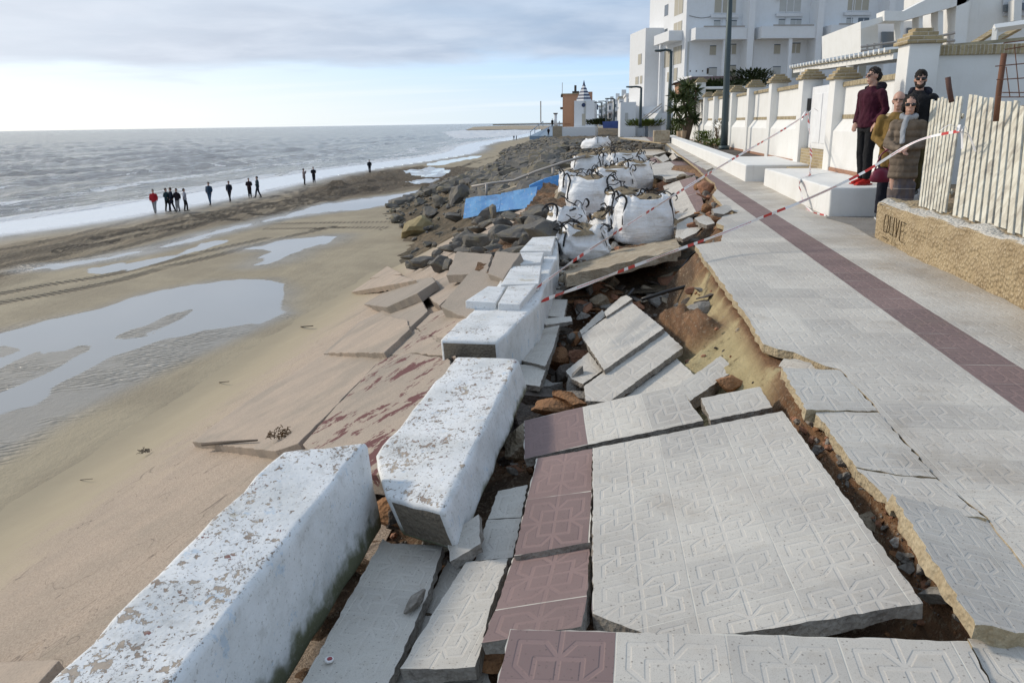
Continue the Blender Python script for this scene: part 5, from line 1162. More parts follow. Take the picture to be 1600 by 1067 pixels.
bm=bmesh.new(); prism(bm,[(4.1,1.5),(12,1.5),(12,12.9),(4.95,12.9),(4.75,11.3),(4.1,10.1)],.0,.60); o=obj('terrace_ground',bm,mat('dry_earth',m_conc,(.36,.28,.18),(.27,.20,.13),4)); tag(o,kind='structure')
# leaning slat fence panels
def m_slat(t,p):
    pos=t.coord('Object'); n=t.noise(12,6,t.scale(pos,(1,1,.10),(math.radians(-8),math.radians(9),0)),.7); f=t.noise(5,4,pos,.6); r=t.rnd()
    c=t.mix(t.ramp(n,.35,.65),(.66,.63,.53),(.50,.46,.37)); c=t.mix(t.ramp(f,.5,.7,0,.7),c,(.27,.235,.19))
    put(t,p,c,.85,t.bump(n,.6,.01))
SLATM=mat('weathered_cream_wood',m_slat)
def fence(label,tl,tr,bl,br,n,name='slat_fence'):
    A_,B_,C_,D_=tl,tr,bl,br; t=empty(name,(C_+D_)/2,0,label,'slat fence','leaning slat fence panels'); o_=t.location.copy(); r=random.Random(n)
    nr=((B_-A_).cross(C_-A_)).normalized();
    if nr.x>0: nr=-nr
    for i in range(n):
        k=(i+.5)/n; top=A_.lerp(B_,k)+Vector((0,0,r.uniform(-.02,.03))); bot=C_.lerp(D_,k)+Vector((0,0,r.uniform(-.01,.02))); w=(A_-B_).length/n*r.uniform(.325,.385); w2=(C_-D_).length/n*r.uniform(.325,.385)
        s=(B_-A_).normalized(); s2=(D_-C_).normalized(); bm=bmesh.new(); R=[]
        for j in range(6):
            q=j/5; c=bot.lerp(top,q)+s*noise.noise(Vector((i,q*2,n)))*.012-o_; ww=w2*(1-q)+w*q; ss_=s2.lerp(s,q)
            R.append([bm.verts.new(c+ss_*ww*.95+nr*.012),bm.verts.new(c-ss_*ww*.95+nr*.012),bm.verts.new(c-ss_*ww*.95-nr*.012),bm.verts.new(c+ss_*ww*.95-nr*.012)])
        for a,b in zip(R[:-1],R[1:]):
            for m_ in range(4): bm.faces.new((a[m_],a[(m_+1)%4],b[(m_+1)%4],b[m_]))
        bm.faces.new(R[0]); bm.faces.new(R[-1][::-1]); fixn(bm); obj('slat',bm,SLATM,t,bevel=.003)
    for k in (.18,.82):
        a=C_.lerp(A_,k)-nr*.03-o_; b=D_.lerp(B_,k)-nr*.03-o_; bm=bmesh.new(); tube(bm,[a,b],(.015,.03),4); obj('rail',bm,SLATM,t)
fence('narrower slat fence panel leaning beside the group of people',PX(1455,157,4.28),PX(1506,150,4.20),P(1436,323,.62),P(1478,335,.62),9)
fence('wider slat fence panel at the right edge of the photo',PX(1514,152,4.25),PX(1668,172,3.90),P(1488,337,.62),P(1650,385,.62),15)
t=empty('backing_panel',(0,0,0),0,'dark board standing in for shade behind the slat fences, grey slab tops above','boards')
a=PX(1506,156,4.5); bm=bmesh.new(); prism(bm,[(4.45,8.2),(7.5,8.2),(7.5,9.6),(4.6,9.6)],1.70,1.78); obj('grey_board',bm,GREYC,t,bevel=.005)
box('gap_shade_board',(4.46,8.3,.6),(4.62,9.5,1.70),DARKC,t)  # dark backing stands in for the shade between the slats
RUSTP=flat_mat('rusty_pipe',(.16,.075,.045),.8,.3,nz=.4)
bm=bmesh.new(); q=PY(1569,84,8.6); tube(bm,[PY(1556,190,8.6),PY(1561,140,8.6),PY(1569,84,8.6)],.028,8); tag(obj('fence_post',bm,RUSTP,smooth=True),'tall leaning rusty post carrying wire mesh','post')
bm=bmesh.new(); tube(bm,[PY(1487,160,9.6),PY(1483,138,9.6),PY(1481,121,9.6)],.030,8); tag(obj('fence_post',bm,flat_mat('dark_rust',(.09,.045,.035),.85),smooth=True),'short dark rusty post stub behind the fence','post')
bm=bmesh.new()
for (x0,y0,x1,y1) in ((1555,104,1640,94),(1557,125,1640,118),(1570,78,1640,64),(1568,68,1640,56),(1566,145,1640,143),(1560,152,1640,150)): tube(bm,[PY(x0,y0,8.5),PY((x0+x1)/2,(y0+y1)/2+1,8.5),PY(x1,y1,8.5)],.005,4)
for (x0,y0,x1,y1) in ((1572,105,1578,152),(1585,70,1593,152),(1606,66,1612,152),(1628,60,1636,152)): tube(bm,[PY(x0,y0,8.5),PY(x1,y1,8.5)],.005,4)
tag(obj('wire_mesh',bm,RUSTP),'sagging wire mesh hung from the tall rusty post','wire mesh')
PLANT=flat_mat('weed_leaf',(.10,.17,.03),.7,nz=.3)
def leaves(bm,c,r_,h,n,lw,ll,seed,up=.6):
    r=random.Random(seed)
    for _ in range(n):
        a=r.uniform(0,6.28); k=math.sqrt(r.random()); b=Vector((c[0]+math.cos(a)*r_*k,c[1]+math.sin(a)*r_*k,c[2]+h*r.random())); d=Vector((math.cos(a)*r.uniform(.2,1),math.sin(a)*r.uniform(.2,1),r.uniform(-.2,1)*up+.1)).normalized()*ll*r.uniform(.6,1.2); s=d.cross(Vector((0,0,1))).normalized()*lw
        v=[bm.verts.new(b),bm.verts.new(b+d*.5+s),bm.verts.new(b+d),bm.verts.new(b+d*.5-s)]; bm.faces.new(v)
bm=bmesh.new(); leaves(bm,(0,0,0),.16,.06,120,.018,.09,4); o=obj('weed',bm,PLANT); o.location=P(1590,352,.63); tag(o,'small green weed on the terrace at the right edge','weed')

# ------------------------------------------------------------------ lamp posts
LAMPM=flat_mat('dark_green_metal',(.055,.075,.08),.5,.5)
def lamp(label,base,top,rad,arm=None,group='street lamps along the promenade'):
    t=empty('street_lamp',base,0,label,'street lamp',group); bm=bmesh.new(); v=top-base; tube(bm,[(0,0,0),(0,0,.12)],[rad*1.5,rad*1.4],12); obj('base',bm,LAMPM,t,smooth=True)
    bm=bmesh.new(); tube(bm,[Vector((0,0,.1)),v*.15,v*.5,v],[rad,rad*.95,rad*.8,rad*.6],12); obj('pole',bm,LAMPM,t,smooth=True)
    bm=bmesh.new(); a=arm or Vector((-.6,0,.1)); tube(bm,[v,v+a*.5+Vector((0,0,.05)),v+a],rad*.5,8); obj('arm',bm,LAMPM,t,smooth=True)
    bm=bmesh.new(); e=v+a; tube(bm,[e-a*.1,e+a*.5],[(rad*1.1,rad*.6),(rad*.9,rad*.4)],8); obj('lamp_head',bm,LAMPM,t,smooth=True); return t
b=PX(1131,234,3.62); tp=PY(1143,-60,b.y+.0)
lamp('tall dark green lamp post in the near planter, top out of the picture',b,tp,.108)
b=PX(1044,215,3.35); lamp('second lamp post, thinner, with its lamp towards the sea',b,PY(1049,80,b.y),.12,Vector((-.55,0,.02)))
lamp('third lamp post before the apartment block corner',PY(1000,200,75),PY(1002,137,75),.16,Vector((-.9,0,.05)))
lamp('fourth lamp post standing over the blue tarpaulin',PY(959,195,120),PY(960,155,120),.16,Vector((-.9,0,.05)))
for i,(x,y0,y1,Y) in enumerate(((940,196,161,150),(932,198,164,180),(947,196,159,140))): lamp(['thin far lamp post right of the lighthouse tower','farthest thin lamp post next to the lighthouse tower','thin far lamp post between the third and fourth'][i],PY(x,y0,Y),PY(x,y1,Y),.15,Vector((-.9,0,.05)))

# ------------------------------------------------------------------ plants in the planter
def m_leaf(t,p,a,b):
    n=t.noise(6,3,t.geo(),.6); c=t.mix(t.ramp(n,.3,.7),a,b); put(t,p,c,.55,None,spec=.3); p.inputs['Subsurface Weight'].default_value=0
YUC=mat('yucca_leaf',m_leaf,(.035,.055,.018),(.075,.095,.025)); SHR=mat('shrub_leaf',m_leaf,(.07,.11,.02),(.16,.19,.04)); DRKL=mat('dark_shrub_leaf',m_leaf,(.02,.035,.012),(.05,.065,.02)); BARK=flat_mat('bark',(.14,.10,.07),.95,nz=.4)
t=empty('yucca_tree',PX(1073,220,3.85),0,'tall yucca with spiky dark leaves in the planter','yucca'); b0=t.location.copy(); Yb=b0.y
bm=bmesh.new(); heads=[(1066,150,.9),(1080,158,.85),(1056,172,.7),(1074,135,.75),(1088,140,.6),(1062,190,.6),(1085,185,.6),(1072,170,.8),(1052,150,.5)]
for x,y,_ in heads[:6]: q=PY(x,y,Yb)-b0; tube(bm,[Vector((r.uniform(-.05,.05),0,-.1)),q*.5+Vector((.12,0,-.05)),q],[.09,.07,.05],7)
obj('trunk',bm,BARK,t,smooth=True); bm=bmesh.new(); r=random.Random(3)
for x,y,s in heads:
    q=PY(x,y,Yb)-b0; q.y+=r.uniform(-.4,.4)
    for _ in range(75):
        d=Vector((r.gauss(0,1),r.gauss(0,1),r.gauss(.05,.8))).normalized()*s*r.uniform(.55,.95); w_=d.cross(Vector((r.gauss(0,1),r.gauss(0,1),r.gauss(0,1)))).normalized()*.028
        v=[bm.verts.new(q+w_),bm.verts.new(q-w_),bm.verts.new(q+d*.6-w_*.9-Vector((0,0,.02))),bm.verts.new(q+d-Vector((0,0,.06*s))),bm.verts.new(q+d*.6+w_*.9-Vector((0,0,.02)))]; bm.faces.new(v)
obj('leaves',bm,YUC,t)
def shrub(label,c,r_,h,n,m,seed,lw=.02,ll=.14,name='shrub'):
    t=empty(name,c,0,label,'shrub'); bm=bmesh.new(); leaves(bm,(0,0,.05),r_,h,n,lw,ll,seed); obj('foliage',bm,m,t)
    bm=bmesh.new(); rs=random.Random(seed)
    for _ in range(5): tube(bm,[(0,0,-.1),(rs.uniform(-r_,r_)*.6,rs.uniform(-r_,r_)*.6,h*.8)],.012,4)
    obj('stems',bm,BARK,t); return t
shrub('bright green bush at the foot of the yucca',PX(1057,214,3.8),.55,.75,1500,SHR,1,.03,.16)
shrub('low yellowish green bush right of the yucca',PX(1099,226,3.75),.35,.40,700,SHR,2)
shrub('small low bush at the foot of the tall lamp post',PX(1116,232,3.75),.35,.22,500,SHR,3)
shrub('dried upright stem beside the tall lamp post',PX(1120,228,4.0),.12,.75,120,mat('dry_leaf',m_leaf,(.16,.13,.08),(.22,.18,.10)),4,.02,.22)
shrub('long dark hedge top behind the far garden wall',PY(1122,149,44),1.9,.55,2600,DRKL,5,.05,.25)
shrub('dark round bush behind the wall before the apartment block',PY(1172,137,48),1.25,.8,1700,DRKL,6,.05,.28)
shrub('green shrubs behind the yucca under the brown roof',PY(1094,160,46),1.1,1.0,1300,YUC,7,.05,.28)
bm=bmesh.new(); prism(bm,[(-.35,-.4),(.35,-.4),(.35,.4),(-.35,.4)],0,.5); o=obj('stone_block',bm,TANC,bevel=.03); o.location=PX(1033,222,2.6); tag(o,'small tan block with a white top at the far end of the planter','stone block')
SHOE=flat_mat('terracotta_pot',(.45,.33,.22),.85)
for x in (1061,1068):
    bm=bmesh.new(); tube(bm,[(0,0,0),(0,0,.1),(0,0,.36)],[.10,.12,.14],12); o=obj('plant_pot',bm,SHOE); o.location=PX(x,217,3.7); tag(o,('left' if x==1061 else 'right')+'-hand pale clay pot in front of the green bush','pot','pale pots in the planter')

# ------------------------------------------------------------------ red and white barrier tape
def m_tape(t,p):
    x,y,_=t.sep(t.coord('UV')); f=t.math('FRACT',t.math('DIVIDE',x,1.25))
    r1=t.math('MULTIPLY',t.math('GREATER_THAN',f,.02),t.math('LESS_THAN',f,.12)); r2=t.math('MULTIPLY',t.math('GREATER_THAN',f,.18),t.math('LESS_THAN',f,.28))
    tx=t.math('MULTIPLY',t.math('GREATER_THAN',f,.42),t.math('LESS_THAN',f,.86)); fine=t.math('GREATER_THAN',t.noise(60,1,t.coord('UV')),.5); ym=t.math('MULTIPLY',t.math('GREATER_THAN',y,.3),t.math('LESS_THAN',y,.7))
    rd=t.math('MAXIMUM',t.math('MAXIMUM',r1,r2),t.math('MULTIPLY',tx,t.math('MULTIPLY',fine,ym)))
    put(t,p,t.mix(rd,(.78,.77,.77),(.50,.045,.04)),.4,spec=.4)
TAPE=mat('barrier_tape_red_white',m_tape)
def tape(label,pts,w=.038,tw=(1.2,1.9),name='barrier_tape',n=14):
    C=catmull(pts,n); bm=bmesh.new(); uvl=bm.loops.layers.uv.new('uv'); L=0; prev=None; rows=[]
    for i,c in enumerate(C):
        d=(C[min(i+1,len(C)-1)]-C[max(i-1,0)]).normalized(); a=d.cross(Vector((0,0,1))).normalized(); b=a.cross(d).normalized(); k=i/(len(C)-1); ang=tw[0]*(1-k)+tw[1]*k+.35*math.sin(i*.37)
        s=(a*math.cos(ang)+b*math.sin(ang))*w; nn=d.cross(s).normalized()*.0012
        if prev is not None: L+=(c-prev).length
        prev=c; rows.append(([bm.verts.new(c+s+nn),bm.verts.new(c-s+nn),bm.verts.new(c-s-nn),bm.verts.new(c+s-nn)],L))
    for (a,la),(b,lb) in zip(rows[:-1],rows[1:]):
        for j in range(4):
            f=bm.faces.new((a[j],a[(j+1)%4],b[(j+1)%4],b[j])); yv=[(1,0),(0,0),(0,1),(1,1)][j]
            for lp,(u,v) in zip(f.loops,((la,yv[0]),(la,yv[1]),(lb,yv[1]),(lb,yv[0]))): lp[uvl].uv=(u,v)
    fixn(bm); o=obj(name,bm,TAPE,smooth=False); return tag(o,label,'barrier tape','red and white barrier tapes')
def T3(l): return [CP+ray(x,y).normalized()*d for x,y,d in l]
tape('upper tape, from the gate down across the bags to the parapet',T3([(1262,178,17.6),(1222,204,16.2),(1165,237,14.4),(1100,276,12.6),(1030,320,10.8),(960,365,9.2),(900,405,8.1),(855,438,7.3),(835,452,7.0)]),.016)
tape('lower tape, from the slat fence across the hole to the parapet',T3([(1504,204,9.6),(1430,222,10.2),(1345,272,10.4),(1260,312,10.0),(1190,340,9.6),(1120,368,9.2),(1060,390,8.6),(990,416,8.0),(920,443,7.3),(868,462,6.9),(846,471,6.8)]),.015)
tape('short tape hanging from the gate over the bench to the ground',T3([(1263,175,17.5),(1264,200,17.1),(1267,235,16.4),(1266,262,15.6),(1264,276,15.0),(1250,284,14.1),(1251,300,13.75),(1258,322,13.4),(1270,333,13.0),(1290,339,12.6)]),.032,(1.0,1.4))
def knot(label,c,s,seed):
    r=random.Random(seed); bm=bmesh.new()
    for k in range(5):
        a=Vector((r.uniform(-1,1),r.uniform(-.3,.3),r.uniform(-1,.4)))*s; pts=catmull([Vector((0,0,0)),a*.5+Vector((0,0,.3*s)),a],5); tube(bm,pts,(.018,.003),4)
    o=obj('tape_end',bm,flat_mat('tape_white',(.78,.77,.78),.4)); o.location=c; tag(o,label,'tape knot')
knot('loose white tape knot fluttering between the two slat fences',CP+ray(1500,206).normalized()*9.5,.22,2)
knot('knot of tape tied on the white gate',CP+ray(1264,176).normalized()*17.4,.22,4)
# ------------------------------------------------------------------ buildings
def m_glass(t,p,c=(.10,.12,.14)): put(t,p,c,.12,spec=.6)
GLS=mat('window_glass',m_glass); SHUT=flat_mat('roller_shutter',(.45,.45,.43),.7,nz=.1,scale=3); SHUTD=flat_mat('roller_shutter_beige',(.40,.37,.30),.7); FRM=flat_mat('window_frame',(.62,.62,.62),.5)
class Bld:
    """box building with a local frame: u along the camera-facing front, v inland depth, w up"""
    def __init__(s,label,cat,corner,rot,name):
        s.t=empty(name,corner,rot,label,cat)
    def b(s,name,u0,v0,w0,u1,v1,w1,m,bev=0,parent=None): return box(name,(u0,v0,w0),(u1,v1,w1),m,parent or s.t,bevel=bev)
    def win(s,u0,w0,u1,w1,v=0.,panes=2,m=None,side=False):
        """shuttered window: on the front (v const) or on the sea side (u const when side)"""
        m=m or SHUT; d=.06
        if not side:
            f=s.b('window',u0,v-.02,w0,u1,v+.02,w1,m)
            s.b('frame',u0-.06,v-.05,w0-.08,u1+.06,v-.021,w0,FRM,parent=f)
            s.b('lintel_shade_strip',u0,v-.024,w1-.10,u1,v-.0205,w1,GLS,parent=f)  # flat dark strip painting the shade under the lintel
            for k in range(1,panes): x=u0+(u1-u0)*k/panes; s.b('mullion',x-.04,v-.03,w0,x+.04,v-.0215,w1-.1,FRM if m is not FRM else GLS,parent=f)
        else:
            f=s.b('window',v-.02,u0,w0,v+.02,u1,w1,SHUTD if m is SHUT else m)
            s.b('reveal_shade_strip',v-.025,u0-.12,w0,v-.0205,u0,w1,GLS,parent=f)  # flat dark strip on the wall, painting a shaded window reveal
            for k in range(1,panes): x=u0+(u1-u0)*k/panes; s.b('mullion',v-.03,x-.04,w0,v-.0215,x+.04,w1,FRM,parent=f)
        return f
# apartment block
Yc=90.; cor=PY(1068,135,Yc); cor.z=3.0; ROT=math.radians(12.7)
ap=Bld('big white stepped apartment block above the promenade','apartment block',cor,ROT,'apartment_block')
S=Yc/F_PX                                                      # metres per pixel at the corner
def U(px): return (px-1068)*S*1.03
def Wz(py): return (188-1068*.0+0-py)*S + H - 3.0
ap.b('wall',0,0,-3,U(1157),14,17.5,WHITEF);
ap.b('wall',U(1157)+.003,-.9,-3,U(1250),14,18.2,WHITEF); ap.b('wall',U(1250)+.003,-1.8,-3,U(1400),14,19,WHITEF)
# sea-side wing, lower and further back
ap.b('wall',-2.1,8.,-3,-.003,15,Wz(48)+0.,WHITEF)
# fins and loggias of the three bays
for i,(a,b,v) in enumerate(((1068,1157,0),(1157,1250,-.9),(1250,1345,-1.8))):
    u0,u1=U(a),U(b); zb,zt=Wz(76),Wz(62)
    ap.b('bay_fin',u1-.65,v-1.9,-3,u1-.003,v-.003,17.3+i*.3,WHITEF)
    ap.b('balcony',u0+.5,v-1.7,zb,u1-.653,v-.003,zt,WHITEF,.02)
    ap.b('balcony_slab',u0+.5,v-1.75,zb-.15,u1-.653,v-.003,zb-.003,WHITEF)
    ap.b('column',u0+3.6,v-1.6,-3,u0+3.95,v-1.3,zb-.153,WHITEF)
    ap.b('loggia_back',u0+.25,v-.045,-3,u0+.45,v-.003,zb-.2,SHUT)
    W1=ap.win(u0+3.0,Wz(40),u0+5.3,Wz(14),v,3,SHUTD if i!=1 else SHUT)
    ap.b('awning_box',u0+2.6,v-.35,Wz(47),u0+5.5,v-.055,Wz(43),FRM)
    ap.win(u0+3.0,Wz(60),u0+3.7,Wz(50),v,1); ap.win(u0+4.3,Wz(60),u0+5.5,Wz(50),v,2,SHUT if i<2 else GLS)
    ap.win(u0+2.7,Wz(97),u0+3.4,Wz(84),v,1,SHUTD); ap.win(u0+4.6,Wz(96),u0+5.6,Wz(82),v,2,SHUTD)
    ap.win(u0+2.7,Wz(128),u0+3.6,Wz(114),v,1); ap.win(u0+4.9,Wz(130),u0+5.7,Wz(111),v,1,SHUTD)
ap.b('air_conditioner',U(1190),-1.25,Wz(24),U(1197),-.905,Wz(15),FRM,.02); ap.b('awning_box',U(1197)+.4,-.93,Wz(31),U(1197)+.9,-.905,Wz(16),SHUT)
for x in (1076,1085,1094): ap.b('vent',U(x),-.03,Wz(120),U(x)+.12,-.003,Wz(118),DARKC)
ap.b('meter_box',U(1101),-.06,Wz(123),U(1103.5),-.003,Wz(115),DARKC)
ap.b('ground_canopy',U(1062),-3.8,Wz(133),U(1092),-.01,Wz(128),WHITEF)
# windows on the sunlit sea side (u = 0 plane)
for (v0,v1,y0,y1,pn,m) in ((1.3,4.2,38,14,2,SHUT),(6.6,7.9,32,16,1,GLS),(1.4,4.2,62,48,2,SHUT),(6.6,7.6,61,51,1,GLS),(1.2,4.0,107,82,2,SHUT),(5.0,7.4,108,84,2,SHUT),(4.6,6.0,130,116,1,SHUT),(2.4,3.6,130,112,1,SHUTD),(7.6,8.,0,0,1,SHUT))[:8]:
    ap.win(v0,Wz(y0),v1,Wz(y1),0.,pn,m,side=True)
ap.b('side_balcony',-1.5,1.,Wz(76),-.003,6.6,Wz(62),WHITEF,.02); ap.b('column',-1.4,4.4,-3,-1.1,4.75,Wz(76)-.003,WHITEF)
for (v0,v1,y0,y1) in ((9.0,9.9,130,118),(10.6,12.0,130,118),(9.5,11,100,84)): ap.win(v0,Wz(y0),v1,Wz(y1),-2.1,1,SHUT,side=True)
ap.b('sea_terrace',-3.2,-2.,-6,-.003,9,-.6,WHITEF); ap.b('terrace_door',-3.24,1,-3.4,-3.2,3,-1.2,GLS)
for i,(x0,x1,yy_) in enumerate(((1160,1215,13),(1072,1105,44))):
    bm=bmesh.new(); tube(bm,catmull([(U(x0),-.95 if i==0 else -.05,Wz(yy_)),(U((x0+x1)/2),-.98 if i==0 else -.08,Wz(yy_+3)),(U(x1),-.95 if i==0 else -.05,Wz(yy_+1))],5),.025,4); obj('cable',bm,DARKC,ap.t)
for px,v_,y0,y1 in ((1118,-.03,62,0),(1206,-.93,62,0),(1296,-1.83,60,0)):
    ap.b('drainpipe',U(px),v_-.06,Wz(y0),U(px)+.1,v_+.02,Wz(y1),FRM)
for px,v_ in ((1128,-1.75),(1222,-2.65),(1310,-3.55)):
    ap.b('balcony_rail',U(px)-3.2,v_,Wz(61.8),U(px)+1.2,v_+.04,Wz(60),RAIL)
# low wing with the stairs to the beach in front of it (farther away to the left)
def simple(label,cat,name,x0,x1,ytop,ybot,Y,depth,m,rot=0.,parts=None):
    c=PY(x0,ybot,Y); w=(PY(x1,ybot,Y)-c).length; h=PY(x0,ytop,Y).z-c.z; t=Bld(label,cat,c,rot,name); t.w=w; t.h=h; t.b('wall',0,0,-1.5,w,depth,h,m); return t
wb=simple('white box building with a stair railing left of the apartment block','house','white_house',969,993,160,200,92,12,WHITEF)
wb.b('annex',wb.w+.003,1.,-1.5,wb.w+2.6,9,wb.h*.82,WHITEF); wb.b('door',wb.w*.3,-.03,wb.h*.30,wb.w*.5,-.001,wb.h*.58,SHUT)
t=empty('ramp_wall',PY(1000,205,80),0,'white sloping stair wall going down to the beach','stair wall'); o_=t.location.copy()
bm=bmesh.new(); wallseg(bm,PY(1014,198,80)-o_,PY(1034,168,80)-o_,3.,4.,.3); fixn(bm); obj('wall',bm,WHITEF,t)
bm=bmesh.new();
for a,b in (((1004,186),(1034,162)),((1004,190),(1034,167))):
    bm=bmesh.new(); tube(bm,[PY(*a,79.5)-o_,PY(*b,79.5)-o_],.05,5); obj('handrail',bm,RAIL,t)
shrub('green slope plants under the stair wall',PY(1008,199,80),1.8,.5,1000,SHR,9,.09,.4)
shrub('dark green hedge between the lighthouse tower and the white houses',PY(936,196,150),2.4,.9,900,DRKL,10,.15,.5)
# row of white stepped houses
def rowhouse(i,x0,x1,yt,yb,Y,lab):
    b=simple(lab,'house','row_house',x0,x1,yt,yb,Y,14,WHITEF,0); w,h=b.w,b.h; b.t['group']='row of white houses along the sea front'
    b.b('roof',-.15,-.15,h+.003,w+.15,14,h+.35,SHUTD if i%2 else WHITEF); b.b('chimney',w*.3,2,h+.353,w*.3+.8,2.8,h+1.5,WHITEF); b.b('terrace',-.8,-1.6,h*.42,w*.9,-.003,h*.5,WHITEF)
    b.win(w*.12,h*.56,w*.4,h*.82,0,1,GLS); b.win(w*.56,h*.56,w*.86,h*.82,0,2,SHUT); b.win(w*.12,h*.1,w*.45,h*.36,0,1,GLS); b.win(w*.6,h*.1,w*.85,h*.36,0,1,GLS)
L=['nearest','second nearest','third','fourth','fifth','farthest']
for i,(x0,x1,yt,yb,Y) in enumerate(((978,999,150,176,125),(967,980,154,182,145),(958,970,158,186,170),(950,960,161,188,200),(943,952,164,190,235),(935,945,167,191,280))):
    rowhouse(i,x0,x1,yt,yb,Y,L[i]+' white house of the row with chimneys along the sea front')
BT=flat_mat('blue_tarpaulin',(.05,.09,.28),.6,nz=.3,scale=2)
bm=bmesh.new(); prism(bm,[(-1.5,-1),(1.3,-1.4),(1.5,1.4),(-1.2,1.6)],-.2,.75)
for v in bm.verts: v.co+=noise.noise_vector(v.co*.8)*.4
o=obj('blue_tarpaulin',bm,BT); o.location=PY(958,199,118); tag(o,'bright blue tarpaulin cover beyond the boulders below the row of houses','tarpaulin')
# lighthouse-topped tower and the terracotta house
YL=175.; s_=YL/F_PX
lt=Bld('white tower with a striped blue and white pointed lantern roof','tower',PY(897,199,YL),0,'lighthouse_house')
w=31*s_; h=38*s_; lt.b('wall',0,0,-.5,w*.98,8,h,WHITEF); lt.b('wall_wing',w*.98+.003,1,-.5,w*1.08,7,h*.98,WHITEF)
NAVY=flat_mat('navy_paint',(.02,.035,.09),.6)
zz=h
for k in range(5):
    r0=(1-.175*k)*w*.36; r1=(1-.175*(k+1))*w*.36; hh_=4.6*s_
    bm=bmesh.new(); tube(bm,[(w*.45,w*.36,zz),(w*.45,w*.36,zz+hh_*.52)],[r0,r0*.62+r1*.38],4); obj('roof_tier',bm,WHITEF,lt.t)
    bm=bmesh.new(); tube(bm,[(w*.45,w*.36,zz+hh_*.523),(w*.45,w*.36,zz+hh_)],[(r0*.62+r1*.38)*1.06,r1*1.1],4); obj('stripe',bm,NAVY,lt.t); zz+=hh_+.003
bm=bmesh.new(); tube(bm,[(w*.45,w*.36,zz),(w*.45,w*.36,zz+.9)],[.25,.03],8); obj('finial',bm,NAVY,lt.t)
bm=bmesh.new(); tube(bm,[(w*.45,-.08,h*.83),(w*.45,-.003,h*.83)],.42,20);
o=obj('round_window',bm,NAVY,lt.t)
lt.b('door',w*.38,-.05,.3,w*.55,-.003,h*.5,SHUTD); lt.b('panel',w*.46,-.03,h*.5+.003,w*.57,-.003,h*.98,SHUT)
bm=bmesh.new(); tube(bm,[(w*1.085,1.5,h*.75),(w*1.1+.2,1.5,h*.75)],.55,16); obj('satellite_dish',bm,NAVY,lt.t)
TERR=flat_mat('terracotta_wall',(.46,.25,.15),.85,nz=.08,scale=.5)
th=Bld('terracotta house with a dark chimney behind the striped tower','house',PY(879,199,YL+8),0,'terracotta_house'); s8=(YL+8)/F_PX
th.b('wall',0,0,-.5,40*s8,12,47*s8,TERR); th.b('roof',-.3,-.3,47*s8+.003,42*s8,12.2,48.2*s8,BRK); th.b('chimney',17*s8,1,48.2*s8+.003,20*s8,3,60*s8,DARKC); th.b('chimney_base',14*s8,.8,48.2*s8+.003,24*s8,3.4,51.5*s8,DARKC); th.b('gable',38*s8,-.31,36*s8,44*s8,3,50*s8,mat('terracotta_skirting',m_conc,(.40,.22,.14),(.33,.19,.13),10))
th.b('low_window',3*s8,-.05,.6,12*s8,-.003,5*s8,BRICKY); th.b('balcony_awning',-4*s8,1,26*s8,-.003,4,29*s8,DARKC); th.b('satellite_dish',-3*s8,.5,43*s8,-.003,.9,47*s8,DARKC)
bm=bmesh.new(); tube(bm,[(-.1,.5,47*s8),(-.1,.5,64*s8)],.07,5); obj('antenna',bm,RAIL,th.t)
box_=empty('sea_terrace_wall',PY(878,213,170),0,'whitewashed terrace wall below the striped tower','terrace wall')
bm=bmesh.new(); prism(bm,[(0,0),(50*.138,0),(54*.138,5),(0,6)],-1.5,13*.138); obj('wall',bm,WHITEF,box_,bevel=.02)
bm=bmesh.new(); prism(bm,[(-14*.138,-.4),(-.003,-.1),(-.003,6),(-12*.138,6)],-1.6,14.5*.138); obj('ramp_side',bm,TANC,box_)
bc=PY(846,214,176); t=empty('beach_walkway',bc,0,'blue grey sloping walkway down to the beach beside the terrace','walkway'); BG2=flat_mat('blue_grey_boards',(.22,.30,.38),.7)
bm=bmesh.new(); v=[(-3.2,0,-1.0),(3.4,0,-1.0),(3.4,26,2.2),(.6,26,2.4),(-.6,8,1.6)]
prism(bm,[(-2.6,0),(2.6,-.5),(3.2,16),(1.2,16)],-.6,.2)
for q in bm.verts: q.co.z+=q.co.y*.13
obj('deck',bm,BG2,t)
for sx in (-2.4,2.7):
    bm=bmesh.new(); tube(bm,[(sx,0,1.1),(sx+1.6 if sx<0 else sx+.4,15.8,3.2)],.09,5); obj('handrail',bm,BG2,t)
    for k in range(4): bm=bmesh.new(); tube(bm,[(sx+(1.6 if sx<0 else .4)*k/3,k*5.2,k*.68),(sx+(1.6 if sx<0 else .4)*k/3,k*5.2,1.1+k*.7)],.08,5); obj('post',bm,BG2,t)
bm=bmesh.new(); tube(bm,[(0,0,0),(0,0,31*s_)],.12,6); o=obj('flagpole',bm,RAIL); o.location=PY(845,192,YL); tag(o,'bare thin pole on the shore left of the terracotta house','pole')
t=empty('shower_pillar',PY(868,199,YL),0,'small white round pillar with dark cap left of the terracotta house','pillar')
bm=bmesh.new(); tube(bm,[(0,0,0),(0,0,19*s_)],.32,12); obj('shaft',bm,WHITEF,t,smooth=True); bm=bmesh.new(); tube(bm,[(0,0,19*s_+.002),(0,0,20.5*s_)],.5,12); obj('cap',bm,DARKC,t)
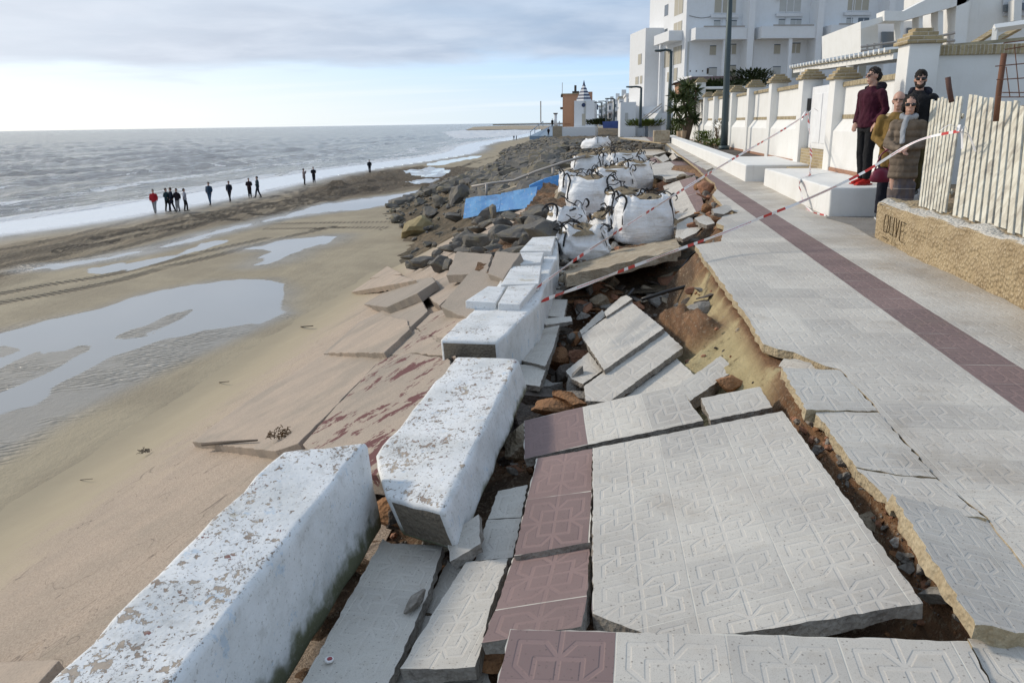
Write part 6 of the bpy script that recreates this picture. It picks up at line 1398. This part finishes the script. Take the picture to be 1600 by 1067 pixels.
# distant headland
bm=bmesh.new(); pts=[PY(770,192.8,2600),PY(830,192.8,2600),PY(860,192.6,2600),PY(900,192.6,2600),PY(940,192.5,2600)]
prism(bm,[(p.x,p.y) for p in pts]+[(p.x,p.y+400) for p in reversed(pts)],ZB,ZB+3.5); o=obj('headland',bm,TANC); tag(o,kind='structure')
bm=bmesh.new(); q=[P(728,204,ZB),P(800,203,ZB),P(860,203,ZB),P(860,197,ZB),P(800,196.6,ZB),P(740,199,ZB)]
bm=bmesh.new(); f=bm.faces.new([bm.verts.new((p.x,p.y,ZB+.35)) for p in q]); fixn(bm); o=obj('far_sandbank',bm,TANC); tag(o,kind='structure')

# houses just behind the garden wall
BROOF=flat_mat('brown_roof',(.035,.014,.014),.85)
bh=Bld('low brown roofed kiosk behind the yucca','kiosk',PY(1052,160,50),0,'brown_roofed_kiosk'); k=50/F_PX
bh.b('wall',.3,.3,-2,3.6,3,1.1,TERR)
bm=bmesh.new(); v=[(0,-.3,1.1),(4.4,-.3,1.1),(4.4,3.4,1.1),(0,3.4,1.1),(1.2,1.5,1.5),(3.8,1.5,1.5)]; V=[bm.verts.new(x) for x in v]
for f in ((0,1,5,4),(1,2,5),(2,3,4,5),(3,0,4),(3,2,1,0)): bm.faces.new([V[i] for i in f])
fixn(bm); obj('roof',bm,BROOF,bh.t)
t=empty('pergola_beam',PY(1115,142,40),0,'thin white pergola beam over the garden wall','pergola'); o_=t.location.copy()
bm=bmesh.new(); tube(bm,[PY(1091,138,40)-o_,PY(1190,137,40)-o_],.07,6); obj('beam',bm,WHITE,t)
for x in (1094,1190): bm=bmesh.new(); tube(bm,[PY(x,138,40)-o_,PY(x,170,40)-o_],.06,6); obj('post',bm,WHITE,t)
# tiled lean-to roof behind the big pillar
def m_tile(t,p):
    x,y,z=t.sep(t.geo()); s=t.math('SINE',t.math('MULTIPLY',y,14.)); n=t.noise(4,5,t.geo(),.6)
    put(t,p,t.mix(t.ramp(n,.3,.7),(.40,.35,.24),(.24,.21,.14)),.85,t.bump(s,.8,.05))
TILE=mat('roof_tile',m_tile)
t=empty('porch_roof',(5.5,19,2.6),0,'flat tiled porch roof on white posts behind the garden wall','porch'); o_=t.location.copy()
def quadslab(name,pts,th_,m,par):
    bm=bmesh.new(); a=[bm.verts.new(Vector(p)) for p in pts]; b=[bm.verts.new(Vector(p)-Vector((0,0,th_))) for p in pts]; n=len(a)
    bm.faces.new(a); bm.faces.new(b[::-1])
    for i in range(n): bm.faces.new((b[i],b[(i+1)%n],a[(i+1)%n],a[i]))
    fixn(bm); return obj(name,bm,m,par)
ra=PX(1236,105,4.75)-o_; rb=PX(1392,78,4.75)-o_; rc=rb+Vector((3.5,.2,.25)); rd=ra+Vector((3.5,-.5,.25))
quadslab('roof_tiles',[ra,rb,rc,rd],.05,TILE,t); quadslab('roof_soffit',[ra+Vector((.05,-.05,-.052)),rb+Vector((.05,0,-.052)),rc+Vector((0,0,-.052)),rd+Vector((0,0,-.052))],.10,WHITE,t)
n_=26
for i in range(n_):
    q=ra.lerp(rb,(i+.5)/n_); bm=bmesh.new(); tube(bm,[q+Vector((-.06,0,.0)),q+Vector((.3,0,.03))],.045,6); obj('tile_end',bm,WHITE,t)
for x,y0 in ((1258,104),(1332,96)):
    p=PX(x,y0,4.9)-o_; bm=bmesh.new(); tube(bm,[p,p-Vector((0,0,1.4))],.11,4); obj('post',bm,WHITE,t)
box('house_wall',(2.6,-4,-2),(3.0,3,.3),WHITE,t)
# villa with the white frame pergola
v=Bld('white villa with a big slanting portal frame and terrace, upper right','villa',PY(1345,84,30),0,'white_villa'); vo=v.t.location.copy()
def vq(name,px,Y0,Y1,m=WHITE,par=None):
    f=[PY(x,y,Y0)-vo for x,y in px]; bm=bmesh.new(); a=[bm.verts.new(q) for q in f]; b=[bm.verts.new(q+Vector((0,Y1-Y0,0))) for q in f]; n=len(a)
    bm.faces.new(a); bm.faces.new(b[::-1])
    for i in range(n): bm.faces.new((a[i],b[i],b[(i+1)%n],a[(i+1)%n]))
    fixn(bm); return obj(name,bm,m,par or v.t)
vq('tower_block',[(1345,84),(1345,34),(1372,30),(1372,84)],30,35);
vq('frame_beam',[(1382,17),(1382,33),(1412,33),(1498,9),(1520,0),(1520,-30),(1470,-12),(1412,18)],29,29.8)
vq('side_beam',[(1345,36),(1382,25),(1382,34),(1345,46)],29.2,29.8)
for x0,x1,y0 in ((1407,1412,33),(1436,1442,26),(1466,1474,18)): vq('frame_post',[(x0-.5,80),(x0,y0),(x1,y0-1),(x1-1,80)],29.1,29.7)
vq('frame_post',[(1490,74),(1497,-20),(1517,-26),(1509,74)],29.0,29.9)
vq('back_wall',[(1372,84),(1372,36),(1496,30),(1496,84)],34,34.3,WHITEF)
for x0,x1,y0,y1 in ((1378,1400,50,80),(1418,1432,44,78),(1480,1492,34,74)): vq('glazed_opening',[(x0,y1),(x0,y0),(x1,y0),(x1,y1)],33.9,33.99,GLS)
vq('house_block',[(1509,74),(1517,-60),(1700,-60),(1700,110),(1509,110)],30.0,36)
vq('recess_shade_panel',[(1568,25),(1568,-5),(1700,-12),(1700,24)],29.9,29.98,mat('shaded_recess',m_white,(.55,.56,.58)))  # flat panel, its darker white paints the shade of a recess
vq('window',[(1569,19),(1569,8),(1584,6),(1584,18)],29.8,29.88,GLS); vq('window',[(1597,16),(1597,5),(1640,2),(1640,15)],29.8,29.88,GLS); vq('column',[(1584,33),(1585,0),(1597,0),(1596,33)],29.4,29.8)
vq('terrace_parapet',[(1452,82),(1452,73),(1530,73),(1530,82)],28.5,28.8)
for pp in (((1345,74),(1400,66)),((1345,80),(1400,76)),((1452,60),(1492,52)),((1452,66),(1492,64))):
    bm=bmesh.new(); tube(bm,[PY(*pp[0],28.4)-vo,PY(*pp[1],28.4)-vo],.04,5); obj('handrail',bm,RAIL,v.t)
for x,y0,y1 in ((1355,70,82),(1366,68,82),(1377,66,82),(1458,58,80),(1470,56,78),(1483,54,78)):
    bm=bmesh.new(); tube(bm,[PY(x,y0,28.4)-vo,PY(x,y1,28.4)-vo],.035,5); obj('baluster',bm,RAIL,v.t)

for a,b in (((1505,79),(1556,47)),((1530,79),(1594,43))): bm=bmesh.new(); tube(bm,[PY(*a,26)-vo,PY(*b,26)-vo],[(.13,.09),(.13,.09)],4); obj('timber_brace',bm,BRK,v.t)
t=empty('white_frame_canopy',PY(1556,80,22),0,'white square tube canopy frame at the upper right edge','canopy frame'); o_=t.location.copy()
bm=bmesh.new(); tube(bm,[PY(1552,82,22)-o_,PY(1556,44,22)-o_],.08,4); obj('post',bm,WHITE,t)
bm=bmesh.new(); tube(bm,[PY(1553,45,22)-o_,PY(1660,30,22)-o_],.10,4); obj('beam',bm,WHITE,t)
tag(box('inland_ground',(9,13,0),(120,400,2.2),mat('dry_earth',m_conc,(.36,.28,.18),(.27,.20,.13),4)),kind='structure')
# ------------------------------------------------------------------ people
def m_skin(t,p):
    n=t.noise(14,4,t.coord('Object'),.6); put(t,p,t.mix(n,(.50,.30,.22),(.40,.22,.16)),.55,t.bump(n,.15,.004)); p.inputs['Subsurface Weight'].default_value=.08
SKIN=mat('skin',m_skin)
def m_cloth(t,p,c,quilt=0.,plaid=False):
    q=t.coord('Object'); x,y,z=t.sep(q); n=t.noise(7,5,t.scale(q,(1,1,.6)),.6,.5); f=t.noise(90,2,q)
    cc=t.mix(t.ramp(n,.3,.75),c,tuple(k*.6 for k in c)); h=t.math('ADD',n,t.math('MULTIPLY',f,.05))
    if quilt: h=t.math('ADD',h,t.math('MULTIPLY',t.math('ABSOLUTE',t.math('SINE',t.math('MULTIPLY',z,quilt))),.7))
    if plaid:
        l1=t.math('GREATER_THAN',t.math('FRACT',t.math('MULTIPLY',z,7.)),.62); l2=t.math('GREATER_THAN',t.math('FRACT',t.math('MULTIPLY',t.math('ADD',x,y),9.)),.62)
        cc=t.mix(t.math('MULTIPLY',t.math('ADD',l1,l2),.35),cc,(.09,.09,.12)); l3=t.math('GREATER_THAN',t.math('FRACT',t.math('ADD',t.math('MULTIPLY',z,7.),.3)),.93); cc=t.mix(t.math('MULTIPLY',l3,.6),cc,(.45,.40,.34))
    put(t,p,cc,.85,t.bump(h,.6,.03),spec=.25)
def cloth(name,c,quilt=0.,plaid=False): return mat('cloth_'+name,m_cloth,c,quilt,plaid)
def merge_skin(parts,name,m,parent,vox=.014,smooth_it=3,cut=None):
    """parts: closed lofts; union them into one continuous surface"""
    bm=bmesh.new()
    for p in parts: p(bm)
    fixn(bm); me=bpy.data.meshes.new('tmp'); bm.to_mesh(me); bm.free(); o=bpy.data.objects.new('tmp',me); COL.objects.link(o)
    r=o.modifiers.new('r','REMESH'); r.mode='VOXEL'; r.voxel_size=vox; s=o.modifiers.new('s','SMOOTH'); s.iterations=smooth_it; s.factor=.5
    dg=bpy.context.evaluated_depsgraph_get(); me2=bpy.data.meshes.new_from_object(o.evaluated_get(dg)); bpy.data.objects.remove(o)
    me2.name=name; me2.materials.clear(); nz={'hair':(.013,38.),'jacket':(.016,7.),'trousers':(.010,9.),'wide_trousers':(.016,8.),'hood':(.012,12.),'scarf':(.010,16.)}.get(name) if vox<.02 else None
    if nz:
        N_=[v.normal.copy() for v in me2.vertices]; sd_=random.random()*50
        for v,nn in zip(me2.vertices,N_): v.co+=nn*(nz[0]*noise.fractal(Vector((v.co.x*nz[1],v.co.y*nz[1],v.co.z*nz[1]*(.55 if name!='hair' else .8)+sd_)),.7,2.,3))
    return link(name,me2,m,parent,smooth=True)
def loft(pts,rad,n=14):
    return lambda bm: tube(bm,pts,rad,n)
def ball(c,r,sub=3):
    c=Vector(c); r=Vector(r if isinstance(r,(tuple,list)) else (r,r,r))
    return lambda bm: bmesh.ops.create_icosphere(bm,subdivisions=sub,radius=1,matrix=Matrix.Translation(c)@Matrix.Diagonal((*r,1)))
def ell(pts,radx,rady,n=20):
    """vertical loft with level elliptical rings: x half width, y half depth"""
    def f(bm):
        R=[[bm.verts.new((p[0]+math.cos(2*math.pi*k/n)*a,p[1]+math.sin(2*math.pi*k/n)*b,p[2])) for k in range(n)] for p,a,b in zip(pts,radx,rady)]
        for A_,B_ in zip(R[:-1],R[1:]):
            for k in range(n): bm.faces.new((A_[k],A_[(k+1)%n],B_[(k+1)%n],B_[k]))
        bm.faces.new(R[0][::-1]); bm.faces.new(R[-1])
    return f
def person(label,loc,facing,ht,top,bot,hairm=None,shoe=None,hair='short',arms=None,legs=((.10,0,0),(-.10,0,0)),headturn=0.,glasses=None,coat=.0,skirt=None,scarf=None,hood=None,vox=.014,beard=None,fem=False,collar=None,fingers=True,group=None,lean=0.):
    """figure facing local -Y, built 1.75 m tall and scaled; +X is the figure's left"""
    k=ht/1.75; t=empty('person',loc,facing,label,'person',group); t.scale=(k,k,k); sh=.185 if not fem else .165
    hip=.92; L=Vector((0,lean,0))
    arms=arms or [((.24,.02,1.15),(.23,-.03,.90)),((-.24,.02,1.15),(-.23,-.03,.90))]
    HZ=1.63; hr=Matrix.Rotation(headturn,3,'Z')
    def hd(p): q=hr@Vector(p)*1.0; return (q.x,q.y+lean,q.z+HZ-.015)
    body=[ball(hd((0,.005,.03)),(.076,.097,.098)),ball(hd((0,-.022,-.045)),(.056,.066,.072)),ball(hd((0,-.055,-.095)),(.030,.026,.022)),
          loft([hd((0,-.088,.025)),hd((0,-.106,-.005)),hd((0,-.116,-.022))],[.010,.013,.015],8),ball(hd((0,-.088,-.055)),(.024,.012,.009),2),ball(hd((0,-.086,-.068)),(.020,.012,.008),2),
          ball(hd((.077,.012,-.005)),(.010,.020,.030),2),ball(hd((-.077,.012,-.005)),(.010,.020,.030),2),
          ball(hd((.030,-.078,.016)),(.017,.010,.008),2),ball(hd((-.030,-.078,.016)),(.017,.010,.008),2),ball(hd((0,-.078,.034)),(.052,.014,.010),2),
          loft([(0,.01+lean,1.40),(0,.005+lean,1.48),hd((0,.01,-.06))],[.068,.056,.054]),
          ell([(0,0,.86),(0,0,.95),(0,lean*.4,1.08),(0,lean*.7,1.22),(0,lean,1.36),(0,lean,1.43)],[.15,.165,.14,.16,.17,.08],[.10,.11,.095,.11,.10,.06])]
    for s,(e,w) in zip((1,-1),arms):
        S=Vector((sh*s,lean,1.39)); E=Vector(e); Wd=Vector(w); body+= [loft([S,E],[.052,.040]),loft([E,Wd],[.042,.026])]
        hdv=(Wd-E).normalized(); side=hdv.cross(Vector((0,0,1)));
        if side.length<.1: side=Vector((0,1,0))
        side.normalize(); nn=side.cross(hdv)
        if fingers:
            body.append(loft([Wd,Wd+hdv*.035,Wd+hdv*.085],[(.024,.016),(.040,.016),(.040,.013)] ,10))
            for i,(o_,ln) in enumerate(((-.030,.062),(-.010,.074),(.010,.070),(.029,.052))):
                b=Wd+hdv*.08+side*o_; body.append(loft([b,b+hdv*ln*.5-nn*.006,b+hdv*ln*.9-nn*.022],[.0098,.0088,.0075],6))
            b=Wd+hdv*.03-side*.034; body.append(loft([b,b-side*.018+hdv*.03-nn*.008,b-side*.018+hdv*.058-nn*.016],[.012,.0105,.009],6))
        else: body.append(ball(Wd+hdv*.05,(.035,.03,.055),2))
    ft=[]
    for s,(ax,ay,kn) in zip((1,-1),legs):
        Hp=Vector((.09*s,0,.90)); An=Vector((ax if abs(ax)>.0 else .1*s,ay,.09)); K=Hp.lerp(An,.48)+Vector((0,-.03-kn,0)); ft.append((Hp,K,An))
        body+=[loft([Hp,K],[.085,.055]),loft([K,K.lerp(An,.35),An],[.054,.056,.038]),loft([An-Vector((0,-.03,.04)),An-Vector((0,.14,.06))],[(.036,.03),(.032,.02)],8)]
    merge_skin(body,'body',SKIN,t,.0085 if vox<.02 else vox,2)
    # clothes
    jb=.86 - coat; tp=[ell([(0,0,jb),(0,0,.95),(0,lean*.5,1.10),(0,lean*.8,1.25),(0,lean,1.37),(0,lean,1.44)],[.185,.185,.17,.185,.195,.085],[.145,.15,.135,.15,.135,.085])]
    for s,(e,w) in zip((1,-1),arms):
        S=Vector((sh*s,lean,1.375)); E=Vector(e); Wd=Vector(w); tp+=[loft([S,E],[.072,.060]),loft([E,Wd],[.061,.048]),ball(E,.060,2),ball(S,(.07,.07,.066),2)]
    if collar is not None or True: tp.append(loft([(0,.012+lean,1.40),(0,.012+lean,1.475)],[.105,.082],16))
    merge_skin(tp,'jacket',top,t,vox,3)
    if skirt is None:
        tr=[ell([(0,0,.80),(0,0,.99)],[.17,.16],[.12,.115])]
        for (Hp,K,An) in ft: tr+=[loft([Hp,K],[.102,.076]),loft([K,An+Vector((0,0,.0))],[.077,.062]),ball(K,.076,2)]
        merge_skin(tr,'trousers',bot,t,vox,3)
    else:
        tr=[ell([(0,0,.14),(0,0,.5),(0,0,.95)],[.135,.15,.165],[.10,.115,.125]),loft([(.08,-.04,.10),(.085,-.02,.6)],[.085,.09],12),loft([(-.08,.03,.10),(-.085,.0,.6)],[.085,.09],12)]; merge_skin(tr,'wide_trousers',bot,t,vox,3)
    for (Hp,K,An) in ft:
        sx=An; merge_skin([loft([sx+Vector((0,.065,-.045)),sx+Vector((0,.0,-.035)),sx+Vector((0,-.09,-.052)),sx+Vector((0,-.185,-.065))],[(.036,.034),(.044,.052),(.047,.036),(.036,.022)],12)],'shoe',shoe or BLK,t,.008 if vox<.02 else .02,2)
        if vox<.02:
            bm=bmesh.new(); prism(bm,[(sx.x-.043,sx.y+.095),(sx.x+.043,sx.y+.095),(sx.x+.05,sx.y-.09),(sx.x+.036,sx.y-.215),(sx.x-.036,sx.y-.215),(sx.x-.05,sx.y-.09)],-.0,.022); obj('sole',bm,mat('sole_'+label[:12].replace(' ','_'),lambda t_,p_: put(t_,p_,(.6,.6,.6) if 'red' not in label[:60] else (.4,.03,.02),.7)),t,bevel=.004)
    if hairm:
        if hair=='short': hp=[ball(hd((0,.014,.052)),(.082,.100,.088)),ball(hd((0,.055,.0)),(.078,.062,.08))]
        elif hair=='rim': hp=[ball(hd((.062,.05,-.005)),(.022,.05,.04)),ball(hd((-.062,.05,-.005)),(.022,.05,.04)),ball(hd((0,.083,-.01)),(.06,.024,.045))]
        elif hair=='quiff': hp=[ball(hd((0,.012,.056)),(.083,.102,.092)),ball(hd((0,.055,.0)),(.079,.062,.08)),ball(hd((0,-.055,.105)),(.055,.042,.032))]
        else: hp=[ball(hd((0,.028,.050)),(.095,.102,.098)),ball(hd((0,.075,-.02)),(.092,.07,.10)),ball(hd((.02,.05,.11)),(.06,.06,.05)),ball(hd((.082,.02,-.02)),(.026,.05,.07)),ball(hd((-.082,.02,-.02)),(.026,.05,.07))]
        ho=merge_skin(hp,'hair',hairm,t,.009 if vox<.02 else .02,1)
    if beard: merge_skin([ball(hd((0,-.050,-.080)),(.058,.046,.040)),ball(hd((.05,-.02,-.05)),(.02,.05,.04)),ball(hd((-.05,-.02,-.05)),(.02,.05,.04))],'beard',beard,t,.008,1)
    if glasses:
        for s in (1,-1):
            bm=bmesh.new(); c=Vector((.034*s,-.093,.014)); tube(bm,[hd(c+Vector((-.028,0,0))),hd(c+Vector((-.01,-.004,-.001))),hd(c+Vector((.028,.004 if s>0 else 0,0)))],[(.004,.017),(.005,.022),(.004,.017)] if glasses=='sun' else [(.002,.003),(.002,.003),(.002,.003)],8)
            obj('sunglass_lens' if glasses=='sun' else 'glasses_rim',bm,mat('dark_lens',lambda t_,p_: put(t_,p_,(.008,.008,.01),.12)),t,smooth=True)
        bm=bmesh.new(); tube(bm,[hd((.075,.01,.018)),hd((.062,-.088,.022)),hd((0,-.100,.022)),hd((-.062,-.088,.022)),hd((-.075,.01,.018))],.0035,6); obj('glasses_frame',bm,BLK,t)
    if hood:
        merge_skin([loft([(.11,-.02+lean,1.43),(.105,.10+lean,1.47),(0,.155+lean,1.47),(-.105,.10+lean,1.47),(-.11,-.02+lean,1.43)],[.045,.06,.07,.06,.045],10)],'hood',hood,t,vox,3)
    if scarf:
        merge_skin([loft([(.0,-.075+lean,1.46),(.085,-.02+lean,1.475),(.07,.07+lean,1.49),(-.07,.07+lean,1.49),(-.085,-.02+lean,1.475),(0,-.085+lean,1.45)],[.04,.042,.045,.045,.042,.04],10),loft([(-.03,-.11+lean,1.44),(-.06,-.145+lean,1.28),(-.05,-.16+lean,1.12)],[(.04,.03),(.05,.022),(.045,.02)],10)],'scarf',scarf,t,vox,2)
    return t
HAIRD=flat_mat('dark_hair',(.022,.015,.012),.75,nz=.5,scale=40,bs=1.,bd=.02); HAIRB=flat_mat('brown_hair',(.055,.035,.024),.75,nz=.5,scale=40,bs=1.,bd=.02)
MAROON=cloth('maroon',(.060,.008,.022)); OCHRE=cloth('ochre',(.25,.155,.045)); TAUPE=cloth('taupe',(.20,.155,.115),34.); NAVY2=cloth('navy',(.016,.018,.03)); BLK2=cloth('black',(.014,.014,.016)); PLAID=cloth('plaid',(.15,.12,.11),0,True); OLIVE=cloth('olive',(.075,.06,.02)); GREYS=cloth('grey_scarf',(.36,.38,.41)); REDS=cloth('red_shoe',(.50,.020,.015)); KNIT=cloth('camel',(.33,.21,.12))
mb=P(1348,288,SLOT)
person('man in maroon hooded jacket and red shoes standing on the white bench',mb,math.radians(-62),1.68,MAROON,BLK2,HAIRD,REDS,'short',arms=[((.26,.05,1.14),(.20,-.07,.93)),((-.26,.05,1.14),(-.20,-.07,.93))],legs=((.12,-.06,0),(-.09,.05,0)),headturn=math.radians(-18),glasses='sun',hood=cloth('hood_navy',(.018,.012,.02)))
mo=PY(1386,325,11.75); mo.z=zprom(11.75)
person('bald man with glasses in an ochre jacket standing just behind the bench end',mo,math.radians(-8),1.74,OCHRE,NAVY2,HAIRB,flat_mat('dark_sneaker',(.03,.035,.045),.7),'rim',arms=[((.25,.04,1.13),(.17,-.10,.99)),((-.24,.05,1.13),(-.15,-.15,1.02))],headturn=math.radians(-14),glasses='clear',coat=.13)
mw=PY(1402,345,11.0); mw.z=zprom(11.75)
person('woman in sunglasses with a grey scarf, taupe quilted coat and plaid trousers',mw,math.radians(-20),1.66,TAUPE,PLAID,HAIRD,flat_mat('brown_shoe',(.06,.04,.03),.6),'curly',arms=[((.23,-.02,1.12),(.02,-.20,1.06)),((-.23,-.02,1.12),(-.06,-.21,1.04))],headturn=math.radians(2),glasses='sun',coat=.20,skirt=True,scarf=GREYS,fem=True)
mk=PY(1418,300,12.0); mk.z=.52
person('bearded man in sunglasses and a dark hooded jacket standing at the back of the group',mk,math.radians(-30),1.70,BLK2,OLIVE,HAIRD,None,'quiff',headturn=math.radians(12),glasses='sun',hood=NAVY2,beard=HAIRB)
# handbag on the woman's arm and the cream tote
t=empty('handbag',PY(1377,270,11.5),0,'maroon leather handbag hanging from the woman\'s arm','handbag'); HB=flat_mat('maroon_leather',(.16,.012,.035),.4)
bm=bmesh.new(); tube(bm,[(0,0,-.13),(0,0,-.10),(0,0,0),(0,0,.06)],[(.11,.05),(.15,.07),(.13,.05),(.06,.03)],14); obj('bag_body',bm,HB,t,smooth=True)
bm=bmesh.new(); tube(bm,catmull([(-.09,0,.02),(-.03,-.02,.24),(.10,-.03,.30),(.09,0,.02)],5),.012,6); obj('strap',bm,HB,t,smooth=True)
# walkers on the beach, far away
def cl(n,c): return cloth(n,c)
far=[(243,333,1.72,'red',(.42,.02,.03),(.30,.30,.30),'walker in a bright red jacket, leftmost on the beach',.5),
 (263,331,1.74,'teal',(.03,.06,.07),(.015,.017,.02),'walker in a dark teal coat at the left of the tight group',.3),(270,331,1.78,'navy_a',(.012,.018,.035),(.012,.014,.025),'tall walker in navy in the middle of the tight group',.0),
 (279,331,1.72,'dark_a',(.02,.014,.02),(.32,.31,.30),'walker with light grey trousers in the tight group',.9),(291,330,1.68,'pale',(.42,.42,.46),(.02,.02,.022),'walker in a pale grey top holding an arm out',.8),
 (329,320,1.80,'steel',(.03,.06,.10),(.05,.09,.15),'lone walker in a blue jacket and jeans',.4),(360,315,1.70,'ink',(.012,.016,.03),(.012,.014,.02),'lone walker in dark clothes with a shoulder bag, head down',-1.),
 (391,309,1.70,'plum',(.025,.016,.02),(.02,.02,.02),'walker in dark brown at the left of the pair',.2),(404,309,1.85,'petrol',(.03,.055,.065),(.016,.022,.035),'big walker in a petrol jacket, one of a pair',.1),
 (476,289,1.70,'rose',(.28,.22,.21),(.03,.03,.035),'walker in a pinkish grey coat taking a photo',1.2),(491,286,1.72,'black_a',(.012,.012,.016),(.02,.02,.03),'walker in black at the water\'s edge right of the one taking a photo',-.4),
 (578,271,1.72,'black_b',(.012,.014,.02),(.02,.02,.025),'solitary dark walker farthest right on the near beach',.0),
 (803,219,1.7,'black_c',(.012,.014,.02),(.02,.02,.025),'left one of the two tiny figures by the far rocks',.0),(807,219,1.7,'black_d',(.014,.016,.02),(.02,.02,.025),'right one of the two tiny figures by the far rocks',.0)]
for (x,y,h_,nm,tc,bc_,lab,fc) in far:
    q=P(x,y,ZB+.02); rq=random.Random(x); st=rq.uniform(-.26,.28); sw=rq.uniform(-.18,.18); fc+=rq.uniform(-1.2,1.2)
    a=[((.26,.02+sw*.5,1.15),(.25,-.06+sw,.93+abs(sw)*.3)),((-.26,.02-sw*.5,1.15),(-.25,-.06-sw,.93+abs(sw)*.3))]
    if x in (263,391,404,491): a=[((.26,.04,1.15),(.14,-.14,1.05)),((-.26,.04,1.15),(-.14,-.14,1.05))]
    if 'arm out' in lab: a=[((.32,.0,1.18),(.52,-.04,1.05)),((-.32,.02,1.18),(-.48,.04,1.12))]
    if 'photo' in lab and 'taking a photo' in lab and 'right of' not in lab: a=[((.22,-.12,1.22),(.06,-.26,1.45)),((-.22,-.12,1.22),(-.06,-.26,1.45))]
    person(lab,q,fc,h_,cl(nm,tc),cl(nm+'_t',bc_),HAIRD,None,'short',arms=a,legs=((.09,-st,.03),(-.09,st,.0)),vox=.03,fingers=False,coat=rq.choice([.02,.05,.2]),group='people walking on the beach')
for (x,y,Y,lab) in ((857,213,172,'dark figure standing at the foot of the far walkway'),(863,199,175,'dark figure at the top of the far walkway by the white pillar')):
    person(lab,PY(x,y,Y),0,1.75,cl('black_d',(.014,.016,.02)),cl('black_d_t',(.02,.02,.025)),HAIRD,None,'short',vox=.035,fingers=False,group='people far off by the striped tower')
